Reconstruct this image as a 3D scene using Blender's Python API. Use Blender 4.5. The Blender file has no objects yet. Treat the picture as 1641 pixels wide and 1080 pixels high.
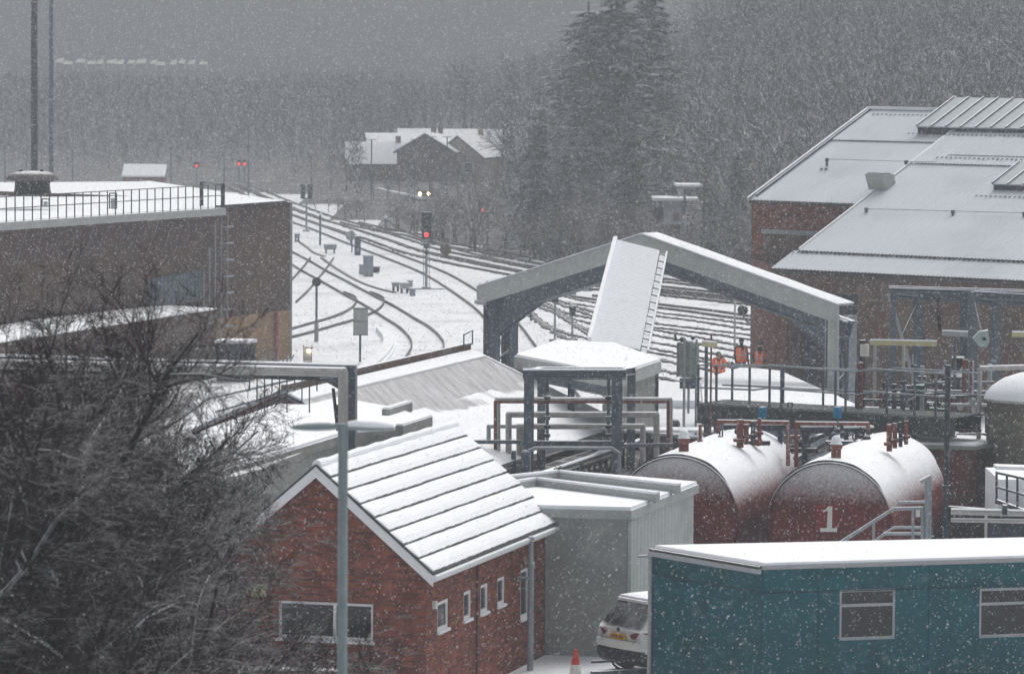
import bpy, math, random
import numpy as np
from mathutils import Vector, Matrix, Euler, noise
from mathutils.geometry import tessellate_polygon
R = math.radians
sc = bpy.context.scene
COL = sc.collection

# ------------------------------------------------------------ camera, sky, sun, exposure
CAM_H, FPX, PW, PH = 13.5, 7000.0, 1641.0, 1080.0
cam_d = bpy.data.cameras.new('camera'); cam = bpy.data.objects.new('camera', cam_d); COL.objects.link(cam)
cam_d.sensor_width = 36.0; cam_d.lens = FPX / PW * 36.0
cam_d.clip_start = 0.5; cam_d.clip_end = 6000
CAM_R = Euler((R(90) - math.atan(470 / FPX), 0, 0)).to_matrix() @ Matrix.Rotation(R(0.4), 3, 'Z')
CAM_P = Vector((0, 0, CAM_H))
cam.matrix_world = Matrix.Translation(CAM_P) @ CAM_R.to_4x4()
cam_d.dof.use_dof = True; cam_d.dof.focus_distance = 125; cam_d.dof.aperture_fstop = 3.4
sc.camera = cam

world = bpy.data.worlds.new('World'); sc.world = world; world.use_nodes = True
wn = world.node_tree; wn.nodes.clear()
sky = wn.nodes.new('ShaderNodeTexSky'); sky.sky_type = 'NISHITA'; sky.sun_disc = False
sky.sun_elevation = R(55); sky.sun_rotation = R(20); sky.air_density = 2.0; sky.dust_density = 6.0
hs = wn.nodes.new('ShaderNodeHueSaturation'); hs.inputs['Saturation'].default_value = 0.22
bgd = wn.nodes.new('ShaderNodeBackground'); bgd.inputs['Strength'].default_value = 0.10
wo = wn.nodes.new('ShaderNodeOutputWorld')
wn.links.new(sky.outputs[0], hs.inputs['Color'])
# heavy overcast: three times brighter overhead than at the horizon
wtc = wn.nodes.new('ShaderNodeTexCoord'); wsx = wn.nodes.new('ShaderNodeSeparateXYZ'); wmr = wn.nodes.new('ShaderNodeMapRange'); wvm = wn.nodes.new('ShaderNodeVectorMath')
wn.links.new(wtc.outputs['Generated'], wsx.inputs[0]); wn.links.new(wsx.outputs['Z'], wmr.inputs[0])
wmr.inputs[1].default_value = 0; wmr.inputs[2].default_value = 1; wmr.inputs[3].default_value = 1.0; wmr.inputs[4].default_value = 1.3
wvm.operation = 'SCALE'; wn.links.new(hs.outputs[0], wvm.inputs[0]); wn.links.new(wmr.outputs[0], wvm.inputs['Scale'])
wn.links.new(wvm.outputs[0], bgd.inputs['Color'])
wn.links.new(bgd.outputs[0], wo.inputs['Surface'])

sun_d = bpy.data.lights.new('sun', 'SUN'); sun = bpy.data.objects.new('sun', sun_d); COL.objects.link(sun)
sun_d.energy = 1.3; sun_d.angle = R(40); sun_d.color = (1.0, 0.97, 0.93)
sun.rotation_euler = (R(90 - 55), 0, R(180 - 20))
sc.view_settings.view_transform = 'Standard'; sc.view_settings.look = 'None'
sc.view_settings.exposure = 0.2; sc.view_settings.gamma = 1.0
sc.view_settings.use_curve_mapping = False
sc.cycles.use_denoising = True
sc.cycles.max_bounces = 6; sc.cycles.volume_bounces = 2; sc.cycles.diffuse_bounces = 3
sc.cycles.caustics_reflective = False; sc.cycles.caustics_refractive = False

# ------------------------------------------------------------ where a sight line meets the place
def ray(px, py):
    return CAM_R @ Vector(((px - PW / 2) / FPX, -(py - PH / 2) / FPX, -1.0))
def gp(px, py, z=0.0):
    d = ray(px, py); t = (z - CAM_H) / d.z
    return CAM_P + d * t
def at(px, py, Y):
    d = ray(px, py); return CAM_P + d * (Y / d.y)
def onwall(px, py, P0, dr):
    """(distance along the wall, height) where the sight line meets the vertical wall through P0 along dr"""
    d = ray(px, py); n = Vector((-dr[1], dr[0], 0))
    t = n.dot(Vector(P0) - CAM_P) / n.dot(d); q = CAM_P + d * t
    return (q - Vector(P0)).dot(Vector((dr[0], dr[1], 0))), q.z
def dirv(deg): return Vector((math.sin(R(deg)), math.cos(R(deg)), 0))      # 0 = away from camera, 90 = right
UP = Vector((0, 0, 1))

# ------------------------------------------------------------ materials
MATS = {}
def mat(name, color, rough=0.7, metal=0.0, snow=0.0, var=0.12, vscale=3.0, bump=0.0, bscale=20.0, emit=None,
        stain=None, brick=None, spec=0.15, trans=0.0, streak=None, snow_amt=1.0, snow_soft=0.12, frost=None):
    if name in MATS: return MATS[name]
    m = bpy.data.materials.new(name); MATS[name] = m; m.use_nodes = True
    nt = m.node_tree; N = nt.nodes; L = nt.links
    b = N['Principled BSDF']
    def nd(t, **k):
        n = N.new(t)
        for a, v in k.items(): n.inputs[a].default_value = v
        return n
    tc = N.new('ShaderNodeTexCoord')
    base = tuple(color) + (1,)
    nz = nd('ShaderNodeTexNoise', Scale=vscale, Detail=6.0, Roughness=0.65); L.new(tc.outputs['Object'], nz.inputs['Vector'])
    mr = N.new('ShaderNodeMapRange'); mr.inputs[1].default_value = 0.3; mr.inputs[2].default_value = 0.7
    mr.inputs[3].default_value = 1 - var; mr.inputs[4].default_value = 1 + var
    L.new(nz.outputs['Fac'], mr.inputs[0])
    vm = N.new('ShaderNodeVectorMath'); vm.operation = 'SCALE'; L.new(mr.outputs[0], vm.inputs['Scale'])
    if brick:
        bt = N.new('ShaderNodeTexBrick')
        L.new(tc.outputs['UV'], bt.inputs['Vector'])
        bt.inputs['Color1'].default_value = tuple(brick[0]) + (1,); bt.inputs['Color2'].default_value = tuple(brick[1]) + (1,)
        bt.inputs['Mortar'].default_value = tuple(brick[2]) + (1,)
        bt.inputs['Scale'].default_value = 1.0; bt.inputs['Mortar Size'].default_value = 0.007
        bt.inputs['Brick Width'].default_value = 0.225; bt.inputs['Row Height'].default_value = 0.075
        bt.inputs['Bias'].default_value = -0.1
        L.new(bt.outputs['Color'], vm.inputs[0])
    elif streak:
        mp = N.new('ShaderNodeMapping'); mp.inputs['Scale'].default_value = streak[0]
        L.new(tc.outputs['UV'], mp.inputs['Vector'])
        n2 = nd('ShaderNodeTexNoise', Scale=1.0, Detail=5.0, Roughness=0.6); L.new(mp.outputs[0], n2.inputs['Vector'])
        r2 = N.new('ShaderNodeMapRange'); r2.inputs[1].default_value = streak[2]; r2.inputs[2].default_value = streak[3]
        L.new(n2.outputs['Fac'], r2.inputs[0])
        mx = N.new('ShaderNodeMix'); mx.data_type = 'RGBA'; L.new(r2.outputs[0], mx.inputs[0])
        mx.inputs[6].default_value = base; mx.inputs[7].default_value = tuple(streak[1]) + (1,)
        L.new(mx.outputs[2], vm.inputs[0])
    elif stain:
        n2 = nd('ShaderNodeTexNoise', Scale=stain[1], Detail=8.0, Roughness=0.7); L.new(tc.outputs['Object'], n2.inputs['Vector'])
        r2 = N.new('ShaderNodeMapRange'); r2.inputs[1].default_value = 0.5; r2.inputs[2].default_value = 0.68
        L.new(n2.outputs['Fac'], r2.inputs[0])
        mx = N.new('ShaderNodeMix'); mx.data_type = 'RGBA'; L.new(r2.outputs[0], mx.inputs[0])
        mx.inputs[6].default_value = base; mx.inputs[7].default_value = tuple(stain[0]) + (1,)
        L.new(mx.outputs[2], vm.inputs[0])
    else:
        vm.inputs[0].default_value = base[:3]
    colout = vm.outputs[0]
    b.inputs['Roughness'].default_value = rough; b.inputs['Metallic'].default_value = metal
    b.inputs['Specular IOR Level'].default_value = spec
    if trans: b.inputs['Transmission Weight'].default_value = trans
    if snow:
        g = N.new('ShaderNodeNewGeometry'); sx = N.new('ShaderNodeSeparateXYZ'); L.new(g.outputs['Normal'], sx.inputs[0])
        n3 = nd('ShaderNodeTexNoise', Scale=9.0, Detail=9.0, Roughness=0.75); L.new(tc.outputs['Object'], n3.inputs['Vector'])
        ma = N.new('ShaderNodeMath'); ma.operation = 'MULTIPLY_ADD'; ma.inputs[1].default_value = 0.55
        L.new(n3.outputs['Fac'], ma.inputs[0]); L.new(sx.outputs['Z'], ma.inputs[2])
        r3 = N.new('ShaderNodeMapRange'); r3.inputs[1].default_value = snow + 0.275 - snow_soft; r3.inputs[2].default_value = snow + 0.275 + snow_soft
        r3.inputs[4].default_value = snow_amt
        L.new(ma.outputs[0], r3.inputs[0])
        ms = N.new('ShaderNodeMix'); ms.data_type = 'RGBA'; L.new(r3.outputs[0], ms.inputs[0])
        L.new(colout, ms.inputs[6]); ms.inputs[7].default_value = (0.84, 0.86, 0.9, 1)
        colout = ms.outputs[2]
        mr3 = N.new('ShaderNodeMix'); mr3.data_type = 'FLOAT'; L.new(r3.outputs[0], mr3.inputs[0])
        mr3.inputs[2].default_value = rough; mr3.inputs[3].default_value = 0.8; L.new(mr3.outputs[0], b.inputs['Roughness'])
        if metal:
            mr4 = N.new('ShaderNodeMix'); mr4.data_type = 'FLOAT'; L.new(r3.outputs[0], mr4.inputs[0])
            mr4.inputs[2].default_value = metal; mr4.inputs[3].default_value = 0.0; L.new(mr4.outputs[0], b.inputs['Metallic'])
    if frost:      # wind-driven snow stuck to the upper part of an upright face
        sz = N.new('ShaderNodeSeparateXYZ'); L.new(tc.outputs['Object'], sz.inputs[0])
        n4 = nd('ShaderNodeTexNoise', Scale=16.0, Detail=8.0, Roughness=0.8); L.new(tc.outputs['Object'], n4.inputs['Vector'])
        m4 = N.new('ShaderNodeMath'); m4.operation = 'MULTIPLY_ADD'; m4.inputs[1].default_value = 1.6; L.new(n4.outputs['Fac'], m4.inputs[0]); L.new(sz.outputs['Z'], m4.inputs[2])
        r4 = N.new('ShaderNodeMapRange'); r4.inputs[1].default_value = frost + 0.2; r4.inputs[2].default_value = frost + 1.0; r4.inputs[4].default_value = 0.72; L.new(m4.outputs[0], r4.inputs[0])
        m5 = N.new('ShaderNodeMix'); m5.data_type = 'RGBA'; L.new(r4.outputs[0], m5.inputs[0]); L.new(colout, m5.inputs[6]); m5.inputs[7].default_value = (0.8, 0.82, 0.86, 1); colout = m5.outputs[2]
    L.new(colout, b.inputs['Base Color'])
    if bump:
        nb = nd('ShaderNodeTexNoise', Scale=bscale, Detail=5.0); L.new(tc.outputs['Object'], nb.inputs['Vector'])
        bp = N.new('ShaderNodeBump'); bp.inputs['Strength'].default_value = 0.6; bp.inputs['Distance'].default_value = bump
        L.new(nb.outputs['Fac'], bp.inputs['Height']); L.new(bp.outputs[0], b.inputs['Normal'])
    if emit:
        b.inputs['Emission Color'].default_value = tuple(emit[0]) + (1,); b.inputs['Emission Strength'].default_value = emit[1]
    return m

SNOW = mat('snow', (0.84, 0.86, 0.9), 0.85, var=0.03, vscale=1.5, bump=0.01, bscale=6, spec=0.25)
STEEL = mat('blue_grey_steel', (0.085, 0.11, 0.135), 0.55, 0.2, snow=0.72, var=0.25, vscale=6)
STEEL_D = mat('dark_steel', (0.035, 0.045, 0.055), 0.6, 0.2, snow=0.72, var=0.3, vscale=6)
GALV = mat('galvanised_steel', (0.27, 0.31, 0.33), 0.5, 0.3, snow=0.72, var=0.15, vscale=5)
LAG = mat('pale_pipe_lagging', (0.36, 0.35, 0.34), 0.6, snow=0.45, var=0.15, vscale=4)
RUST = mat('red_oxide_pipe', (0.17, 0.055, 0.04), 0.65, snow=0.5, var=0.35, vscale=8)
CONC = mat('concrete', (0.26, 0.27, 0.25), 0.85, snow=0.75, var=0.18, vscale=2.5, bump=0.004, stain=((0.17, 0.18, 0.16), 1.3))
CONC_L = mat('light_fascia', (0.37, 0.39, 0.385), 0.7, snow=0.75, var=0.12, vscale=3)
PALE = mat('pale_cladding', (0.43, 0.46, 0.45), 0.6, snow=0.75, var=0.07, vscale=1.2, stain=((0.36, 0.4, 0.38), 0.9))
GREYW = mat('grey_render', (0.3, 0.315, 0.305), 0.8, snow=0.75, var=0.15, vscale=1.5, stain=((0.36, 0.38, 0.36), 0.8))
BRICK = mat('red_brick', (0.2, 0.06, 0.045), 0.85, snow=0.85, var=0.4, vscale=3.5,
            brick=((0.23, 0.058, 0.034), (0.085, 0.024, 0.018), (0.12, 0.08, 0.065)))
BRICK_F = mat('dull_brick', (0.15, 0.07, 0.055), 0.9, snow=0.85, var=0.2, vscale=0.9,
              brick=((0.15, 0.05, 0.04), (0.11, 0.04, 0.035), (0.12, 0.08, 0.07)))
BROWN = mat('brown_cladding', (0.085, 0.052, 0.04), 0.85, snow=0.85, var=0.25, vscale=0.5, stain=((0.055, 0.036, 0.03), 0.3))
BROWN_R = mat('brown_grey_panel', (0.13, 0.09, 0.07), 0.85, snow=0.85, var=0.3, vscale=0.8, stain=((0.14, 0.05, 0.035), 0.5))
TAN = mat('tan_brick', (0.27, 0.17, 0.09), 0.9, snow=0.85, var=0.15, vscale=1.5)
TEAL = mat('teal_cladding', (0.0, 0.078, 0.098), 0.6, snow=0.85, var=0.25, vscale=1.0, stain=((0.0, 0.048, 0.064), 0.9))
TRIM = mat('grey_trim', (0.33, 0.35, 0.37), 0.6, snow=0.8, var=0.08)
WHITE = mat('white_upvc', (0.72, 0.73, 0.75), 0.45, snow=0.8, var=0.04)
GLASS = mat('dark_window_glass', (0.008, 0.01, 0.014), 0.1, var=0.5, vscale=2, spec=0.3)
SLATE = mat('wet_slate', (0.06, 0.06, 0.06), 0.7, var=0.3, vscale=6)
TANKR = mat('tank_red_paint', (0.115, 0.016, 0.014), 0.6, snow=0.42, var=0.35, vscale=1.4, stain=((0.06, 0.015, 0.013), 2.0), snow_soft=0.22)
TANKF = mat('tank_end_red_paint', (0.115, 0.016, 0.014), 0.6, var=0.35, vscale=1.4, stain=((0.06, 0.015, 0.013), 2.0), frost=2.65)
TANKN = mat('fresh_red_paint', (0.18, 0.018, 0.02), 0.6, var=0.12, vscale=3)
PAINTW = mat('white_paint', (0.62, 0.62, 0.58), 0.6, var=0.1, vscale=9)
BLUE = mat('blue_actuator', (0.01, 0.19, 0.36), 0.45, snow=0.8, var=0.1)
YEL = mat('pale_yellow_lamp', (0.5, 0.47, 0.26), 0.5, snow=0.8, var=0.08)
GREENT = mat('green_grp', (0.012, 0.085, 0.065), 0.6, snow=0.8, var=0.2)
BLACK = mat('black_plastic', (0.012, 0.013, 0.015), 0.55, snow=0.85, var=0.3)
RAILM = mat('rail_steel', (0.07, 0.063, 0.06), 0.5, 0.3, var=0.25, vscale=2)
SLEEP = mat('sleeper', (0.03, 0.027, 0.026), 0.9, snow=0.9, snow_amt=0.5, var=0.35, vscale=3)
BARK = mat('dark_bark', (0.014, 0.011, 0.011), 0.9, snow=0.62, snow_amt=0.85, var=0.3, vscale=10)
TWIG = mat('twig_bark', (0.02, 0.0125, 0.012), 0.9, snow=0.75, snow_amt=0.34, var=0.3, vscale=4)
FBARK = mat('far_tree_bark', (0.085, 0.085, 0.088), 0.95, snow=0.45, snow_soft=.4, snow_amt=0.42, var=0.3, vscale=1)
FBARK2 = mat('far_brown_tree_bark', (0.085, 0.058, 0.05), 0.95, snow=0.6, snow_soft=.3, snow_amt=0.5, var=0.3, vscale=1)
NEEDLE = mat('conifer_needles', (0.022, 0.034, 0.03), 0.9, snow=0.8, snow_soft=.3, snow_amt=0.45, var=0.4, vscale=2)
SIGRED = mat('red_signal_light', (0.5, 0.02, 0.02), 0.4, emit=((1.0, 0.03, 0.025), 3.5))
LAMPW = mat('warm_lamp_light', (1, 0.9, 0.7), 0.4, emit=((1.0, 0.74, 0.42), 11))
HIVIS = mat('orange_hi_vis_fabric', (1.0, 0.17, 0.045), 0.75, snow=1.2, var=0.12, vscale=9)
HIREF = mat('silver_reflective_tape', (0.55, 0.55, 0.5), 0.4, var=0.1)
NAVY = mat('dark_workwear', (0.02, 0.024, 0.03), 0.9, var=0.3, vscale=6)
SKIN = mat('skin', (0.42, 0.24, 0.18), 0.6, var=0.06)
CARW = mat('white_car_paint', (0.62, 0.63, 0.6), 0.25, var=0.02, snow=0.7)
CARL = mat('red_car_light', (0.12, 0.008, 0.012), 0.25, var=0.2, vscale=20)
PLATE = mat('yellow_number_plate', (0.62, 0.3, 0.02), 0.5, var=0.05)
PINK = mat('faded_pink_pipe', (0.3, 0.08, 0.1), 0.6, var=0.15)
COWL = mat('pinkish_roof_cowl', (0.13, 0.1, 0.1), 0.8, snow=0.9, var=0.2)
CREAM = mat('cream_render', (0.42, 0.36, 0.31), 0.85, snow=0.85, var=0.1)
BLUEG = mat('translucent_blue_grey_sheet', (0.1, 0.125, 0.14), 0.5, var=0.25, vscale=1.5)
SLUSH = mat('streaked_thin_snow', (0.7, 0.71, 0.74), 0.85, var=0.05, vscale=2,
            streak=((5.0, 0.5, 1), (0.42, 0.395, 0.4), 0.38, 0.66), spec=0.25)
CRUST = mat('ridged_roof_snow', (0.62, 0.66, 0.71), 0.85, var=0.05, vscale=0.4, stain=((0.52, 0.56, 0.6), 0.25), spec=0.25)
GRIT = mat('ballast_specks', (0.12, 0.11, 0.105), 0.95, var=0.4, vscale=4)
SCRUB = mat('dead_scrub', (0.14, 0.1, 0.07), 0.95, snow=0.6, snow_amt=0.7, var=0.35, vscale=2)

# ------------------------------------------------------------ mesh builder and object helpers
class MB:
    def __init__(s): s.v = []; s.f = []; s.m = []
    def add(s, vs, fs, mi=0):
        b = len(s.v); s.v += [tuple(v) for v in vs]
        s.f += [tuple(b + i for i in f) for f in fs]; s.m += [mi] * len(fs); return s
    def quad(s, a, b, c, d, mi=0): return s.add([a, b, c, d], [(0, 1, 2, 3)], mi)
    def prism(s, poly, h, mi=0, mtop=None):
        """poly: points counter-clockwise from above; h: vector or height added to make the top"""
        if not isinstance(h, Vector): h = Vector((0, 0, h))
        n = len(poly); P = [Vector(p) for p in poly]
        vs = P + [p + h for p in P]; b = len(s.v)
        s.v += [tuple(v) for v in vs]
        tr = tessellate_polygon([P])
        nn = Vector((0, 0, 0))
        for i in range(n): nn += P[i].cross(P[(i + 1) % n])
        flip = nn.dot(h) < 0
        for t in tr:
            t = tuple(t); a, bb, c = (P[i] for i in t)
            up = (bb - a).cross(c - a).dot(h) > 0
            tt = t if up else t[::-1]
            s.f.append(tuple(b + n + i for i in tt)); s.m.append(mi if mtop is None else mtop)
            s.f.append(tuple(b + i for i in tt[::-1])); s.m.append(mi)
        for i in range(n):
            j = (i + 1) % n
            q = (b + i, b + j, b + n + j, b + n + i)
            s.f.append(q[::-1] if flip else q); s.m.append(mi)
        return s
    def box(s, c, sx, sy, sz, d=Vector((1, 0, 0)), mi=0):
        """centre of the base c, size sx along d, sy across, sz up"""
        d = Vector(d).normalized(); n = Vector((-d.y, d.x, 0)); c = Vector(c)
        p = [c + d * (a * sx / 2) + n * (bb * sy / 2) for a, bb in ((-1, -1), (1, -1), (1, 1), (-1, 1))]
        return s.prism(p, sz, mi)
    def beam(s, a, b, w, h, mi=0, up=UP):
        a = Vector(a); b = Vector(b); d = (b - a).normalized()
        sd = d.cross(up)
        if sd.length < 1e-3: sd = Vector((1, 0, 0))
        sd.normalize(); u = sd.cross(d).normalized()
        p = [a + sd * (x * w / 2) + u * (y * h / 2) for x, y in ((-1, -1), (1, -1), (1, 1), (-1, 1))]
        q = [v + (b - a) for v in p]
        return s.add(p + q, [(0, 1, 2, 3), (7, 6, 5, 4), (0, 4, 5, 1), (1, 5, 6, 2), (2, 6, 7, 3), (3, 7, 4, 0)], mi)
    def ibeam(s, a, b, w, h, mi=0, t=0.025, up=UP):
        a = Vector(a); b = Vector(b); d = (b - a).normalized(); sd = d.cross(up)
        if sd.length < 1e-3: sd = Vector((1, 0, 0))
        sd.normalize(); u = sd.cross(d).normalized()
        s.beam(a + u * (h / 2 - t / 2), b + u * (h / 2 - t / 2), w, t, mi, up)
        s.beam(a - u * (h / 2 - t / 2), b - u * (h / 2 - t / 2), w, t, mi, up)
        s.beam(a, b, t, h - 2 * t, mi, up); return s
    def tube(s, a, b, r, n=8, mi=0, r2=None, cap=True):
        a = Vector(a); b = Vector(b); d = b - a
        if d.length < 1e-6: return s
        d.normalize(); t = Vector((0, 0, 1)) if abs(d.z) < 0.9 else Vector((1, 0, 0))
        x = d.cross(t).normalized(); y = d.cross(x); r2 = r if r2 is None else r2
        vs = []; 
        for p, rr in ((a, r), (b, r2)):
            for i in range(n):
                an = 2 * math.pi * i / n; vs.append(p + x * (math.cos(an) * rr) + y * (math.sin(an) * rr))
        fs = [(i, i + n, (i + 1) % n + n, (i + 1) % n) for i in range(n)]
        if cap: fs += [tuple(range(n)), tuple(range(2 * n - 1, n - 1, -1))]
        return s.add(vs, fs, mi)
    def path(s, pts, r, n=8, mi=0):
        pts = [Vector(p) for p in pts]
        for a, b in zip(pts, pts[1:]): s.tube(a, b, r, n, mi)
        for p in pts[1:-1]: s.ball(p, r * 1.04, 6, 4, mi)
        return s
    def ball(s, c, r, nu=10, nv=6, mi=0, sz=1.0):
        return s.lathe(c, [(r * math.sin(math.pi * j / nv), -r * sz * math.cos(math.pi * j / nv)) for j in range(nv + 1)], nu, mi)
    def lathe(s, c, prof, n=16, mi=0, axis=UP):
        c = Vector(c); axis = Vector(axis).normalized()
        t = Vector((0, 0, 1)) if abs(axis.z) < 0.9 else Vector((1, 0, 0))
        x = axis.cross(t).normalized(); y = axis.cross(x)
        vs = []; fs = []
        for r, h in prof:
            for i in range(n):
                a = 2 * math.pi * i / n; vs.append(c + x * (r * math.cos(a)) + y * (r * math.sin(a)) + axis * h)
        for j in range(len(prof) - 1):
            for i in range(n):
                k = (i + 1) % n; fs.append((j * n + i, j * n + k, (j + 1) * n + k, (j + 1) * n + i)[::-1])
        return s.add(vs, fs, mi)

def obj(name, mb, mats, parent=None, smooth=False, label=None, loc=None):
    me = bpy.data.meshes.new(name)
    off = Vector((0, 0, 0))
    if parent is not None: off = Vector(parent.get('_o', (0, 0, 0)))
    elif loc is not None: off = Vector(loc)
    vs = np.array(mb.v, dtype=np.float64).reshape(-1, 3)
    uvn = vs
    me.from_pydata((vs - np.array(off)).tolist(), [], mb.f)
    if not isinstance(mats, (list, tuple)): mats = [mats]
    for m in mats: me.materials.append(m)
    if len(mats) > 1: me.polygons.foreach_set('material_index', mb.m)
    if len(mb.f) < 60000:
        uv = me.uv_layers.new(name='uv'); me.update()
        for p in me.polygons:
            n = p.normal
            h = Vector((-n.y, n.x, 0))
            if h.length < 0.2: h = Vector((1, 0, 0)); k = Vector((0, 1, 0))
            else: h.normalize(); k = n.cross(h); k = k if k.z > 0 else -k
            for li in p.loop_indices:
                v = me.vertices[me.loops[li].vertex_index].co + off
                uv.data[li].uv = (v.dot(h), v.dot(k))
    if smooth: me.polygons.foreach_set('use_smooth', [True] * len(me.polygons))
    me.update()
    o = bpy.data.objects.new(name, me); COL.objects.link(o)
    if parent is not None:
        o.parent = parent; o['_o'] = tuple(off)
    elif loc is not None:
        o.location = off; o['_o'] = tuple(off)
    if label: o['label'] = label
    return o
def thing(name, label, cat, loc=(0, 0, 0), group=None):
    o = bpy.data.objects.new(name, None); COL.objects.link(o); o.location = loc; o['_o'] = tuple(loc)
    o.empty_display_size = 0.3
    o['label'] = label; o['category'] = cat
    if group: o['group'] = group
    return o
def tag(o, label, cat, group=None):
    o['label'] = label; o['category'] = cat
    if group: o['group'] = group
    return o
def structure(o): o['kind'] = 'structure'; return o
def stuff(o): o['kind'] = 'stuff'; return o
def copy_tree(o, loc, label=None, rz=0.0, scale=1.0):
    c = o.copy(); COL.objects.link(c); c.location = loc; c.rotation_euler = (0, 0, rz); c.scale = (scale,) * 3
    if label: c['label'] = label
    for ch in o.children:
        d = ch.copy(); COL.objects.link(d); d.parent = c
        for g in ch.children:
            e = g.copy(); COL.objects.link(e); e.parent = d
    return c
def snow_slab(mb, A, B, C, D, h=0.07, nu=12, nv=6, jit=0.03, seed=0, mi=0):
    """a lumpy blanket of snow over the quad A B C D (A-B the low edge)"""
    A, B, C, D = map(Vector, (A, B, C, D)); rnd = random.Random(seed)
    nrm = (B - A).cross(D - A).normalized()
    if nrm.z < 0: nrm = -nrm
    eu = (B - A).normalized(); ev = (D - A).normalized()
    vs = []; b0 = []
    for j in range(nv + 1):
        for i in range(nu + 1):
            u = i / nu; v = j / nv
            p = A.lerp(B, u).lerp(D.lerp(C, u), v)
            edge = (i in (0, nu)) or (j in (0, nv))
            if j == 0: p = p - ev * rnd.uniform(-jit, jit)
            if i == 0 or i == nu: p = p + eu * rnd.uniform(-jit, jit) * 0.5
            hh = h * (0.55 if edge else 1) + 0.25 * h * noise.noise(p * 0.9)
            b0.append(p + nrm * 0.003); vs.append(p + nrm * hh)
    n = len(vs); W = nu + 1; fs = []
    ccw = (B - A).cross(D - A).z > 0
    for j in range(nv):
        for i in range(nu):
            q = (j * W + i, j * W + i + 1, (j + 1) * W + i + 1, (j + 1) * W + i); fs.append(q if ccw else q[::-1])
    rim = [i for i in range(nu)] + [j * W + nu for j in range(nv)] + [nv * W + i for i in range(nu, 0, -1)] + [j * W for j in range(nv, 0, -1)]
    for a, bb in zip(rim, rim[1:] + rim[:1]):
        q = (n + a, n + bb, bb, a); fs.append(q if ccw else q[::-1])
    return mb.add(vs + b0, fs, mi)
def corrug(mb, A, B, C, D, pitch, amp, nv=1, mi=0):
    """corrugated sheet over the quad, ridges running from A-B up to D-C"""
    A, B, C, D = map(Vector, (A, B, C, D)); nrm = (B - A).cross(D - A).normalized()
    if nrm.z < 0: nrm = -nrm
    n = max(4, int((B - A).length / pitch) * 4); pr = (0, 1, 1, 0)
    vs = []
    for j in range(nv + 1):
        for i in range(n + 1):
            u = i / n; vs.append(A.lerp(B, u).lerp(D.lerp(C, u), j / nv) + nrm * amp * pr[i % 4])
    W = n + 1; ccw = (B - A).cross(D - A).z > 0; fs = []
    for j in range(nv):
        for i in range(n):
            q = (j * W + i, j * W + i + 1, (j + 1) * W + i + 1, (j + 1) * W + i); fs.append(q if ccw else q[::-1])
    return mb.add(vs, fs, mi)
def wall(mb, P0, dr, length, z0, z1, holes=(), mi=0, depth=0.12, flip=False):
    """a vertical wall face from P0 along dr with real openings and reveals; outward normal is dr x up (flip reverses)"""
    P0 = Vector(P0); dr = Vector(dr); n = dr.cross(UP)
    if flip: n = -n
    us = sorted({0, length, *[h[0] for h in holes], *[h[2] for h in holes]})
    zs = sorted({z0, z1, *[h[1] for h in holes], *[h[3] for h in holes]})
    pt = lambda u, z, d=0: Vector((P0.x, P0.y, 0)) + dr * u + UP * z - n * d
    for u0, u1 in zip(us, us[1:]):
        for a, b in zip(zs, zs[1:]):
            cu, cz = (u0 + u1) / 2, (a + b) / 2
            if any(h[0] < cu < h[2] and h[1] < cz < h[3] for h in holes): continue
            q = [pt(u0, a), pt(u1, a), pt(u1, b), pt(u0, b)]
            mb.quad(*(q[::-1] if flip else q), mi)
    for h in holes:
        c = [(h[0], h[1]), (h[2], h[1]), (h[2], h[3]), (h[0], h[3])]
        for (a, b), (e, f) in zip(c, c[1:] + c[:1]): mb.quad(pt(a, b), pt(e, f), pt(e, f, depth), pt(a, b, depth), mi)
    return mb
def window(parent, P0, dr, hole, flip=False, fw=0.05, bars_u=(), bars_z=(), depth=0.09, sill=True, frame=None):
    frame = frame or WHITE
    P0 = Vector(P0); dr = Vector(dr); n = dr.cross(UP); n = -n if flip else n
    pt = lambda u, z, d=0: Vector((P0.x, P0.y, 0)) + dr * u + UP * z - n * d
    u0, z0, u1, z1 = hole; m = MB(); d = depth
    def bar(a, b, c, e):
        m.prism([pt(a, b, d), pt(c, b, d), pt(c, b, d + .05), pt(a, b, d + .05)][::(1 if n.y < 0 else -1)], e - b)
    bar(u0, z0, u0 + fw, z1); bar(u1 - fw, z0, u1, z1)
    bar(u0 + fw, z0, u1 - fw, z0 + fw); bar(u0 + fw, z1 - fw, u1 - fw, z1)
    for x in bars_u: bar(x - fw / 2, z0 + fw, x + fw / 2, z1 - fw)
    for z in bars_z: bar(u0 + fw, z - fw / 2, u1 - fw, z + fw / 2)
    f = obj('window', m, frame, parent)
    cu = sorted([u0 + fw] + [x for x in bars_u] + [u1 - fw]); cz = sorted([z0 + fw] + list(bars_z) + [z1 - fw])
    for a, b in zip(cu, cu[1:]):
        for c, e in zip(cz, cz[1:]):
            g = MB(); q = [pt(a, c, d + .03), pt(b, c, d + .03), pt(b, e, d + .03), pt(a, e, d + .03)]
            g.quad(*(q if not flip else q[::-1])); obj('pane', g, GLASS, f)
    if sill:
        g = MB(); a = pt(u0 - .04, z0 - .06, d + .05); b = pt(u1 + .04, z0 - .06, d + .05); c = pt(u1 + .04, z0 - .06, -.05); e = pt(u0 - .04, z0 - .06, -.05)
        g.prism([e, c, b, a], 0.055); obj('sill', g, frame, f)
    return f

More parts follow.
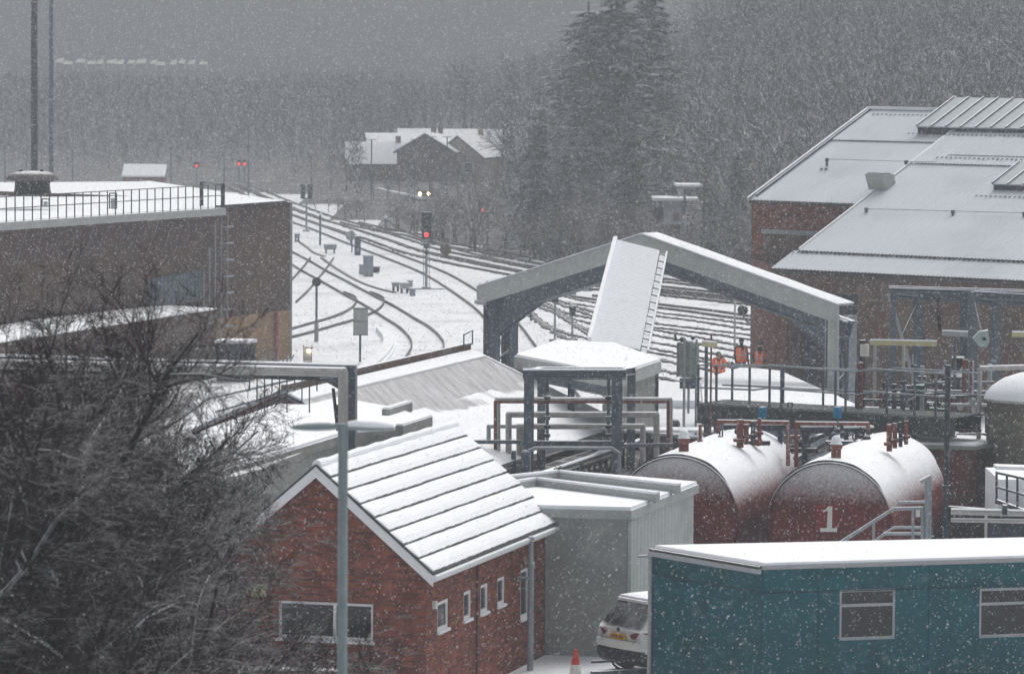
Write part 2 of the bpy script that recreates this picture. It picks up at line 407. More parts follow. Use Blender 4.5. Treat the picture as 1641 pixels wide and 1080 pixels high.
# ------------------------------------------------------------ ground, hill, haze
EDGE = [(-400, 420), (-60, 420), (-19, 386), (-14, 345), (-9.5, 316), (1.9, 266), (8.2, 252), (14, 250), (30, 235), (80, 200), (400, 120)]
def edge_y(x):
    for (a, b), (c, d) in zip(EDGE, EDGE[1:]):
        if a <= x <= c: return b + (d - b) * (x - a) / (c - a)
    return 420 if x < 0 else 120
def terrain(x, y):
    e = y - edge_y(x)
    if e <= 0: return 0.0
    k = min(1, max(0, (x - 2) / 32)); sl = 0.004 + 0.07 * k
    z = sl * e * min(1, e / 20) + 0.6 * k * noise.noise(Vector((x / 18, y / 18, 3))) * min(1, e / 15)
    return min(max(0, z), 9.5 + 0.01 * e)
xs = [-1400, -900, -500, -300, -200] + list(range(-150, 151, 4)) + [200, 300, 500, 900, 1400]
ys = [-150, -50, 0, 50, 100, 150, 180] + list(range(200, 620, 4)) + [700, 800, 950, 1100, 1300]
m = MB(); W = len(xs)
m.add([(x, y, terrain(x, y) if y < 700 else min(14, terrain(x, 620))) for y in ys for x in xs],
      [(j * W + i, j * W + i + 1, (j + 1) * W + i + 1, (j + 1) * W + i) for j in range(len(ys) - 1) for i in range(W - 1)])
gm = mat('snowy_ground', (0.8, 0.82, 0.86), 0.9, var=0.07, vscale=0.35, bump=0.08, bscale=1.6, spec=0.2, stain=((0.6, 0.61, 0.64), 0.22))
for i, f in enumerate(m.f):
    cx = sum(m.v[q][0] for q in f) / 4; cy = sum(m.v[q][1] for q in f) / 4
    if cy > edge_y(cx) + 3 + 7 * noise.noise(Vector((cx / 9, cy / 9, 0))): m.m[i] = 1
structure(obj('ground', m, [gm, mat('woodland_floor', (0.1, 0.097, 0.1), 0.95, var=.4, vscale=.6, bump=.3, bscale=.8, stain=((.3, .31, .33), .35))], smooth=True))
# far ridge across the valley
m = MB(); nx = 90
for j, (yy, k) in enumerate(((820, 0.0), (870, 0.75), (930, 1.0), (1000, 0.8))):
    for i in range(nx + 1):
        x = -420 + i * 9.5; m.v.append((x, yy, -0.5 + k * (12.0 + 1.2 * noise.noise(Vector((x / 60, yy / 90, 0))))))
W = nx + 1
for j in range(3):
    for i in range(nx): m.f.append((j * W + i, j * W + i + 1, (j + 1) * W + i + 1, (j + 1) * W + i)); m.m.append(0)
structure(obj('distant_hill', m, mat('far_woodland', (0.05, 0.055, 0.06), 0.95, var=0.5, vscale=0.15), smooth=True))

hz = MB(); hz.prism([(-1420, -160, -1.5), (1420, -160, -1.5), (1420, 1320, -1.5), (-1420, 1320, -1.5)], 46.0)
hm = bpy.data.materials.new('snowy_air'); hm.use_nodes = True; nt = hm.node_tree; nt.nodes.clear()
pv = nt.nodes.new('ShaderNodeVolumePrincipled'); oo = nt.nodes.new('ShaderNodeOutputMaterial')
pv.inputs['Color'].default_value = (0.31, 0.33, 0.355, 1); pv.inputs['Anisotropy'].default_value = 0.5; pv.inputs['Density'].default_value = HAZE = 0.0016
nt.links.new(pv.outputs[0], oo.inputs['Volume'])
haze = stuff(obj('haze', hz, hm))

# ------------------------------------------------------------ railway tracks
def smooth_line(pts, step=1.2):
    P = [pts[0] * 2 - pts[1]] + pts + [pts[-1] * 2 - pts[-2]]; out = []
    for i in range(1, len(P) - 2):
        a, b, c, d = P[i - 1:i + 3]; n = max(2, int((c - b).length / step))
        for k in range(n):
            t = k / n
            out.append(0.5 * ((2 * b) + (c - a) * t + (2 * a - 5 * b + 4 * c - d) * t * t + (3 * b - a - 3 * c + d) * t ** 3))
    out.append(P[-2]); return out
def side(line, off):
    o = []
    for i, p in enumerate(line):
        q = line[min(i + 1, len(line) - 1)] - line[max(i - 1, 0)]; q.z = 0; q.normalize()
        o.append(p + Vector((-q.y, q.x, 0)) * off)
    return o
def strip(mb, line, w, z0, z1):
    L = side(line, w / 2); Rr = side(line, -w / 2); b = len(mb.v)
    for a, c in zip(L, Rr):
        mb.v += [(a.x, a.y, z0), (a.x, a.y, z1), (c.x, c.y, z1), (c.x, c.y, z0)]
    for i in range(len(line) - 1):
        k = b + i * 4; mb.f += [(k, k + 4, k + 5, k + 1)[::-1], (k + 1, k + 5, k + 6, k + 2)[::-1], (k + 2, k + 6, k + 7, k + 3)[::-1]]; mb.m += [0] * 3
    return mb
TR = [
 ('curving siding track passing right of the tall red signal into the portal', [(930, 740), (905, 650), (839, 566), (812, 527), (786, 498), (744, 468), (703, 443), (667, 427), (620, 409), (572, 391), (519, 370), (471, 353), (430, 336)], 0),
 ('snowy siding track hooking round behind the shed ridge at lower centre', [(600, 640), (655, 600), (679, 572), (685, 551), (667, 529), (637, 510), (608, 492), (572, 473), (534, 452), (504, 436), (474, 418), (440, 400)], 0),
 ('short branch track joining the hooked siding beside the grey notice board', [(400, 552), (467, 536), (513, 523), (560, 509), (588, 494), (592, 479), (572, 470)], 0),
 ('crossing track cutting over the siding beside the brown shed corner', [(452, 486), (472, 468), (488, 450), (505, 430), (516, 415)], 0),
 ('nearest main line track of the bundle leaving past the brown shed', [(362, 296), (385, 304), (412, 316), (440, 328), (470, 340), (519, 358), (563, 372), (608, 386), (655, 403), (697, 414), (756, 427), (815, 438), (900, 454), (960, 464), (1048, 471), (1198, 487), (1330, 500)], 1),
 ('second main line track of the bundle curving away to upper left', [(362, 290), (388, 298), (414, 308), (442, 320), (470, 331), (519, 349), (578, 366), (637, 385), (688, 402), (756, 416), (830, 431), (920, 447), (1040, 461), (1198, 478), (1330, 492)], 1),
 ('third main line track running below the scrub bank', [(560, 357), (578, 362), (623, 372), (667, 379), (712, 392), (800, 408), (870, 422), (960, 438), (1100, 455), (1198, 466), (1330, 478)], 1),
 ('farthest track under the scrub bank curving in beside the round sign', [(632, 352), (664, 372), (726, 394), (771, 407), (824, 420), (880, 430), (960, 443)], 0),
 ('sleepered track just below the thin spur beneath the portal beam', [(800, 452), (860, 470), (900, 480), (945, 488), (1040, 503), (1120, 513), (1198, 525), (1330, 546)], 2),
 ('sleepered track passing directly above the round lamp post foot', [(830, 468), (856, 478), (890, 488), (945, 506), (1037, 521), (1120, 531), (1198, 541), (1330, 560)], 2),
 ('sleepered track crossing behind the three workers', [(800, 458), (834, 474), (880, 490), (945, 513), (1037, 532), (1100, 543), (1174, 558), (1300, 580)], 2),
 ('sleepered track running just behind the grey tarpaulin board', [(790, 455), (834, 478), (870, 500), (905, 525), (960, 542), (1032, 552), (1085, 562), (1200, 584), (1300, 604)], 2),
 ('sleepered track ending the fan above the concrete kiosk corner', [(870, 505), (888, 516), (927, 541), (985, 559), (1038, 570), (1085, 578), (1200, 602), (1300, 625)], 2),
 ('closest track right of the concrete kiosk wall', [(950, 575), (1000, 586), (1055, 600), (1135, 616), (1250, 642), (1330, 660)], 2),
 ('thin spur track isolated in the snow right of the conveyor', [(930, 476), (985, 483), (1044, 491), (1120, 500), (1198, 511), (1330, 526)], 0),
]
RAILS = mat('snow_topped_rail', (0.07, 0.065, 0.06), 0.6, snow=0.6)
for lab, pts, mode in TR:
    line = smooth_line([gp(x, y) for x, y in pts], 0.6 if mode else 1.2)
    mid = line[len(line) // 2]
    t = thing('railway_track', lab, 'railway track', (mid.x, mid.y, 0), 'railway tracks of the snowy yard')
    for s_ in (-1, 1):
        obj('rail', strip(MB(), side(line, s_ * 0.7175), 0.06 if mode < 2 else .045, -0.02, 0.13 if mode < 2 else .07), RAILM if mode < 2 else RAILS, t)
    if mode:
        sb = MB(); acc = 0; rnd = random.Random(len(lab))
        for i in range(1, len(line)):
            acc += (line[i] - line[i - 1]).length
            if acc >= 0.72:
                acc -= 0.72; q = (line[i] - line[i - 1]).normalized(); nn = Vector((-q.y, q.x, 0))
                for s_ in (-1, 1):
                    if mode == 1 and rnd.random() < 0.35: continue
                    w = rnd.uniform(0.22, 0.42) if mode == 2 else rnd.uniform(0.15, 0.4)
                    sb.box(line[i] + nn * s_ * (0.72 + rnd.uniform(-.06, .1)) + Vector((0, 0, -0.02)), 0.3, w, 0.09 + rnd.uniform(0, .02), q)
        stuff(obj('sleepers', sb, SLEEP, t))
# trodden slot and stones showing through thin snow
st = MB(); rnd = random.Random(5)
for k in range(5200):
    px = rnd.uniform(470, 1200); py = rnd.uniform(380, 640)
    if px < 560 and py < 470 and rnd.random() < .6: continue
    if noise.noise(Vector((px / 60, py / 25, 0))) < rnd.uniform(-0.35, 0.35): continue
    p = gp(px, py); r = rnd.uniform(0.02, 0.055)
    a = rnd.uniform(0, 6.28)
    v = [(p.x + r * math.cos(a + q), p.y + 1.5 * r * math.sin(a + q), -0.01) for q in (0, 2.1, 4.2)] + [(p.x, p.y, r * 0.8)]
    st.add(v, [(0, 1, 3), (1, 2, 3), (2, 0, 3)])
stuff(obj('ballast_stones', st, GRIT))
# curved white kerb inside the hooked siding
kl = smooth_line([gp(x, y) for x, y in [(611, 531), (622, 545), (622, 557), (611, 574), (590, 592), (560, 610)]], 0.6)
k = strip(strip(MB(), kl, 0.5, -0.02, 0.22), side(kl, 0.3), 0.12, -0.02, 0.1)
tag(obj('kerb', k, SNOW, loc=tuple(kl[len(kl) // 2])), 'curved snow-covered kerb inside the bend of the hooked siding', 'kerb')
# low cable run as a wandering dark line
for pts, lab in (([(515, 414), (540, 432), (575, 452), (605, 463), (633, 470)], 'dark cable trough wandering through snow below the tall grey cabinet'),
                 ([(476, 386), (490, 396), (503, 406), (520, 412)], 'dark cable trough beside the brown shed, upper end of the yard')):
    cl = smooth_line([gp(x, y) for x, y in pts], 0.8)
    tag(obj('cable_trough', strip(MB(), cl, 0.16, -0.02, 0.07), RAILM, loc=tuple(cl[0])), lab, 'cable trough')

# ------------------------------------------------------------ yard furniture
def sc_at(p): return FPX / p.y
def signal(px, py, top, headh, lab, lit='bottom', headw=0.5, cat='railway signal', group=None, back=False, r=0.07, lights=(0.18,), double=0):
    b = gp(px, py); s = sc_at(b); H = (py - top) / s
    t = thing('railway_signal', lab, cat, tuple(b), group)
    obj('post', MB().tube(b, b + UP * (H - headh), r, 8).box(b, .5, .5, .12), GALV, t)
    c = b + UP * (H - headh)
    for q in ((-1, 1) if double else (0,)):
        cc = c + Vector((q * headw * 0.75, 0, 0))
        h = MB().box(cc, headw, 0.28, headh)
        h.box(cc + UP * (headh - 0.02), headw + .04, .34, .06)
        hd = obj('signal_head', h, STEEL_D, t)
        n = 3 if headh > 0.9 else 2
        for i in range(n):
            z = headh * (i + 0.5) / n * 0.92 + 0.03
            p = cc + Vector((0, -0.15, z))
            hood = MB()
            for k in range(7):
                a0 = math.pi * k / 7; a1 = math.pi * (k + 1) / 7; rr = min(.13, headw * .34)
                A = p + Vector((math.cos(a0) * rr, 0, math.sin(a0) * rr)); B = p + Vector((math.cos(a1) * rr, 0, math.sin(a1) * rr))
                hood.quad(A, B, B + Vector((0, -0.22, 0)), A + Vector((0, -0.22, 0)))
            obj('hood', hood, STEEL_D, hd)
            on = (i == 0 and not back)
            obj('lens', MB().lathe(p, [(0, -0.03), (min(.12, headw * .3), 0), (min(.12, headw * .3), 0.02)][::-1], 12, axis=(0, 1, 0)), SIGRED if on else GLASS, hd)
    if double: obj('bracket', MB().beam(c + Vector((-headw, 0, 0)), c + Vector((headw, 0, 0)), .08, .08), STEEL, t)
    return t, b, s
t, b, s = signal(683, 463, 341, 1.45, 'tall four-aspect signal with lit red light on a slim post in mid yard', headw=0.54, r=0.075)
obj('junction_box', MB().box(b + Vector((0, -.12, 2.25)), .3, .22, .26).box(b + Vector((0.02, -.12, 1.9)), .2, .2, .22), STEEL, t)
obj('base_slab', MB().box(b + Vector((0, 0, 0.0)), 2.0, .7, .05), STEEL, t)
obj('ladder', (lambda m: [m.tube(b + Vector((x, .3, 0)), b + Vector((x, .3, 2.7)), .02, 5) for x in (-.16, .16)] and
               [m.tube(b + Vector((-.16, .3, z * .3)), b + Vector((.16, .3, z * .3)), .014, 5) for z in range(1, 9)] and m)(MB()), GALV, t)
signal(773, 392, 312, 1.3, 'distant signal with lit red light half lost in the scrub bank', headw=0.5)
signal(491, 371, 296, 1.0, 'dim pair of signal backs on one post beyond the shed corner', headw=0.34, back=True, double=1)
signal(315, 296, 260, 0.5, 'single far red signal light above the brown shed roof, leftmost red dot', headw=0.5, group='far red signals above the brown shed roof')
signal(383, 296, 257, 0.5, 'far red signal light left of a close pair near the lamp column', headw=0.4)
signal(392, 296, 257, 0.5, 'far red signal light right of a close pair near the lamp column', headw=0.4)
signal(889, 547, 468, 0.45, 'slim signal post with small box head left of the conveyor, the taller one', headw=0.3, back=True, r=.05)
signal(917, 545, 491, 0.42, 'slim signal post with square head between tall post and conveyor', headw=0.28, back=True, r=.05)

def post(px, py, top, lab, r=0.05, m_=None, name='marker_post', cat='post'):
    b = gp(px, py); s = sc_at(b); t = thing(name, lab, cat, tuple(b))
    obj('shaft', MB().tube(b, b + UP * (py - top) / s, r, 7), m_ or STEEL, t)
    obj('cap', MB().ball(b + UP * (py - top) / s, r * 1.5, 7, 5), SNOW, t)
    return t, b, s
# disc board on post
t, b, s = post(507, 548, 452, 'round dark disc sign on a tall post by the brown shed', r=.055, name='disc_signal', cat='disc sign')
obj('disc', MB().lathe(b + Vector((0, -.08, 2.72)), [(0, .0), (.21, .0), (.21, .05), (0, .05)], 18, axis=(0, 1, 0)), STEEL_D, t)
obj('sleeve', MB().tube(b, b + UP * .85, .1, 10), GALV, t)
# two-panel notice board
t, b, s = post(577, 580, 505, 'grey two-panel notice board on a post beside the hooked siding', r=.05, name='notice_board', cat='notice board')
for z0, z1 in ((1.18, 1.72), (1.74, 2.26)):
    obj('panel', MB().box(b + Vector((0.02, -.08, z0)), .62, .05, z1 - z0), CONC_L, t)
obj('panel_frame', MB().beam(b + Vector((-.31, -.12, 1.16)), b + Vector((.34, -.12, 1.16)), .04, .04).beam(b + Vector((-.31, -.12, 1.73)), b + Vector((.34, -.12, 1.73)), .04, .03).beam(b + Vector((-.31, -.12, 2.28)), b + Vector((.34, -.12, 2.28)), .06, .05), STEEL, t)
post(513, 393, 343, 'plain dark marker post standing alone beyond the shed corner', r=.07)
post(564, 405, 368, 'thin marker post left of the narrow dark cabinet', r=.04)
post(851, 514, 484, 'short grey post with small cap inside the portal opening', r=.06)
post(618, 372, 348, 'small dark post at the foot of the bare trees', r=.09)
post(1177, 562, 468, 'tall slim pale post right of the conveyor near the brick corner', r=.045, m_=LAG)
post(1103, 662, 560, 'leaning-looking thin post in front of the tarpaulin board', r=.05, m_=GALV)
def cabinet(px, py, w, h, lab, d=0.5, mt=None, name='lineside_cabinet', cat='cabinet', legs=False):
    b = gp(px, py); t = thing(name, lab, cat, tuple(b)); z = 0.25 if legs else 0
    obj('body', MB().box(b + UP * z, w, d, h - z, dirv(80)), mt or GALV, t)
    obj('lid', MB().box(b + UP * h, w + .06, d + .06, .05, dirv(80)), mt or GALV, t)
    obj('snow_cap', MB().box(b + UP * (h + .05), w + .04, d + .04, .05, dirv(80)), SNOW, t)
    obj('door', MB().box(b + Vector((0, -d / 2 - .012, z + .08)), w * .84, .02, (h - z) * .8, dirv(80)), mt or GALV, t)
    if legs: obj('legs', MB().box(b + dirv(80) * w * .35, .06, d * .8, .27, dirv(80)).box(b - dirv(80) * w * .35, .06, d * .8, .27, dirv(80)), STEEL_D, t)
    return t
cabinet(590, 443, .52, 1.15, 'tall grey lineside cabinet left of the red signal')
cabinet(581, 440, .34, .52, 'low box cabinet touching the tall grey lineside cabinet')
cabinet(573, 409, .34, 1.15, 'narrow dark cabinet beyond the tall grey one', mt=STEEL)
cabinet(529, 406, .75, .5, 'low wide equipment box in the snow near the shed', legs=True)
cabinet(634, 467, .34, .42, 'leftmost of the small boxes below the red signal', legs=True, mt=CONC_L)
cabinet(648, 470, .42, .5, 'middle small box on legs below the red signal', legs=True, mt=CONC_L)
cabinet(657, 466, .2, .5, 'thin upright box beside the middle small box', mt=CONC_L)
cabinet(661, 474, .24, .34, 'right-hand single small grey box below the red signal', mt=GALV)
cabinet(602, 411 + 26, .4, .3, 'dark point machine lump right of the tall cabinet', mt=STEEL_D)
cabinet(901, 468, .5, .6, 'dark equipment box left among three behind the signal posts', mt=STEEL_D)
cabinet(915, 472, .5, .5, 'grey equipment box middle among three behind the signal posts')
cabinet(940, 466, .5, .55, 'rounded dark box right among three next to the conveyor', mt=STEEL_D)
cabinet(885, 466, .7, .25, 'low point machine in front of the left equipment box', mt=STEEL_D)
cabinet(476, 388, .3, .5, 'small box at the brown shed corner, far side', mt=GALV, legs=True)
# far round signs
for px, py, rr, mt, lab in ((562, 391, .34, CONC_L, 'pale round sign seen against the main line tracks'), (714, 414, .36, SCRUB, 'dull orange round sign at the foot of the scrub bank')):
    b = gp(px, py); t = thing('round_sign', lab, 'sign', tuple(b))
    obj('shaft', MB().tube(b, b + UP * .4, .05, 6), STEEL, t)
    obj('disc', MB().lathe(b + Vector((0, -.05, .55)), [(0, 0), (rr, 0), (rr, .05), (0, .05)], 16, axis=(0, 1, 0)), mt, t)
# warning lamp on the brick corner
b = at(1190, 497, 178); t = thing('round_lamp', 'dark round lamp bracketed to the brick building corner', 'lamp', tuple(b))
obj('housing', MB().lathe(b, [(0, -.1), (.2, -.08), (.22, .1), (.12, .22), (0, .25)], 14, axis=(0.2, 1, 0)), STEEL_D, t)
obj('bracket', MB().path([b + UP * -.2, b + Vector((.15, 0, -.45)), b + Vector((.4, .1, -.55))], .03, 5), STEEL_D, t)
# barrier with lit lamp
b = gp(493, 583); t = thing('warning_barrier', 'small barrier board with a lit warm lamp near the tan wall', 'barrier', tuple(b))
obj('board', MB().box(b + UP * .12, .3, .06, .6), CONC_L, t)
fr = MB().box(b + UP * 0, .36, .07, .1).box(b + Vector((-.17, 0, .1)), .03, .07, .68).box(b + Vector((.17, 0, .1)), .03, .07, .68); obj('frame', fr, PINK, t)
obj('lamp', MB().ball(b + Vector((.06, -.1, .56)), .085, 10, 8), LAMPW, t)
obj('lamp_hood', MB().lathe(b + Vector((.1, -.02, .66)), [(.0, .08), (.13, .05), (.16, 0)], 10), STEEL_D, t)
# lamp columns beyond the shed
for px, top, lab in ((116, 237, 'lamp column with wide top beyond the left end of the roof'), (274, 238, 'lamp column rising beside the snow-topped hut'),
                     (359, 237, 'lamp column beyond the shed end, left of the last one'), (398, 235, 'lamp column nearest the curving main line, far end'),
                     (8, 235, 'lamp column at the far left edge behind the roof')):
    b = gp(px, 318); s = sc_at(b); H = (318 - top) / s; t = thing('lamp_column', lab, 'lamp post', tuple(b), 'lamp columns behind the brown shed')
    obj('column', MB().tube(b, b + UP * H, .09, 7, r2=.05), STEEL, t)
    obj('lamp_head', MB().box(b + UP * H, .5 if px != 116 else .9, .3, .12).box(b + UP * (H - .2), .25, .2, .2), STEEL, t)
for px, r_, mt, lab in ((55, .16, STEEL_D, 'thick dark floodlight mast at far left, running out of the frame'), (82, .12, STEEL, 'thinner blue-grey floodlight mast right of the thick one')):
    b = gp(px, 300 if r_ > .14 else 290); b = at(px, 300, 225 if r_ > .14 else 260); b.z = 0; t = thing('floodlight_mast', lab, 'mast', tuple(b))
    obj('mast', MB().tube(b, b + UP * 22, r_ + .03, 12, r2=r_ - .01), mt, t)
    obj('floodlight_ring', MB().lathe(b + UP * 21.6, [(.2, 0), (.9, 0), (.9, .4), (.2, .5)], 14), mt, t)
# conveyor yard: short platform lamp row in front of the far trees
for px, top in ((664, 232), (692, 228), (595, 232), (716, 228)):
    b = gp(px, 330); s = sc_at(b); H = (330 - top + 8) / s; 
    t = thing('platform_lamp', 'faint thin lamp pole in front of the snowy-roofed houses, %s' % {664: 'second from left', 692: 'third from left', 595: 'leftmost', 716: 'rightmost'}[px], 'lamp post', tuple(b), 'faint poles before the far houses')
    obj('pole', MB().tube(b, b + UP * H, .06, 6), STEEL, t); obj('arm', MB().beam(b + UP * H + Vector((-.4, 0, 0)), b + UP * H + Vector((.4, 0, 0)), .1, .06), GALV, t)

# ------------------------------------------------------------ distant car behind a snowy parapet
b = at(680, 322, 375); b.z = 0
t = thing('approaching_car', 'far car with two lit headlights coming out of the bare trees', 'car', tuple(b))
def Q(x, y, z): return b + Vector((x, y, z))
m = MB()
pr = [(-.8, .2), (-.85, .65), (-.62, .95), (-.5, 1.4), (.5, 1.4), (.62, .95), (.85, .65), (.8, .2)]
vs = [Q(x * k, y, .2 + (z - .2) * h_) for y, k, h_ in ((0, .9, .55), (.3, 1, .68), (1.2, 1, .75), (1.9, .98, 1), (3.4, .97, 1), (4.2, .9, .8)) for x, z in pr]
m.add(vs, [(j * 8 + i, j * 8 + (i + 1) % 8, (j + 1) * 8 + (i + 1) % 8, (j + 1) * 8 + i) for j in range(5) for i in range(8)] + [tuple(range(8))[::-1], tuple(40 + i for i in range(8))])
obj('body', m, mat('dull_dark_car', (0.06, 0.06, 0.07), 0.5), t)
obj('windscreen', MB().quad(Q(-.5, 1.22, .98), Q(.5, 1.22, .98), Q(.42, 1.85, 1.34), Q(-.42, 1.85, 1.34)), GLASS, t)
for q in (-1, 1):
    c = at(680 + q * 7.2, 311, 374.9); obj('headlight', MB().ball(c, .15, 10, 8), LAMPW, t)
    obj('wheel', MB().lathe(Q(q * .78, .8, .3), [(.0, -.1), (.3, -.1), (.3, .1), (0, .1)], 14, axis=(1, 0, 0)), BLACK, t)
a = at(605, 303, 398); c_ = at(677, 318, 366); d_ = at(692, 317.5, 366)
t = thing('parapet_wall', 'low parapet with a bright line of snow running down to the far car', 'wall', (a.x, a.y, 0))
for p0, p1 in ((a, c_), (c_ + Vector((.15, 0, 0)), d_)):
    f0 = Vector((p0.x, p0.y, 0)); f1 = Vector((p1.x, p1.y, 0)); obj('wall_face', MB().beam((f0 + p0) / 2, (f1 + p1) / 2, .3, max(.1, p1.z - .05)), BRICK_F, t)
    obj('snow_cap', MB().beam(p0, p1, .4, .2), SNOW, t)

# ------------------------------------------------------------ far houses
def gable_house(c, w, l, eave, ridge, ang, lab, wallm, name='far_house', group=None, win=True, base=0):
    """ridge runs along dirv(ang), length l; w across"""
    c = Vector(c); c.z = base; a = dirv(ang); n = Vector((a.y, -a.x, 0)); t = thing(name, lab, 'house', tuple(c), group)
    P = [c - n * w / 2 - a * l / 2, c + n * w / 2 - a * l / 2, c + n * w / 2 + a * l / 2, c - n * w / 2 + a * l / 2]
    m = MB().prism(P, eave)
    for q in (-1, 1):
        g = c + a * q * l / 2; m.prism([g - n * w / 2 + UP * eave, g + n * w / 2 + UP * eave, g + UP * (ridge - .02)], a * (-q * .2))
    obj('walls', m, wallm, t)
    o = .3
    for q in (-1, 1):
        sl = (ridge - eave) / (w / 2)
        e0 = c + n * q * (w / 2 + o) + UP * (eave - sl * o); r0 = c + UP * ridge
        A = e0 - a * (l / 2 + o); B = e0 + a * (l / 2 + o); C = r0 + a * (l / 2 + o); D = r0 - a * (l / 2 + o)
        mm = MB(); mm.prism([A, B, C, D] if (B - A).cross(D - A).z > 0 else [D, C, B, A], UP * .12); rf = obj('roof', mm, SLATE, t)
        sm = MB(); snow_slab(sm, A + UP * .125, B + UP * .125, C + UP * .125, D + UP * .125, .12, 6, 4, .05); obj('snow_layer', sm, SNOW, rf)
    if win:
        for q in (-1, 1):
            g = c - a * (l / 2 + .02) + n * q * w * .22 + UP * (eave * .45)
            f = obj('window', MB().box(g, 1.0, .06, 1.0, n), WHITE, t); obj('pane', MB().box(g - a * .04 + UP * .1, .8, .03, .8, n), GLASS, f)
    obj('chimney', MB().box(c + a * l * .3 + UP * (ridge - .2), .5, .5, .9), wallm, t)
    return t
def hp(px, py, Y):
    p = at(px, py, Y); return p
HB = mat('far_dull_wall', (0.15, 0.12, 0.115), .9, var=.15)
for px, Y, w, l, zr_y, ev_y, ang, lab, wm in (
        (608, 420, 5.5, 6.0, 231, 262, 88, 'leftmost far house with one plain snowy roof slope', HB),
        (662, 432, 7, 9, 217, 232, 84, 'far long house with a snowy hipped-looking roof left of centre', HB),
        (690, 416, 5.5, 5, 216, 243, 10, 'far house showing its dark pointed gable in front of the long roof', HB),
        (745, 440, 8, 13, 210, 232, 90, 'far long house with the highest and widest snowy roof', HB),
        (757, 418, 5, 7, 219, 250, 22, 'far house with a pale cream gable beside the conifers', CREAM)):
    p = at(px, 240, Y); s = FPX / Y; ridge = 13.5 - (zr_y - 70) / s; eave = 13.5 - (ev_y - 70) / s
    gable_house(p, w, l, eave, ridge, ang, lab, wm, group=None, win=(px == 757))
# pale house block high on the wooded bank
b = at(880, 205, 400); t = thing('hillside_house', 'pale block of a house peeping from the trees beside the tall conifer', 'house', (b.x, b.y, 0))
obj('walls', MB().box((b.x, b.y, 0), 1.5, 3, b.z + .3), mat('pale_house_wall', (.5, .52, .54), .8), t); obj('roof', MB().box((b.x, b.y, b.z + .3), 2, 3.4, .3), SLATE, t)
obj('snow_layer', MB().box((b.x, b.y, b.z + .6), 2, 3.4, .2), SNOW, t)
b = at(884, 179, 405); b.z = 0
t = thing('hillside_house', 'small snowy roof just above the pale block on the bank', 'house', tuple(b)); z = 13.5 - (182 - 70) / (FPX / 405)
obj('walls', MB().box(b, .6, 2, z), HB, t); obj('roof', MB().box(b + UP * z, 1.2, 2.4, .25), SNOW, t)
# pale chimney tower
b = at(555, 225, 600); b.z = 0
t = thing('chimney_tower', 'faint pale tower standing above the far wood', 'tower', tuple(b))
obj('shaft', MB().box(b, 1.0, 1.0, 4.6), mat('pale_yellow_render', (.55, .53, .42), .8), t); obj('crown', MB().box(b + UP * 4.6, 1.2, 1.2, .3), CONC_L, t)
# snow topped hut left
b = gp(232, 312); s = sc_at(b); t = thing('lineside_hut', 'brick hut with a thick white snow roof beyond the brown shed', 'hut', tuple(b))
obj('walls', MB().box(b, 3.6, 3, 1.6), BRICK_F, t)
A = b + Vector((-1.9, -1.7, 1.6)); obj('roof_slope', MB().prism([A, A + Vector((3.8, 0, 0)), A + Vector((3.8, 2.4, .95)), A + Vector((0, 2.4, .95))], UP * .12), SNOW, t)
m = MB().prism([A + Vector((.1, 2.3, 0)), A + Vector((3.7, 2.3, 0)), A + Vector((3.7, 2.5, 0)), A + Vector((.1, 2.5, 0))], .95); obj('rear_wall', m, BRICK_F, t)
# lineside building with pale walls (right of centre)
B0 = at(1093, 380, 262); B0.z = 0; s = 26.7
t = thing('relay_building', 'pale raised signal hut with snowy flat roof behind the portal', 'hut', tuple(B0))
def rb(px, py, yy=262): return at(px, py, yy)
def px_box(parent, name, x0, y0, x1, y1, Y, dep, mt):
    a = at(x0, y1, Y); c = at(x1, y0, Y); m = MB().prism([(a.x, Y, a.z), (c.x, Y, a.z), (c.x, Y + dep, a.z), (a.x, Y + dep, a.z)], c.z - a.z)
    return obj(name, m, mt, parent)
px_box(t, 'wall', 1063, 322, 1094, 360, 262, 3, mat('hut_pale_blue', (.5, .54, .58), .7, var=.1))
px_box(t, 'plinth', 1040, 360, 1094, 384, 262.3, 3, mat('scrubby_wall', (.2, .17, .13), .9, var=.3))
px_box(t, 'side_room', 1050, 333, 1063, 360, 262.6, 2, mat('hut_dark_blue', (.05, .08, .12), .7))
px_box(t, 'post', 1047.5, 333, 1050, 362, 262, .1, PINK); px_box(t, 'post', 1090, 322, 1094, 381, 261.5, .15, TRIM)
px_box(t, 'window', 1079, 341, 1089, 354, 261.95, .04, mat('dull_pink_pane', (.3, .2, .2), .4))
px_box(t, 'roof', 1046, 318, 1120, 322, 261.2, 4, SNOW)
px_box(t, 'back_room', 1087, 303, 1099, 318, 264.5, 2, mat('hut_pale_blue', (.5, .54, .58)))
px_box(t, 'back_roof', 1083, 296, 1126, 299.5, 264, 3, SNOW); px_box(t, 'back_post', 1095, 303, 1099, 340, 261, .15, STEEL)
px_box(t, 'rail', 1028, 346, 1048, 348, 262, .1, TRIM)

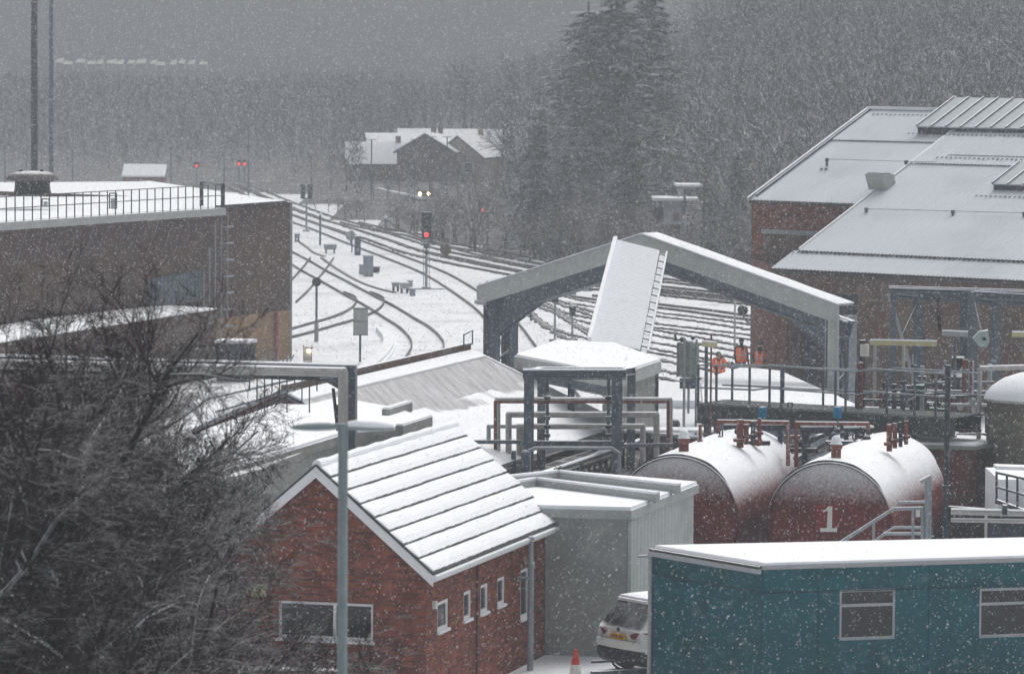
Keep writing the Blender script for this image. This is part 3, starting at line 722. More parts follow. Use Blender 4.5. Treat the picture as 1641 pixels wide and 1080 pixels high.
# ------------------------------------------------------------ brown shed (left)
C1 = gp(465, 575); HZ = 6.7
C0 = at(345, 335, 179.5); C0.z = 0
CL = at(-60, 358, 161.5); CL.z = 0
t = thing('brown_shed', 'large brown-clad shed with a flat snowy roof at left', 'building', tuple(C1))
d1 = (C0 - C1).normalized(); L1 = (C0 - C1).length
back = dirv(-70)
m = MB(); m.quad(C0 + UP * 2.1, C1 + UP * 2.1, C1 + UP * HZ, C0 + UP * HZ)
m.quad(C1, C1 + back * -0 + dirv(-52) * 30, C1 + dirv(-52) * 30 + UP * HZ, C1 + UP * HZ)
obj('end_cladding', m, BROWN, t)
m = MB(); m.quad(C0, C1, C1 + UP * 2.1, C0 + UP * 2.1); obj('brick_base', m.quad(C0 + UP * 2.1, C1 + UP * 2.1, C1 + dirv(-52) * .05 + UP * 2.1, C0 + dirv(-52) * .05 + UP * 2.1), TAN, t)
dc = (CL - C0).normalized(); LC = (CL - C0).length
m = MB(); m.quad(CL, C0, C0 + UP * (HZ - .1), CL + UP * (HZ - .1)); obj('side_cladding', m, BROWN, t)
# roof
far = dirv(-52) * 14
apex = lambda p, k: p + far * k
m = MB()
RP = [CL + UP * HZ, C0 + UP * HZ, C1 + UP * HZ]
ra = at(240, 290, 205); rb_ = at(0, 302, 205); rc = at(-80, 306, 205)
for a, b_, c_, d_ in ((C0 + UP * HZ, C1 + UP * HZ, ra, ra),):
    m.add([a, b_, c_], [(0, 1, 2)])
m.add([CL + UP * HZ, C0 + UP * HZ, ra, rb_, rc], [(0, 1, 2, 3, 4)])
obj('snow_layer', m, SNOW, t)
m = MB(); m.add([C1 + UP * (HZ - .02), C1 + dirv(-52) * 30 + UP * (HZ - .02), ra - UP * .02], [(0, 1, 2)]); m.quad(C1 + UP * (HZ + .0), C0 + UP * HZ, C0 + UP * (HZ - .2), C1 + UP * (HZ - .2))
obj('roof_deck', m, BROWN, t)
eo = dc.cross(UP) ; eo = -eo if eo.y > 0 else eo     # outward (towards camera)
d1o = d1.cross(UP); d1o = -d1o if d1o.y > 0 else d1o
obj('gutter', MB().beam(CL + eo * .25 + UP * (HZ - .16), C0 + eo * .25 + UP * (HZ - .16), .5, .3), CONC_L, t)
obj('corner_trim', MB().beam(C1 + d1o * .03, C1 + d1o * .03 + UP * HZ, .1, .1, up=Vector((1, 0, 0))), TRIM, t)
obj('parapet_cap', MB().beam(C0 + UP * (HZ + .03) + d1o * .06, C1 - (C1 - C0).normalized() * .6 + UP * (HZ + .03) + d1o * .06, .14, .1), STEEL_D, t)
n = int(LC / .62)
for k in range(6, n, 2):
    p = CL.lerp(C0, k / n)
    obj('eave_strut', MB().beam(p + eo * .5 + UP * (HZ - .3), p + eo * .04 - dc * .0 + UP * (HZ - 1.55), .035, .035), STEEL, t)
# railing on the roof edge
for k in range(n + 1):
    p = CL.lerp(C0, k / n) + eo * .35 + UP * (HZ - .02)
    if k % 1 == 0: obj('railing_post', MB().beam(p, p + UP * .95, .045, .045, up=Vector((1, 0, 0))), STEEL_D, t)
for z in (.5, .94):
    obj('handrail', MB().beam(CL + eo * .35 + UP * (HZ + z), C0 + eo * .35 + UP * (HZ + z), .035, .035), STEEL_D, t)
pa = C0 + eo * .35 + UP * HZ; pb = pa + dirv(-30) * 2.0
obj('return_rail', MB().beam(pa + UP * .95, pb + UP * 1.0, .04, .04).beam(pb, pb + UP * 1.0, .15, .15, up=Vector((1, 0, 0))).beam(pa, pa + UP * 1.0, .16, .16, up=Vector((1, 0, 0))), STEEL_D, t)
# ladder cage at the corner
lx = C0 - dc * .35 + eo * .25
lad = MB()
for q in (-.28, .28): lad.tube(lx + dc * q + UP * .5, lx + dc * q + UP * (HZ - .3), .03, 6)
obj('ladder', lad, GALV, t)
for k in range(7):
    z = 5.9 - k * .68
    obj('hoop', MB().beam(lx - dc * .3 + eo * .25 + UP * z, lx + dc * .3 + eo * .25 + UP * z, .05, .06).beam(lx - dc * .3 + UP * z, lx - dc * .3 + eo * .25 + UP * z, .05, .05).beam(lx + dc * .3 + UP * z, lx + dc * .3 + eo * .25 + UP * z, .05, .05), GALV, t)
for k in range(3):
    q = lx + dc * (1.0 + k * .5); obj('conduit', MB().tube(q + eo * .1 + UP * 2.6, q + eo * .1 + UP * (HZ - .6 - k), .04, 6), GALV, t)
g = MB(); u0, u1 = 1.0, 5.8
corrug(g, C0 + dc * u1 + eo * .06 + UP * 2.9, C0 + dc * u0 + eo * .06 + UP * 2.9, C0 + dc * u0 + eo * .06 + UP * 4.2, C0 + dc * u1 + eo * .06 + UP * 4.0, .3, .05)
obj('translucent_panel', g, BLUEG, t)
obj('drain_pipe', MB().tube(C0.lerp(C1, .78) + d1o * .12, C0.lerp(C1, .78) + d1o * .12 + UP * 2.1, .09, 8), PINK, t)
# lower lean-to in front
wo_ = 4.0
a = at(-60, 530, 152); a.z = 0; b_ = C0 + eo * wo_; b2 = at(347, 500, C0.y - 4); b2.z = 0
p0 = a; p1 = b2; lt = 13.5 - (499 - 70) * (b2.y) / FPX
t2 = thing('lean_to', 'dark lower lean-to with a sliver of snowy roof against the brown shed', 'building', tuple(p1))
d_ = (p0 - p1).normalized(); q_ = d_.cross(UP); q_ = -q_ if q_.y > 0 else q_
obj('walls', MB().prism([p0, p1, p1 - q_ * 3.2, p0 - q_ * 3.2][::-1], lt), BROWN, t2)
sm = MB(); snow_slab(sm, p0 + UP * lt, p1 + UP * lt, p1 - q_ * 3.1 + UP * (lt + .1), p0 - q_ * 3.1 + UP * (lt + .1), .1, 16, 3); obj('snow_layer', sm, SNOW, t2)
# small hut by the tan wall
b = gp(378, 606); b = at(378, 590, 174); b.z = 0
t = thing('small_store', 'small dark store with a snowy lid against the tan brick wall', 'shed', tuple(b))
z = 13.5 - (552 - 70) / (FPX / 174)
obj('walls', MB().box(b, 1.3, 1.2, z, dirv(100)), mat('dark_blue_store', (.03, .04, .06), .7, var=.3), t); obj('snow_layer', MB().box(b + UP * z, 1.4, 1.4, .12, dirv(100)), SNOW, t)
b = at(447, 575, 181); b.z = 0; t = thing('scrap_frame', 'tangle of pale scrap frames leaning at the shed foot', 'scrap', tuple(b))
fr = MB(); rnd = random.Random(3)
for k in range(9):
    p = b + Vector((rnd.uniform(-.7, .3), rnd.uniform(-.4, .4), 0)); fr.beam(p, p + Vector((rnd.uniform(-.5, .5), rnd.uniform(-.3, .3), rnd.uniform(.2, .75))), .06, .06)
obj('frames', fr, GALV, t)
# wall cowl vent on the roof
b = at(52, 300, 178); t = thing('roof_cowl', 'round pinkish roof ventilator with dark base on the snowy flat roof', 'ventilator', tuple(b))
obj('base', MB().lathe(b, [(.78, -.3), (.72, .0), (.72, .3), (0, .3)], 20), BLACK, t)
obj('cowl', MB().lathe(b + UP * .28, [(1.05, 0), (1.08, .08), (.85, .28), (.5, .36), (0, .38)], 24), COWL, t, smooth=True)
for q in (-.45, .4): obj('lifting_eye', MB().ball(b + Vector((q, -.2, .66)), .09, 8, 6), BLACK, t)
for px, py, ww, hh, lab in ((73, 318, .28, .32, 'small snow-dusted fitting on the shed roof by the railing'), (181, 321, .28, .62, 'upright framed hatch post on the shed roof')):
    b = at(px, py + 14, 173); t = thing('roof_fitting', lab, 'roof fitting', tuple(b))
    obj('frame', MB().beam(b + Vector((-ww / 2, 0, 0)), b + Vector((-ww / 2, 0, hh)), .05, .05).beam(b + Vector((ww / 2, 0, 0)), b + Vector((ww / 2, 0, hh)), .05, .05).beam(b + Vector((-ww / 2, 0, hh)), b + Vector((ww / 2, 0, hh)), .05, .05), STEEL_D, t)
    obj('panel', MB().box(b, ww * .6, .05, hh * .7), CONC_L, t)

# ------------------------------------------------------------ brick house
rr = dirv(15.5); ll = Vector((-rr.y, rr.x, 0)); NC = Vector((-1.69, 87.2, 0)); HW = 4.5; HL = 9.4; EZ = 3.08; RZ = 4.98
t = thing('brick_house', 'small red brick building with a steep tiled roof banded by snow', 'building', tuple(NC))
def hole(px0, py0, px1, py1, P0, dr):
    u0, z0 = onwall(px0, py1, P0, dr); u1, z1 = onwall(px1, py0, P0, dr); return (min(u0, u1), z0, max(u0, u1), z1)
gh = hole(445, 968, 598, 1021, NC, ll)
m = MB(); wall(m, NC, ll, HW, 0, EZ, [gh], flip=True)
obj('wall', m, BRICK, t, label='gable end wall of red brick')
ap = NC + ll * HW / 2 + UP * (EZ + HW / 2 * (RZ - EZ) / (HW / 2))
m = MB(); m.add([NC + UP * EZ, NC + ll * HW + UP * EZ, ap], [(0, 2, 1)]); obj('gable', m, BRICK, t)
window(t, NC, ll, gh, flip=True, fw=.06, bars_u=[gh[0] + (gh[2] - gh[0]) * .41], depth=.06)
sh = [hole(701, 958, 718.5, 1012, NC, rr), hole(743, 944, 755, 994, NC, rr), hole(770, 933, 782, 983, NC, rr), hole(797, 922, 809, 971, NC, rr), hole(834, 908, 847.5, 992, NC, rr)]
sh = [(a, b, a + max(c - a, .45), d) for a, b, c, d in sh]
m = MB(); wall(m, NC, rr, HL, 0, EZ, sh); obj('wall', m, BRICK, t, label='long side wall of red brick with five narrow windows')
for h in sh: window(t, NC, rr, h, fw=.07, depth=.015)
m = MB(); F = NC + rr * HL; m.quad(F, F + ll * HW, F + ll * HW + UP * EZ, F + UP * EZ); m.quad(NC + ll * HW, NC + ll * HW + UP * EZ, F + ll * HW + UP * EZ, F + ll * HW)
m.add([F + UP * EZ, F + ll * HW + UP * EZ, F + ll * HW / 2 + UP * RZ], [(0, 1, 2)]); obj('wall', m, BRICK, t)
# roof: slope towards the camera's right built from tile courses
sl = (RZ - EZ) / (HW / 2); ov = .22
E0 = NC - ll * ov + UP * (EZ - sl * ov) - rr * .25; R0 = NC + ll * HW / 2 + UP * (RZ + .02) - rr * .25; RL = HL + .5
dn = (R0 - E0); SL = dn.length; up_s = dn.normalized(); nrm = rr.cross(up_s); nrm = nrm if nrm.z > 0 else -nrm
m = MB(); m.prism([E0 - nrm * .05, E0 + rr * RL - nrm * .05, R0 + rr * RL - nrm * .05, R0 - nrm * .05], nrm * .05)
rf = obj('roof', m, SLATE, t)
NCO = 8; g = SL / NCO
for k in range(NCO):
    a = E0 + up_s * (g * k) + nrm * .002; q = MB()
    v0 = a + nrm * .035; v1 = a + up_s * g
    q.add([a, a + rr * RL, v1 + rr * RL, v1, v0, v0 + rr * RL, v1 + rr * RL + nrm * .006, v1 + nrm * .006], [(0, 1, 5, 4), (4, 5, 6, 7), (0, 4, 7, 3), (1, 2, 6, 5)])
    obj('tile_course', q, SLATE, rf)
    s_ = MB(); lo = a + up_s * (.045) + nrm * .036 ; hi = a + up_s * (g + .004) + nrm * .008
    snow_slab(s_, lo, lo + rr * RL, hi + rr * RL, hi, .05, 90, 3, .011, seed=k); obj('course_snow', s_, SNOW, rf)
s_ = MB(); rdg = R0 + nrm * .02
for k in range(24):
    a = rdg + rr * (RL * k / 24); s_.tube(a, a + rr * (RL / 24 + .01), .1 + .012 * math.sin(k * 2.1), 10, r2=.1 + .012 * math.sin((k + 1) * 2.1))
obj('ridge_snow', s_, SNOW, rf)
# other slope
E1 = NC + ll * (HW + ov) + UP * (EZ - sl * ov) - rr * .25
m = MB(); n2 = rr.cross(R0 - E1); n2 = n2.normalized(); n2 = n2 if n2.z > 0 else -n2
m.prism([R0, R0 + rr * RL, E1 + rr * RL, E1], n2 * -.05); obj('roof', m, SLATE, t)
s_ = MB(); snow_slab(s_, E1 + n2 * .01, E1 + rr * RL + n2 * .01, R0 + rr * RL + n2 * .01, R0 + n2 * .01, .05, 20, 10); obj('snow_layer', s_, SNOW, t)
for A, lab in ((E0, 'right'), (E1, 'left')):
    bw = .24; q = MB(); a = A - rr * .03; b_ = R0 - rr * .03
    q.prism([a - UP * .02, b_ - UP * .02, b_ - UP * bw, a - UP * bw][::(1)], rr * .035); obj('barge_board', q, WHITE, t)
    q = MB().beam(a + UP * .015 + rr * .02, b_ + UP * .015 + rr * .02, .07, .035); obj('verge', q, SLATE, t)
q = MB().prism([E0 + UP * -.17 + rr * .03, E0 + rr * (RL - .03) + UP * -.17, E0 + rr * (RL - .03) + UP * -.17 - ll * -.05, E0 + rr * .03 + UP * -.17 + ll * .05], .15); obj('fascia', q, WHITE, t)
q = MB().beam(E0 - ll * .05 + UP * -.06, E0 + rr * RL - ll * .05 + UP * -.06, .1, .07); obj('gutter', q, WHITE, t)
obj('downpipe', MB().path([F + rr * .05 - ll * .2 + UP * (EZ - .3), F - ll * .07 - rr * .02 + UP * (EZ - .45), F - ll * .07 - rr * .02], .035, 7), WHITE, t)
u, z = onwall(762, 1000, NC, rr); w_ = NC + rr * u - ll * .03; obj('cable', MB().tube(w_ + UP * (EZ - .1), w_, .018, 5), BLACK, t)
u, z = onwall(693, 975, NC, rr); w_ = NC + rr * u - ll * .05; obj('wall_light', MB().box(w_ + UP * (z), .1, .08, .16, rr), PAINTW, t)
u, z = onwall(416, 945, NC, ll); w_ = NC + ll * u - rr * .05; obj('wall_light', MB().box(w_ + UP * (z - .12), .3, .1, .24, ll), YEL, t)
# vent pipe of its own in front of the side wall
u, z = onwall(828, 880, NC, rr); pv_ = NC + rr * (u) - ll * .32; 
t = thing('vent_pipe', 'grey flue pipe standing up against the long brick side wall', 'pipe', tuple(pv_))
zt_ = 13.5 - (866 - 70) / (FPX / pv_.y)
obj('pipe', MB().tube(pv_, pv_ + UP * (zt_ - .5), .07, 12).tube(pv_ + UP * (zt_ - .5), pv_ + UP * zt_, .055, 12), GALV, t); obj('collar', MB().tube(pv_ + UP * (zt_ - .62), pv_ + UP * (zt_ - .5), .09, 12), GALV, t)
obj('cap', MB().ball(pv_ + UP * zt_, .08, 10, 6), GALV, t); obj('bracket', MB().beam(pv_ + UP * 2.0, pv_ + ll * .3 + UP * 2.0, .05, .05), GALV, t)
# low boundary wall with snow coping
a = gp(345, 1068, 1.0); a = at(340, 1066, 84.5); b_ = at(545, 1078, 84.0); zc = a.z; a.z = b_.z = 0
t = thing('boundary_wall', 'low brick boundary wall with a thin snow coping below the gable window', 'wall', tuple(a))
m = MB(); m.prism([a, b_, b_ + Vector((0, .25, 0)), a + Vector((0, .25, 0))], zc - .06); obj('brickwork', m, mat('mossy_brick', (.03, .035, .022), .9, var=.3), t)
s_ = MB(); zz = UP * (zc - .055); snow_slab(s_, a + zz, b_ + zz, b_ + zz + Vector((0, .25, 0)), a + zz + Vector((0, .25, 0)), .06, 20, 2); obj('snow_layer', s_, SNOW, t)

# ------------------------------------------------------------ helper: flat-roofed block from roof-corner pixels
def flat_block(name, lab, cat, corners, z, wallm, fasm, fasc=.25, over=.12, snow_h=.07, wall_to=0, mats_by_edge=None):
    P = [gp(x, y, z) for x, y in corners]; c = sum(P, Vector()) / len(P); c0 = P[0].copy(); c0.z = 0
    t = thing(name, lab, cat, tuple(c0))
    if sum((P[i].x * P[(i + 1) % len(P)].y - P[(i + 1) % len(P)].x * P[i].y) for i in range(len(P))) < 0: P = P[::-1]
    inn = []
    n = len(P)
    for i in range(n):
        a = (P[i - 1] - P[i]).normalized(); b = (P[(i + 1) % n] - P[i]).normalized(); k = (a + b)
        if k.length < .05: k = Vector((-(P[(i+1)%n]-P[i]).y, (P[(i+1)%n]-P[i]).x, 0))
        k.normalize(); s_ = a.cross(b).z
        inn.append(P[i] + k * over * 1.3 * (1 if s_ < 0 else -1))
    W = [Vector((p.x, p.y, wall_to)) for p in inn]
    obj('walls', MB().prism(W, z - fasc * .5 - wall_to), wallm, t)
    obj('fascia', MB().prism([p - UP * fasc for p in P], fasc), fasm, t)
    I2 = [p + (c - p).normalized() * .06 for p in P]
    obj('snow_layer', MB().prism([p + UP * .003 for p in I2], snow_h), SNOW, t)
    return t, P, W
# grey kiosk block behind the house
t, P, W = flat_block('grey_block', 'grey flat-roofed block with a pale ribbed right wall beside the house', 'building',
    [(1012, 818), (1120, 776), (895, 757), (800, 768), (770, 812)], 3.27, GREYW, CONC_L, fasc=.2)
A = gp(1012, 818, 3.27); Bc = gp(1120, 776, 3.27)
dA = (Bc - A).normalized(); nA = dA.cross(UP); LA = (Bc - A).length
g = MB(); A0 = A + nA * -.13 + dA * .13; A0.z = 0
corrug(g, A0, A0 + dA * (LA - .3), A0 + dA * (LA - .3) + UP * 3.05, A0 + UP * 3.05, .3, .03)
# project sheet just outside the wall
for i, v in enumerate(g.v): g.v[i] = tuple(Vector(v) + nA * .05)
obj('ribbed_cladding', g, PALE, t)
for k in (0.0,): obj('corner_trim', MB().beam(A0 + nA * .06, A0 + nA * .06 + UP * 3.05, .08, .08, up=Vector((1, 0, 0))), PALE, t)
dL = (gp(860, 813, 3.27) - A).normalized(); nL = -dL.cross(UP); 
u = onwall(970, 900, A, dL)[0]; w_ = A + dL * u; w_.z = 0; obj('panel_joint', MB().beam(w_ - nL * -.0 + nL * -.12, w_ + nL * -.12 + UP * 3.0, .03, .03, up=Vector((1, 0, 0))), STEEL_D, t)
for px in (872, 908, 944):
    u = onwall(px, 1018, A, dL)[0]; w_ = A + dL * u - nL * .13; w_.z = 0
    v_ = obj('wall_vent', MB().box(w_ + UP * .38, .23, .06, .26, dL), GREYW, t)
    sb = MB()
    for k in range(3): sb.box(w_ + UP * (.41 + .075 * k), .2, .09, .03, dL)
    obj('louvre', sb, STEEL_D, v_)
# raised roof beams, each bent once
for pts in ([(800, 771), (895, 761), (1088, 783)], [(806, 781), (860, 773), (1054, 797)]):
    q = MB(); pp = [gp(x, y, 3.42) for x, y in pts]
    for a, b_ in zip(pp, pp[1:]): q.beam(a - UP * .02, b_ - UP * .02, .12, .2)
    obj('roof_beam', q, CONC_L, t)
    q = MB()
    for a, b_ in zip(pp, pp[1:]): q.beam(a + UP * .1, b_ + UP * .1, .14, .05)
    obj('beam_snow', q, SNOW, t)

# teal block
TZ = 3.05
t, P, W = flat_block('teal_building', 'teal blue clad flat-roofed building filling the lower right corner', 'building',
    [(1222, 906), (1046, 877), (1800, 861), (1800, 889)], TZ, TEAL, TRIM, fasc=.09, over=.05, snow_h=.05)
A = gp(1222, 906, TZ); Bt = gp(1800, 889, TZ); At = gp(1046, 877, TZ)
dF = (Bt - A).normalized(); dS = (At - A).normalized()
off = dF.cross(UP)
A1 = A + off * .02; A1.z = 0
def trim_hole(px0, py0, px1, py1): return hole(px0, py0, px1, py1, A1, dF)
hs_ = [trim_hole(1345, 942, 1436, 1026), trim_hole(1569, 940, 1662, 1022)]
LF = (Bt - A).length
m = MB(); wall(m, A1, dF, LF, 0, TZ - .1, hs_, depth=.1); obj('front_wall', m, TEAL, t)
for h in hs_: window(t, A1, dF, h, fw=.055, bars_z=[h[1] + (h[3] - h[1]) * .68], depth=.03, sill=False, frame=TRIM)
A2 = A1 + off * .02 + UP * (TZ - .56)
obj('panel_joint', MB().beam(A2, A2 + dF * LF, .02, .02), mat('teal_shadow_gap', (.004, .045, .06), .6), t)
vj = MB()
for k in range(1, 12):
    if all(not (h[0] - .1 < k * 1.2 < h[2] + .1) for h in hs_): obj('panel_seam', MB().beam(A1 + off * .015 + dF * k * 1.2, A1 + off * .015 + dF * k * 1.2 + UP * (TZ - .1), .012, .012, up=Vector((1, 0, 0))), MATS['teal_shadow_gap'], t)
sn = dS.cross(UP); sn = -sn if sn.x > 0 else sn
a = A + sn * .03; LS = (At - A).length
obj('side_wall', MB().quad(Vector((At.x, At.y, 0)) + sn * .01, Vector((A.x, A.y, 0)) + sn * .01, Vector((A.x, A.y, TZ - .1)) + sn * .01, Vector((At.x, At.y, TZ - .1)) + sn * .01), TEAL, t)
obj('side_joint', MB().beam(a + dS * .05 - UP * .56, At + sn * .03 - UP * .56, .02, .02), MATS['teal_shadow_gap'], t)
obj('gutter', MB().beam(a + sn * .05 - UP * .12, At + sn * .08 - UP * .12, .1, .09), TRIM, t)
obj('gutter_edge', MB().beam(a + sn * .04 - UP * .04, At + sn * .06 - UP * .04, .08, .05), mat('mossy_edge', (.06, .065, .05), .9, snow=.9), t)
w_ = At + sn * .06; w_.z = 0; obj('downpipe', MB().tube(w_, w_ + UP * (TZ - .12), .045, 8), TRIM, t)
obj('outlet', MB().box(w_ + UP * (TZ - .2) - dF * .14, .25, .06, .05, dF), TRIM, t)

# ------------------------------------------------------------ flat snowy roof with beam ends, dark gable, big ribbed shed
t, P, W = flat_block('flat_roofed_annex', 'annex with a broad flat snowy roof and weathered concrete edge behind the tree', 'building',
    [(400, 742), (560, 694), (646, 688), (686, 676), (640, 657), (510, 634), (440, 652), (330, 690), (250, 730), (240, 790)], 4.1, GREYW, CONC, fasc=.22, over=.25, snow_h=.06)
# ribbed wall under the right part
a = gp(566, 702, 3.9); b_ = gp(645, 695, 3.9); c_ = gp(676, 683, 3.9)
for s0, e0 in ((a, b_), (b_, c_)):
    dd = (e0 - s0).normalized(); L = (e0 - s0).length; g = MB(); s0 = s0 + Vector((.12, .2, 0)); s0.z = 1.5
    corrug(g, s0, s0 + dd * L, s0 + dd * L + UP * 2.45, s0 + UP * 2.45, .28, .06); obj('ribbed_wall', g, CONC, t)
for p0, p1 in (((618, 663), (655, 652)), ((640, 690), (687, 675))):
    a = gp(*p0, 4.2); b_ = gp(*p1, 4.2); obj('edge_beam', MB().beam(a, b_, .2, .24), CONC, t); obj('beam_snow', MB().beam(a + UP * .14, b_ + UP * .14, .16, .05), SNOW, t)

# big ribbed shed
RGa = gp(568, 607, 4.4); RGb = gp(757, 563, 4.4); rdir = (RGb - RGa).normalized(); RGa = RGb - rdir * 17
ld = Vector((rdir.y, -rdir.x, 0)); pit = math.tan(R(24)); ww = 4.7
t = thing('ribbed_shed', 'long shed with a streaky thinly snowed ribbed roof in the centre', 'building', (RGb.x, RGb.y, 0))
EA = RGa + ld * ww - UP * pit * ww; EB = RGb + ld * ww - UP * pit * ww
EA.z = EB.z = 4.4 - pit * ww
g = MB(); corrug(g, EA, EB, RGb, RGa, .16, .022); obj('roof', g, SLUSH, t)
# thicker snow patches low on the slope, real drifts lying on the sheet
nr = rdir.cross(RGa - EA).normalized(); nr = nr if nr.z > 0 else -nr
dr_ = MB(); NU, NV = 60, 26; vs = []
for j in range(NV + 1):
    for i in range(NU + 1):
        u = i / NU; v = j / NV * .62
        p = EA.lerp(EB, u).lerp(RGa.lerp(RGb, u), v)
        h_ = .075 - (v - .36) * .30 + .055 * noise.noise(Vector((u * 5, v * 7, 1))) + .03 * noise.noise(Vector((u * 22, v * 9, 7)))
        h_ = min(h_, .10)
        vs.append(p + nr * h_)
W_ = NU + 1; dr_.add(vs, [(j * W_ + i, j * W_ + i + 1, (j + 1) * W_ + i + 1, (j + 1) * W_ + i) for j in range(NV) for i in range(NU)]); obj('snow_drift', dr_, SNOW, t, smooth=True)
bk = RGb - ld * 3; m = MB(); m.quad(RGa, RGb, RGb - ld * 5 - UP * pit * 5, RGa - ld * 5 - UP * pit * 5); obj('rear_slope', m, SNOW, t)
m = MB(); m.add([EA, EB, RGb, RGa], [(0, 1, 2, 3)]); 
for v in range(len(m.v)): m.v[v] = tuple(Vector(m.v[v]) - UP * .1)
obj('roof_deck', m, BRICK_F, t)
m = MB()
for A_, B_ in ((RGa, EA), (RGb, EB)):
    m.add([A_ - UP * .12, B_ - UP * .12, Vector((B_.x, B_.y, 0)), Vector((A_.x, A_.y, 0))], [(0, 1, 2, 3)])
    q = A_ - ld * 5 - UP * pit * 5; m.add([A_ - UP * .12, q - UP * .12, Vector((q.x, q.y, 0)), Vector((A_.x, A_.y, 0))], [(0, 1, 2, 3)])
obj('gable_walls', m, BRICK_F, t)
obj('ridge_board', MB().beam(RGa - ld * .1 + UP * .12, RGb - ld * .1 + UP * .12, .12, .26), mat('brown_ridge_board', (.11, .075, .06), .85, snow=.8, var=.3), t)
obj('ridge_snow', MB().prism([RGa + ld * .02 + UP * .02, RGb + ld * .02 + UP * .02, RGb + ld * .42 - UP * .16, RGa + ld * .42 - UP * .16][::-1], .05), SNOW, t)
obj('verge_snow', MB().beam(RGb + UP * .04, EB + UP * .04, .12, .05), SNOW, t)
q = RGb - rdir * .9 + UP * .2; fr = MB(); e_ = RGb + UP * .2
fr.tube(q, q + UP * .35, .025, 6).tube(q + UP * .35, e_ + UP * .42, .025, 6).tube(e_ + UP * .42, e_, .025, 6).tube(q + UP * .05, e_ + UP * .02, .025, 6); obj('ridge_frame', fr, STEEL, t)
# dark little gable left of the shed
g0 = gp(478, 617, 4.3); gd = dirv(15)
t = thing('dark_gable_hut', 'dark little gabled building with white verges behind the flat annex', 'building', (g0.x, g0.y, 0))
ln = Vector((gd.y, -gd.x, 0)); a_ = g0 - ln * 3.0 - UP * 1.35; b_ = g0 + ln * 3.0 - UP * 1.35
m = MB(); f0 = lambda v: Vector((v.x, v.y, 0)); m.add([f0(a_), f0(b_), b_, g0, a_], [(0, 1, 2, 3, 4)]); obj('gable_wall', m, BRICK_F, t)
for e_ in (a_, b_):
    m = MB(); m.quad(e_, g0, g0 + gd * 6, e_ + gd * 6); 
    obj('roof', m, SNOW, t); obj('verge', MB().beam(e_ - gd * .05 + UP * .03, g0 - gd * .05 + UP * .03, .14, .1), TRIM, t)

# ------------------------------------------------------------ concrete kiosk with snowy roof
t, P, W = flat_block('concrete_kiosk', 'open concrete kiosk with a wide white roof at centre', 'kiosk',
    [(988, 602), (1060, 578), (985, 552), (892, 547), (824, 571)], 4.2, CONC, CONC_L, fasc=.36, over=.1, snow_h=.06, wall_to=3.95)
kn = gp(988, 602, 4.2); kr = gp(1060, 578, 4.2); kl_ = gp(824, 571, 4.2); kb = gp(985, 552, 4.2)
dR = (kr - kn).normalized(); nR = dR.cross(UP); a = kn + dR * .25 - nR * .15; a.z = 0
LR = (kr - kn).length
obj('side_wall', MB().prism([a, a + dR * (LR - .4), a + dR * (LR - .4) - nR * .2, a - nR * .2], 3.9), CONC, t)
dL2 = (kl_ - kn).normalized(); b_ = kn + dL2 * 1.7; b_.z = 0
nL2 = -dL2.cross(UP)
obj('front_panel', MB().prism([Vector((kn.x, kn.y, 0)) + dR * 1.2 + dL2 * .2, b_ + dR * 1.2, b_ + dR * 1.4, Vector((kn.x, kn.y, 0)) + dR * 1.4 + dL2 * .2], 3.8), CONC_L, t)
for q in (kn + dR * .3 + dL2 * .2, kl_ + dR * .5 - dL2 * .3, kr - dR * .3 + dL2 * .3, kn.lerp(kl_, .45) + dR * .3):
    q = Vector((q.x, q.y, 0)); obj('column', MB().ibeam(q, q + UP * 3.9, .2, .2, up=Vector((1, 0, 0))), STEEL, t)
obj('edge_beam', MB().ibeam(kn + dR * .2 - UP * .5, kl_ + dR * .4 - UP * .5, .15, .3), STEEL, t)

# ------------------------------------------------------------ portal frame and snow-covered conveyor
PE = 4.4
PL = gp(764, 462, PE); PR = gp(1343, 491, PE)
pd = (PR - PL).normalized(); pn = Vector((-pd.y, pd.x, 0)); pn = pn if pn.y > 0 else -pn      # away from camera
u_ap = onwall(1028, 380, PL, pd); AP = PL + pd * u_ap[0]; AP.z = u_ap[1] + .05
t = thing('portal_frame', 'wide steel portal with a pale fascia and snow-topped ridge spanning the tracks', 'portal frame', (PL.x, PL.y, 0))
D = 1.0
for nm, A_, B_ in (('left', PL, AP), ('right', AP, PR)):
    q = MB().prism([A_, B_, B_ - UP * .62, A_ - UP * .62], pn * .08); obj('fascia', q, CONC_L, t)
    q = MB(); q.prism([A_ - pn * .04, B_ - pn * .04, B_ + pn * D, A_ + pn * D], UP * .06); rp = obj('roof_panel', q, TRIM, t)
    s_ = MB(); snow_slab(s_, A_ - pn * .02 + UP * .065, B_ - pn * .02 + UP * .065, B_ + pn * D + UP * .065, A_ + pn * D + UP * .065, .07, 30, 3, .01); obj('snow_layer', s_, SNOW, rp)
    for k, w_ in ((.5, .0), (D - .1, .0)):
        a = A_ + pn * k - UP * .85; b_ = B_ + pn * k - UP * .85
        obj('rafter', MB().ibeam(a, b_, .28, .62, t=.04), STEEL, t)
    for k in (.5, D - .1):
        # haunch deepening at the eave
        e_ = PL if nm == 'left' else PR; sg = 1 if nm == 'left' else -1; other = B_ if nm == 'left' else A_
        dv = (other - e_).normalized(); a = e_ + pn * k + pd * sg * .25
        q = MB().prism([a - UP * .9, a + dv * 2.4 - UP * 1.1, a - UP * 1.9], pn * .05); obj('haunch', q, STEEL, t)
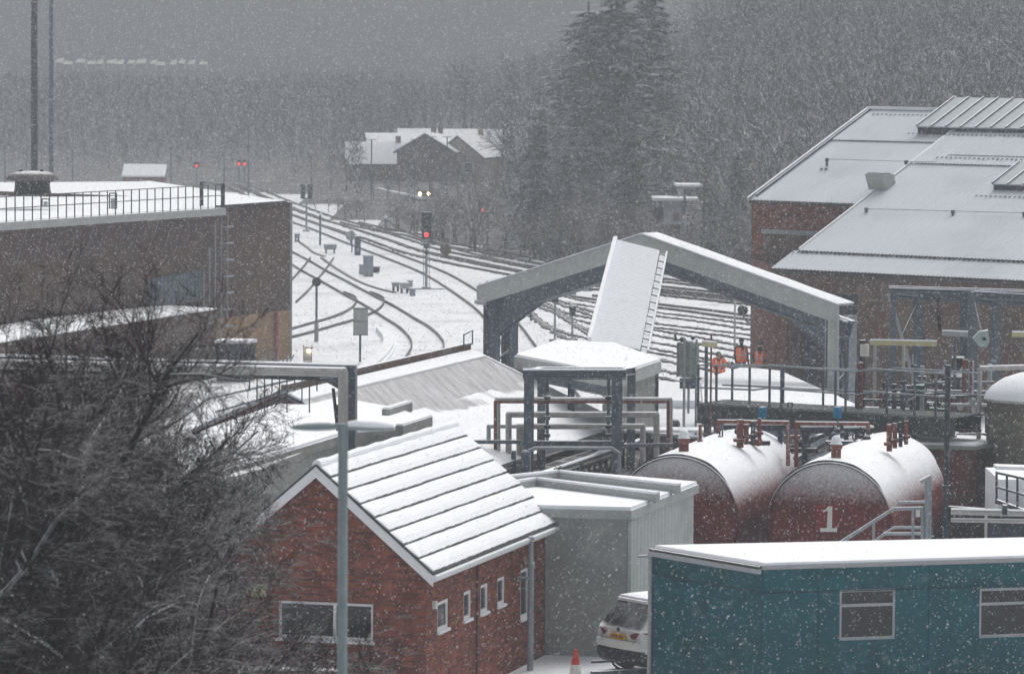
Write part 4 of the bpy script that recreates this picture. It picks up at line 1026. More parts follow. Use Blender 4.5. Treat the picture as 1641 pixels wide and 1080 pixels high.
for e_, sg in ((PL, 1), (PR, -1)):
    for k in (.35, D + .45):
        b_ = e_ + pd * sg * .45 + pn * k; b_.z = 0
        obj('column', MB().ibeam(b_, b_ + UP * (PE - .4), .5, .42 if sg > 0 else .3, t=.04, up=pd), STEEL if sg > 0 else GALV, t)
    m = MB(); a = e_ + pd * sg * .45; 
    for k in range(4): z = .6 + k * .95; m.beam(a + pn * .35 + UP * (z - e_.z), a + pn * (D + .45) + UP * (z + .5 - e_.z), .08, .08)
    obj('brace', m, STEEL, t)
obj('gutter', MB().beam(PL + pd * .0 - UP * .5 - pn * .06, PL + pd * .45 - UP * .55 - pn * .06, .14, .14), CONC_L, t)
obj('end_cladding', MB().prism([PR + pd * -.05 + UP * -.5, PR - pd * .42 + UP * -.5, PR - pd * .42 + Vector((0, 0, -PE)), PR - pd * .05 + Vector((0, 0, -PE))], pn * .05), CONC_L, t)
obj('end_pipe', MB().tube(PR + pd * .02 - UP * .3 - pn * .05, PR + pd * .02 - UP * PE - pn * .05, .06, 8), TRIM, t)
c_ = at(1100, 425, PR.y + 6); e_ = at(1340, 495, PR.y + 1)
obj('tie_rod', MB().tube(AP - UP * .9 + pn * .5, PR.lerp(AP, .1) - UP * 1.1 + pn * .5, .03, 6), STEEL_D, t)
# conveyor
YT = AP.y - 1.0
a0 = at(986, 384, YT); a1 = at(1057, 402, YT - .6); b0 = at(944, 546, YT - 13); b1 = at(1026, 560, YT - 13.6)
t = thing('covered_conveyor', 'steep snow-white ribbed conveyor cover leaning against the portal apex', 'conveyor', (b0.x, b0.y, 0))
g = MB(); corrug(g, a0, b0, b1, a1, .26, .035); obj('cover', g, SNOW, t)
sd_ = (a1 - a0).normalized()
dwn = (b0 - a0).normalized(); nn = sd_.cross(dwn); nn = nn if nn.z > 0 else -nn
obj('body', MB().prism([b0 - nn * .03, b1 - nn * .03, a1 - nn * .03, a0 - nn * .03], nn * -.55), CONC_L, t)
obj('left_upstand', MB().beam(a0 + nn * .05, b0 + nn * .05, .14, .16), SNOW, t)
q = MB(); r1 = a1 + sd_ * .28; r2 = b1 + sd_ * .28
obj('cable_tray', MB().beam(r1, r2, .06, .1), TRIM, t); 
for k in range(14):
    p = a1.lerp(b1, (k + .5) / 14); obj('tray_rung', MB().beam(p, p + sd_ * .28, .05, .05), GALV, t)
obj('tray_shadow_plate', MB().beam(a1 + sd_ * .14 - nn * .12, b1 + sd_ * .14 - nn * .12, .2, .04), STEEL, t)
obj('support', MB().ibeam(Vector((b0.x + .8, b0.y + 1, 0)), Vector((b0.x + .8, b0.y + 1, b0.z - .3)), .25, .25, up=Vector((1, 0, 0))).ibeam(Vector((a0.x + .8, a0.y - 2, 0)), Vector((a0.x + .8, a0.y - 2, a0.z - .9)), .25, .25, up=Vector((1, 0, 0))), STEEL, t)

# ------------------------------------------------------------ large brick workshop (right)
OE = gp(1247, 433, 5.0); ed = Vector((math.cos(R(41)), -math.sin(R(41)), 0)); es = Vector((math.sin(R(41)), math.cos(R(41)), 0)); TP = .44
def RP_(u, w, h=0): return OE + ed * u + es * w + UP * (w * TP + h)
t = thing('brick_workshop', 'large workshop with a vast ribbed snowy roof at upper right', 'building', (OE.x, OE.y, 0))
NOR = Vector((-es.x * TP, -es.y * TP, 1)).normalized()
WR = 13.3
def sheet(u0, u1, w0, w1, lift, nm='roof'):
    g = MB(); corrug(g, RP_(u0, w0) + NOR * lift, RP_(u1, w0) + NOR * lift, RP_(u1, w1) + NOR * lift, RP_(u0, w1) + NOR * lift, .17, .03)
    return obj(nm, g, CRUST, t)
sheet(-.35, 34, 0, 1.4, .06, 'eave_sheet'); sheet(0, 34, 1.3, 8.55, .14, 'roof_sheet'); sheet(.0, 34, 8.5, WR, .2, 'roof_sheet')
sheet(-5.6, .05, 5.4, 10.6, 0, 'roof_sheet'); sheet(-5.6, 3, 10.55, WR, .06, 'roof_sheet')
m = MB(); m.prism([RP_(-.3, 0, -.02), RP_(34, 0, -.02), RP_(34, WR, -.02), RP_(-.3, WR, -.02)], -.12); m.prism([RP_(-5.55, 5.4, -.02), RP_(-.3, 5.4, -.02), RP_(-.3, WR, -.02), RP_(-5.55, WR, -.02)], -.12); obj('roof_deck', m, SLATE, t)
obj('verge_trim', MB().beam(RP_(-5.65, 5.35, .05), RP_(-5.65, WR, .08), .12, .16).beam(RP_(-.02, 1.35, .16), RP_(-.02, WR, .2), .1, .1), TRIM, t)
obj('verge_trim', MB().beam(RP_(-5.45, 5.6, .08), RP_(-5.45, WR, .12), .05, .1), STEEL, t)
obj('ridge_cap', MB().beam(RP_(-5.6, WR, .12), RP_(34, WR, .12), .3, .12), SNOW, t)
# dotted bolt rows
def dots(u0, u1, w, lift):
    m = MB(); u = u0
    while u < u1:
        c = RP_(u, w) + NOR * (lift + .035); m.add([c - ed * .05, c + ed * .05, c + ed * .05 + es * .1 + UP * .044, c - ed * .05 + es * .1 + UP * .044], [(0, 1, 2, 3)]); u += .22
    stuff(obj('closure_gaps', m, SLATE, t))
dots(-.2, 34, 1.2, .07); dots(1.0, 34, 8.9, .21); dots(-5.0, 0, WR - .55, .07); dots(-1.8, 34, 10.85, .21); dots(4.9, 34, 6.0, .15)
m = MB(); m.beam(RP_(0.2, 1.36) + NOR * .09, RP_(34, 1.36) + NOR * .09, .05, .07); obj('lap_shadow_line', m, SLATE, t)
# skylights: ridge one and a lower one
for u0, u1, w0, w1, sp, lab in ((-1.6, 34, 11.2, WR + .5, .72, 'long ridge skylight with dark glazing bars'), (5.3, 34, 6.6, 8.4, .72, 'smaller skylight at the frame edge')):
    lift = .42
    m = MB(); P_ = [RP_(u0, w0) + NOR * lift, RP_(u1, w0) + NOR * lift, RP_(u1, w1) + NOR * lift, RP_(u0, w1) + NOR * lift]
    f = obj('skylight', MB().prism([p - NOR * .05 for p in P_], NOR * .05), mat('frosty_glazing', (.36, .4, .43), .4, var=.08), t, label=lab)
    m = MB(); u = u0
    while u < u1:
        m.beam(RP_(u, w0) + NOR * (lift + .03), RP_(u, w1) + NOR * (lift + .03), .07, .06); u += sp
    for i, p in enumerate(np.arange(u0, min(u1, 30), sp)):
        obj('glazing_bar', MB().beam(RP_(p, w0) + NOR * (lift + .03), RP_(p, w1) + NOR * (lift + .03), .07, .06), STEEL, f)
    obj('kerb', MB().beam(RP_(u0, w0, .22) + es * -.03, RP_(u1, w0, .22) + es * -.03, .08, .4), STEEL_D, f)
    obj('end_frame', MB().beam(RP_(u0, w0, .3), RP_(u0, w1, .3), .12, .3), STEEL_D, f)
# slightly different sheet panel under the ridge light
g = MB(); corrug(g, RP_(1.3, 9.2) + NOR * .24, RP_(34, 9.2) + NOR * .24, RP_(34, 10.7) + NOR * .24, RP_(1.3, 10.7) + NOR * .24, .17, .02); obj('replaced_sheet', g, mat('bluish_thin_snow', (.56, .6, .65), .8, var=.04), t)
# safety line with posts
for pts, lift in (([(1325, 268), (1452, 272), (1500, 273)], .1), ([(1388, 348), (1527, 352), (1641, 355), (1760, 358)], .2)):
    tops = []
    for i, (px, py) in enumerate(pts):
        d = ray(px, py); nrm_ = NOR; tt = (RP_(0, 0) - CAM_P).dot(nrm_) / d.dot(nrm_); p = CAM_P + d * tt; tops.append(p + UP * .32)
        if i < 2 or lift == .2:
            obj('line_post', MB().tube(p, p + UP * .34, .05, 7).box(p + Vector((0, 0, .22)), .14, .1, .14), STEEL, t)
            obj('post_foot', MB().box(p - es * .35 - UP * .1, .1, .06, .06, ed).box(p - es * .35 - UP * .1 + ed * .22, .1, .06, .06, ed), SLATE, t)
    for a, b_ in zip(tops, tops[1:]): obj('safety_wire', MB().tube(a, b_, .014, 4), STEEL, t)
# roof vent box
d = ray(1412, 308); tt = (RP_(0, 0) - CAM_P).dot(NOR) / d.dot(NOR); p = CAM_P + d * tt
t2 = thing('roof_vent_box', 'pale louvred vent box tilted on the snowy workshop roof', 'vent', tuple(p))
m = MB(); a = p + NOR * .1; m.prism([a - ed * .42 - es * .2, a + ed * .42 - es * .2, a + ed * .42 + es * .55, a - ed * .42 + es * .55], Vector((-.18, -.1, .62))); obj('box', m, CONC_L, t2)
m = MB()
for k in range(2): c = a + Vector((-.18, -.1, .635)) + es * (.02 + k * .3) ; m.beam(c - ed * .42, c + ed * .42, .09, .05)
obj('louvre', m, STEEL_D, t2); obj('curb', MB().prism([p - ed * .3 - es * .1, p + ed * .3 - es * .1, p + ed * .3 + es * .4, p - ed * .3 + es * .4], UP * .2), STEEL, t2)
# walls
wz = 5.4
m = MB(); a = RP_(-5.5, wz); b_ = RP_(.4, wz); a0 = Vector((a.x, a.y, 0)); b0_ = Vector((b_.x, b_.y, 0)); zt_ = a.z - .1
m.quad(a0 + UP * (zt_ - 1.05), b0_ + UP * (zt_ - 1.05), b0_ + UP * zt_, a0 + UP * zt_); m.quad(a0, a0 + ed * .55, a0 + ed * .55 + UP * (zt_ - 1.05), a0 + UP * (zt_ - 1.05)); obj('upper_wall', m, BRICK, t)
m = MB(); m.quad(a0 + ed * .55, b0_, b0_ + UP * (zt_ - 1.2), a0 + ed * .55 + UP * (zt_ - 1.2)); obj('wall_panel', m, BROWN_R, t)
obj('string_course', MB().beam(a0 + UP * (zt_ - 1.12) - es * .04 + ed * .55, b0_ + UP * (zt_ - 1.12) - es * .04, .1, .16), GALV, t)
obj('eave_gutter', MB().beam(a0 + UP * (zt_ + .04) - es * .1, b0_ + UP * (zt_ + .04) - es * .1, .16, .12), SLATE, t)
a = RP_(-.0, .5); e0 = Vector((a.x, a.y, 0)); zt_ = a.z - .15
m = MB(); wall(m, e0, ed, 34, 0, zt_, [(.3, 0, 3.4, 4.2)], depth=.5); obj('front_wall', m, BROWN_R, t)
obj('side_wall', MB().quad(e0, e0 + es * 8, e0 + es * 8 + UP * 7, e0 + UP * zt_), BRICK, t)
q = e0 + ed * .4 + es * .45; m = MB()
for k in range(4): obj('door_leaf', MB().prism([q + ed * (.8 * k + .02), q + ed * (.8 * k + .78), q + ed * (.8 * k + .78) + es * .05, q + ed * (.8 * k + .02) + es * .05], 4.15), mat('dark_blue_grey_door', (.035, .042, .055), .6, var=.3), t)
obj('pier', MB().box(e0 + ed * -.1 - es * .05, .55, .25, zt_, ed), BRICK_F, t)
# end wall seen left of the door: between upper block corner and front block
m = MB(); c0_ = gp(1201, 607, 0); c0_ = a0.copy(); m.quad(c0_, e0, e0 + UP * zt_, c0_ + UP * zt_); obj('link_wall', m, BRICK_F, t)

# snow-covered low roof before the workers
t, P, W = flat_block('low_snowy_roof', 'low building with a pure white sloping roof behind the walkway', 'building',
    [(1372, 652), (1250, 598), (1190, 592), (1122, 612), (1128, 668), (1300, 690)], 1.55, STEEL, STEEL, fasc=.15, over=.05, snow_h=.1)

# ------------------------------------------------------------ tanks
td = dirv(15); tn = Vector((td.y, -td.x, 0))
TC = at(1329, 843, 103); TR_ = 1.5; TL = 7.8
def tank(c, lab, number=False):
    t = thing('storage_tank', lab, 'tank', (c.x, c.y, c.z - TR_), 'red cylindrical storage tanks')
    prof = [(0, -.16), (.5, -.15), (1.0, -.11), (1.35, -.05), (TR_ - .02, .02)]
    obj('end_cap', MB().lathe(c, prof, 48, axis=td), TANKF, t, smooth=True)
    obj('shell', MB().lathe(c, [(TR_, 0), (TR_, TL)], 64, axis=td), TANKR, t, smooth=True)
    obj('rear_cap', MB().lathe(c, [(TR_, TL), (1.0, TL + .12), (0, TL + .16)], 32, axis=td), TANKR, t, smooth=True)
    obj('rim', MB().lathe(c, [(TR_ + .012, -.03), (TR_ + .03, 0), (TR_ + .012, .05)], 64, axis=td), TANKR, t)
    # lying snow blanket along the crown
    m = MB(); NU, NV = 22, 30; vs = []
    for j in range(NV + 1):
        for i in range(NU + 1):
            a = R(-60 + 120 * i / NU); y = TL * j / NV
            e = min(1, (1 - abs(-1 + 2 * i / NU)) * 3.2) ** .6
            h_ = .075 * e + .02 * noise.noise(Vector((a * 3, y * 1.2, c.x))) - (0.02 if e < .3 else 0)
            vs.append(c + td * (y + (.02 if j == 0 else 0)) + (tn * math.sin(a) + UP * math.cos(a)) * (TR_ + h_))
    W_ = NU + 1; m.add(vs, [(j * W_ + i, (j + 1) * W_ + i, (j + 1) * W_ + i + 1, j * W_ + i + 1) for j in range(NV) for i in range(NU)])
    obj('snow_blanket', m, SNOW, t, smooth=True)
    for k in (1.2, 6.3):
        b_ = c + td * k; b_.z = 0; obj('saddle', MB().box(b_, 2.4, .4, max(.2, c.z - TR_ * .72), tn), CONC, t)
    if number:
        def P2(x, z): return c - td * .19 + tn * x + UP * z
        m = MB(); 
        q = [(-.33, .0), (-.02, .06), (-.02, .62), (-.33, .56)]
        m.add([P2(x - .06, z + .06) + td * .006 for x, z in ((-.24, -.18), (.3, -.14), (.3, .5), (-.24, .46))], [(0, 1, 2, 3)])
        obj('repainted_patch', m, TANKN, t)
        one = MB(); dpt = -td * .012
        one.prism([P2(*v) for v in ((-.02, -.03), (.1, -.02), (.105, .5), (.0, .49))], dpt)
        one.prism([P2(*v) for v in ((-.12, .34), (.0, .40), (.0, .49), (-.02, .47), (-.05, .42), (-.12, .40))], dpt)
        one.prism([P2(*v) for v in ((-.18, -.12), (.22, -.10), (.22, -.02), (-.18, -.03))], dpt)
        obj('painted_number', one, PAINTW, t)
    return t
T1 = tank(TC, 'red tank with a painted white 1 on its snow-frosted end', True)
T2C = TC - tn * 3.72 + UP * .03
T2 = tank(T2C, 'red tank without a number, partly behind the pale grey block')
def vent(c, lab):
    t = thing('tank_vent', lab, 'vent', tuple(c)); obj('stub', MB().tube(c - UP * .1, c + UP * .22, .12, 12), RUST, t)
    obj('hood', MB().lathe(c + UP * .2, [(.09, 0), (.15, .04), (.16, .14), (.1, .2)], 14), RUST, t); obj('snow_cap', MB().ball(c + UP * .43, .12, 12, 8), SNOW, t)
vent(TC + td * .75 + UP * (TR_ + .05), 'rust-red mushroom vent with a snow ball cap on the numbered tank')
vent(T2C + td * .75 + UP * (TR_ + .05), 'rust-red mushroom vent with a snow ball cap on the unnumbered tank')

# ------------------------------------------------------------ walkway platform behind the tanks
GA = at(1118, 662, 115.5); GB = at(1530, 657, 111.5)
gd_ = GB - GA; gd_.z = 0; gdu = gd_.normalized(); GLn = gd_.length; gnn = Vector((-gdu.y, gdu.x, 0))
zb_ = GA.z
t = thing('steel_walkway', 'long dark steel walkway with tall railings above the red tanks', 'walkway', (GA.x, GA.y, 0))
GA.z = 0
def G(u, n_, z): return GA + gdu * u + gnn * n_ + UP * z
obj('deck_beam', MB().ibeam(G(0, 0, zb_), G(GLn, 0, zb_), .25, .5, t=.05), mat('dull_green_grey_steel', (.065, .08, .08), .6, var=.3, vscale=5), t)
obj('deck_plate', MB().prism([G(0, 0, zb_ + .23), G(GLn, 0, zb_ + .23), G(GLn, 1.5, zb_ + .23), G(0, 1.5, zb_ + .23)], .04), mat('dark_grating', (.05, .06, .065), .7, var=.3, vscale=9), t)
obj('rear_beam', MB().ibeam(G(0, 1.5, zb_), G(GLn, 1.5, zb_), .2, .4, t=.05), STEEL_D, t)
k = 0
for u in [0.0, .25, .55, 1.55, 1.8, 2.15, 2.5, 3.0, 4.1, 4.4, 5.35, 5.6, 6.4, 6.7, 7.0]:
    if u < GLn: obj('railing_post', MB().beam(G(u, .02 + (1.4 if k % 3 == 1 else 0), zb_ + .2), G(u, .02 + (1.4 if k % 3 == 1 else 0), zb_ + 1.3), .05, .05, up=gdu), STEEL, t)
    k += 1
for n_, z0, z1 in ((0.02, 1.28, 1.28), (0.02, .68, .68), (1.42, 1.22, 1.22), (1.42, .66, .66)):
    q = MB(); pts = [G(-.05, n_, zb_ + z0 + (-.0)), G(1.7, n_, zb_ + z0 + .02), G(2.1, n_, zb_ + z0 + .09 if n_ < 1 else zb_ + z0), G(GLn * .62, n_, zb_ + z0 + .04), G(GLn * .68, n_, zb_ + z0 + .13), G(GLn, n_, zb_ + z0 + .1)]
    q.path(pts, .028, 6); obj('handrail', q, GALV, t)
for u in (.05, .35, .7, 3.1, 4.9, 6.2): 
    if u < GLn: obj('leg', MB().beam(G(u, .4, 0), G(u, .4, zb_ - .2), .11, .11, up=gdu), STEEL, t)
obj('bracing', MB().beam(G(.05, .4, 1.6), G(.7, .4, 3.1), .05, .05).beam(G(3.1, .4, 1.2), G(4.9, .4, 3.0), .06, .06), STEEL, t)
obj('lifting_handle', MB().path([G(2.55, .3, zb_ + .25), G(2.55, .3, zb_ + .38), G(2.68, .3, zb_ + .38), G(2.68, .3, zb_ + .25)], .02, 5), STEEL_D, t)
# red pipes over the tanks
def pipe(pts, r, mt, lab, name='pipe', cat='pipe', group=None, flanges=()):
    pts = [Vector(p) for p in pts]; t = thing(name, lab, cat, tuple(pts[-1]), group)
    obj('pipe_run', MB().path(pts, r, 9), mt, t)
    for f, d_ in flanges: obj('flange', MB().tube(Vector(f) - Vector(d_) * .04, Vector(f) + Vector(d_) * .04, r * 1.9, 12), mt, t)
    return t
Y_ = 110.0
def A(px, py, Y=Y_): return at(px, py, Y)
pipe([A(1151, 706), A(1151, 675), A(1263, 677), A(1263, 745, 109.5)], .055, RUST, 'red oxide pipe loop over the unnumbered tank', flanges=[(A(1151, 700), UP), (A(1263, 700), UP)])
pipe([A(1276, 748), A(1276, 678), A(1391, 679), A(1391, 712)], .055, RUST, 'red oxide pipe loop over the numbered tank', flanges=[(A(1391, 700), UP), (A(1276, 700), UP)])
for px, y0, y1, w_, mt, lab in ((1186, 682, 713, .09, RUST, 'red stub pipe on the crown of the unnumbered tank'), (1122, 690, 715, .04, RUST, 'thin red rod at the left shoulder of the unnumbered tank'),
        (1196, 690, 708, .06, RUST, 'small red pipe behind the stub on the unnumbered tank'), (1207, 685, 706, .06, STEEL_D, 'dark pipe behind the unnumbered tank stub'), (1217, 680, 702, .05, RUST, 'short far red pipe above the unnumbered tank'),
        (1425, 690, 719, .07, RUST, 'first red pipe standing on the numbered tank crown'), (1434, 688, 714, .06, RUST, 'second red pipe standing on the numbered tank crown'),
        (1443, 686, 712, .05, STEEL_D, 'third thin dark pipe on the numbered tank crown'), (1452, 684, 708, .05, RUST, 'fourth pipe, farthest back on the numbered tank crown')):
    Yp = 107.5 if px < 1420 else 106.5
    pipe([A(px, y0 - 10, Yp), A(px, y1 + 4, Yp)], w_, mt, lab, flanges=[(A(px, y1 - 8, Yp), UP)])
for px, lab in ((1222, 'blue valve actuator hanging on the walkway, left of two'), (1342, 'blue valve actuator hanging on the walkway, right of two')):
    c = at(px, 669, GA.y - (px - 1118) * .0149 - .35); t = thing('valve_actuator', lab, 'valve', tuple(c), None)
    obj('drum', MB().lathe(c, [(0, -.02), (.09, -.02), (.115, .02), (.12, .22), (.09, .28), (0, .29)], 16), BLUE, t)
    obj('stem', MB().tube(c - UP * .3, c, .03, 8), STEEL_D, t); obj('body', MB().ball(c - UP * .32, .1, 10, 6), STEEL_D, t)
for k, (x0, x1, y, w_, lab) in enumerate(((1160, 1200, 684, .09, 'snowy lagged pipe left of the red loop'), (1212, 1258, 684, .09, 'snowy lagged pipe under the left red loop'), (1283, 1340, 688, .1, 'snowy lagged pipe under the right red loop'), (1350, 1400, 688, .07, 'snowy lagged pipe right of the right red loop'))):
    a = A(x0, y, 111); b_ = A(x1, y, 111.0)
    t = thing('lagged_pipe', lab, 'pipe', tuple(a)); obj('pipe_run', MB().tube(a, b_, w_, 10), STEEL_D, t); q = MB(); snow_slab(q, a + Vector((0, -w_ * .7, w_ * .8)), b_ + Vector((0, -w_ * .7, w_ * .8)), b_ + Vector((0, w_ * .7, w_ * .8)), a + Vector((0, w_ * .7, w_ * .8)), .07, 10, 3); obj('snow_layer', q, SNOW, t)
    for x in (x0 + 6, x1 - 8): obj('leg', MB().beam(A(x, y + 2, 111), A(x, y + 70, 111), .12, .12, up=Vector((1, 0, 0))), STEEL_D, t)
rnd = random.Random(11)
# dark pipework bridge between tanks and rack
t = thing('pipe_bridge_low', 'low clutter of dark pipes and snowy ledges running behind the tanks', 'pipework', (GA.x, GA.y, 0))
for k in range(9):
    a = at(860 + k * 20, 760 - k * 3, 118 - k * .3); a = at(rnd.uniform(850, 1000), rnd.uniform(735, 765), 119)
    b_ = at(min(1000, a.x / a.y * FPX + 820 + rnd.uniform(60, 170)), rnd.uniform(690, 720), 127)
    if k > 3: break
    obj('pipe_run', MB().tube(a, b_, rnd.uniform(.06, .13), 8), rnd.choice([STEEL_D, LAG, STEEL_D, GALV]), t)
for k in range(7):
    a = at(rnd.uniform(1210, 1300), rnd.uniform(728, 752), 112); b_ = at(a.x / a.y * FPX + 820 + rnd.uniform(60, 120), rnd.uniform(690, 715), 116)
    obj('pipe_run', MB().tube(a, b_, rnd.uniform(.05, .1), 8), rnd.choice([STEEL_D, LAG, STEEL_D]), t)
pc = [gp(845, 772, 1.9), gp(1012, 772, 1.9), gp(1035, 716, 1.9), gp(868, 722, 1.9)]
mat('shade_dark_wall', (.035, .03, .03), .9, var=.3, snow=.85); obj('trench_slab', MB().prism(pc, .1), mat('black_trench_floor', (.04, .036, .035), .8, var=.4, vscale=3, stain=((.35, .36, .38), 1.2)), t)  # floor near-black with pale blotches; the wall's dark colour stands in for shade
for k in range(8):
    a = gp(856 + 6 * k, 772 - 3 * k, 2.15 + .06 * k); b_ = gp(960 + 10 * k, 741 - 5 * k, 2.15 + .06 * k); rr2 = (.06, .1, .045, .12, .07, .05, .1, .06)[k]
    pr_ = obj('pipe_run', MB().tube(a, b_, rr2, 8), [STEEL_D, LAG, STEEL_D, STEEL, RUST, STEEL_D, LAG, STEEL_D][k], t)
    if k % 2: obj('snow_strip', MB().beam(a + UP * rr2, b_ + UP * rr2, rr2 * 1.6, .04), SNOW, pr_)
    for q in (.25, .75): p = a.lerp(b_, q); obj('pipe_support', MB().box((p.x, p.y, 1.98), .08, .3, p.z - 2.0), STEEL_D, t)
a = at(1000, 693, 124); b_ = at(1150, 693, 122); obj('ledge', MB().prism([a, b_, b_ + Vector((0, 1, 0)), a + Vector((0, 1, 0))], .07), SNOW, t)
obj('ledge_wall', MB().prism([(a.x, a.y + .05, 0), (b_.x, b_.y + .05, 0), (b_.x, b_.y + 1, 0), (a.x, a.y + 1, 0)], a.z - .02), STEEL_D, t)
a = at(1150, 720, 113); b_ = at(1310, 722, 112); obj('pipe_run', MB().beam(a, b_, .1, .12), STEEL_D, t)
for px, lab, mt in ((1195, 'dark valve block with a rusty wheel on the unnumbered tank crown', RUST), (1380, 'dark valve cluster between walkway and numbered tank', STEEL_D)):
    c = A(px - 12, 705, 108.5); t = thing('valve_cluster', lab, 'valve', tuple(c))
    for k in range(6):
        p = c + Vector((rnd.uniform(-.5, .5), rnd.uniform(0, .5), rnd.uniform(-.1, .25))); obj('valve_body', MB().ball(p, rnd.uniform(.06, .12), 9, 6), rnd.choice([mt, STEEL_D]), t)
        obj('spindle', MB().tube(p, p + UP * .25, .02, 5), STEEL_D, t)
    obj('handwheel', MB().lathe(c + Vector((.1, -.1, .1)), [(.12, -.02), (.15, 0), (.12, .02), (.12, -.02)], 16, axis=(0, 1, 0)), mt, t)
    obj('pipe_run', MB().tube(c + Vector((-.7, 0, -.08)), c + Vector((.8, .2, -.08)), .07, 8), STEEL_D, t)

# ------------------------------------------------------------ pipe rack with nested pipe loops
YR = 116.0
def Rk(px, py, dy=0.0): return at(px, py, YR + dy)
t = thing('pipe_rack', 'blue-grey steel frame carrying nested pipe loops in front of the kiosk', 'pipe rack', (Rk(920, 760).x, YR, 0))
def fl0(p, z=0.0): return Vector((p.x, p.y, z))
for px, dy in ((848, 0), (868, 1.9), (989, 0), (1012, 1.9)):
    p = Rk(px, 596, dy); p = at(px, 598 + dy * -2, YR + dy); obj('column', MB().ibeam(fl0(p), p, .27 if dy == 0 else .22, .27, t=.03, up=Vector((0, 1, 0))), STEEL, t)
obj('top_beam', MB().ibeam(Rk(838, 600), Rk(1003, 600), .22, .26, t=.035), STEEL, t)
obj('top_beam', MB().ibeam(at(860, 594, YR + 1.9), at(1018, 594, YR + 1.9), .22, .2, t=.035), STEEL, t)
obj('top_snow', MB().beam(Rk(838, 592), Rk(1003, 592), .24, .04), SNOW, t)
obj('side_beam', MB().ibeam(Rk(848, 598), at(868, 594, YR + 1.9), .2, .2), STEEL, t)
obj('side_beam', MB().ibeam(Rk(992, 598), at(1014, 594, YR + 1.9), .2, .2), STEEL, t)
obj('lower_beam', MB().ibeam(Rk(838, 712), Rk(1000, 712), .2, .2, t=.03), STEEL, t)
obj('bracket_arm', MB().beam(Rk(758, 708), Rk(836, 708), .07, .1), STEEL, t); obj('bracket_arm', MB().beam(Rk(1000, 714), Rk(1078, 713), .07, .1), STEEL, t)
for px in (877, 975):
    obj('hanger', MB().tube(Rk(px, 607, .5), Rk(px, 705, .5), .045, 7), STEEL, t)
    for py in (640, 672, 686, 700): obj('clamp', MB().box(Rk(px, py, .4), .16, .2, .09), STEEL_D, t)
obj('bent_tube', MB().path([Rk(848, 760, -.3), Rk(848, 722, -.3), Rk(858, 718, -.3), Rk(980, 718, -.3), Rk(992, 726, -.3), Rk(993, 765, -.3)], .05, 8), GALV, t)
for x0, x1, y, yb0, yb1, r_, mt, dy, lab in ((797, 1073, 641, 765, 728, .085, LAG, .55, 'outermost nested pipe loop, rust-edged, on the pipe rack'), (815, 1052, 664, 765, 745, .085, LAG, .8, 'second nested pipe loop on the pipe rack'),
        (832, 1030, 683, 765, 745, .08, LAG, 1.05, 'third nested pipe loop on the pipe rack'), (783, 838, 683, 752, 752, .06, GALV, 1.3, 'small outer pipe at the left of the nested loops')):
    pipe([Rk(x0, yb0, dy), Rk(x0, y, dy), Rk(x1, y, dy), Rk(x1, yb1, dy)], r_, mt, lab, name='pipe_loop')
pipe([Rk(794, 765, .5), Rk(794, 643.5, .5), Rk(1071, 643.5, .5), Rk(1071, 728, .5)], .05, RUST, 'thin rust-red line hugging the outermost pipe loop', name='pipe_loop')
t = thing('pipe_manifold', 'stacked grey pipes and blue-grey valves left of the rack foot', 'pipework', tuple(fl0(Rk(800, 760, 2))))
for k in range(6):
    y = 722 + k * 8; obj('pipe_run', MB().tube(Rk(770, y, 1.6), Rk(836, y + 2, 1.6), .045, 7), rnd.choice([GALV, STEEL_D, STEEL]), t)
obj('riser', MB().tube(Rk(842, 765, -.5), Rk(842, 730, -.5), .12, 10).ball(Rk(842, 728, -.5), .13), STEEL, t)
obj('riser', MB().tube(Rk(823, 765, .2), Rk(823, 722, .2), .07, 10), BLUE if False else STEEL, t)

# ------------------------------------------------------------ pipe bridge coming from the left
YB = 100.0
def Bk(px, py, dy=0.0): return at(px, py, YB + dy)
t = thing('pipe_bridge', 'pipe bridge entering from the left and turning down at a dark column', 'pipe bridge', tuple(fl0(Bk(558, 740))))
obj('top_beam', MB().ibeam(Bk(-80, 571), Bk(572, 589), .2, .16), STEEL, t)
obj('beam_snow', MB().beam(Bk(-80, 567.5), Bk(572, 584.5), .24, .035), SNOW, t)
obj('lower_chord', MB().beam(Bk(-80, 590, .3), Bk(545, 607, .3), .1, .1), STEEL_D, t)
obj('column', MB().ibeam(fl0(Bk(563, 740)), Bk(563, 588), .24, .3, t=.04, up=Vector((0, 1, 0))), STEEL, t)
obj('column_flange', MB().beam(fl0(Bk(571, 740, -.2)), Bk(571, 588, -.2), .05, .05, up=Vector((0, 1, 0))), GALV, t)
obj('knee_plate', MB().prism([Bk(545, 604), Bk(545, 625), Bk(512, 606)], Vector((0, .06, 0))), STEEL, t)
obj('strut', MB().tube(Bk(534, 622), Bk(541, 690), .04, 7).tube(Bk(541, 648, .2), Bk(541, 690, .2), .03, 6), STEEL_D, t)
pipe([Bk(-80, 581, -.25), Bk(550, 596, -.25), Bk(550, 760, -.25)], .12, LAG, 'fat pale lagged pipe along the pipe bridge bending down at its end')
for k in range(10):
    p = Bk(400 + k * 12, 606, .9); obj('hanging_rail', MB().beam(p, p - UP * (.3 + .25 * (k % 3)), .03, .03, up=Vector((1, 0, 0))), STEEL, t)
obj('rail_run', MB().beam(Bk(330, 640, 1), Bk(470, 608, 1), .04, .05).beam(Bk(345, 660, 1), Bk(480, 622, 1), .04, .05), GALV, t)
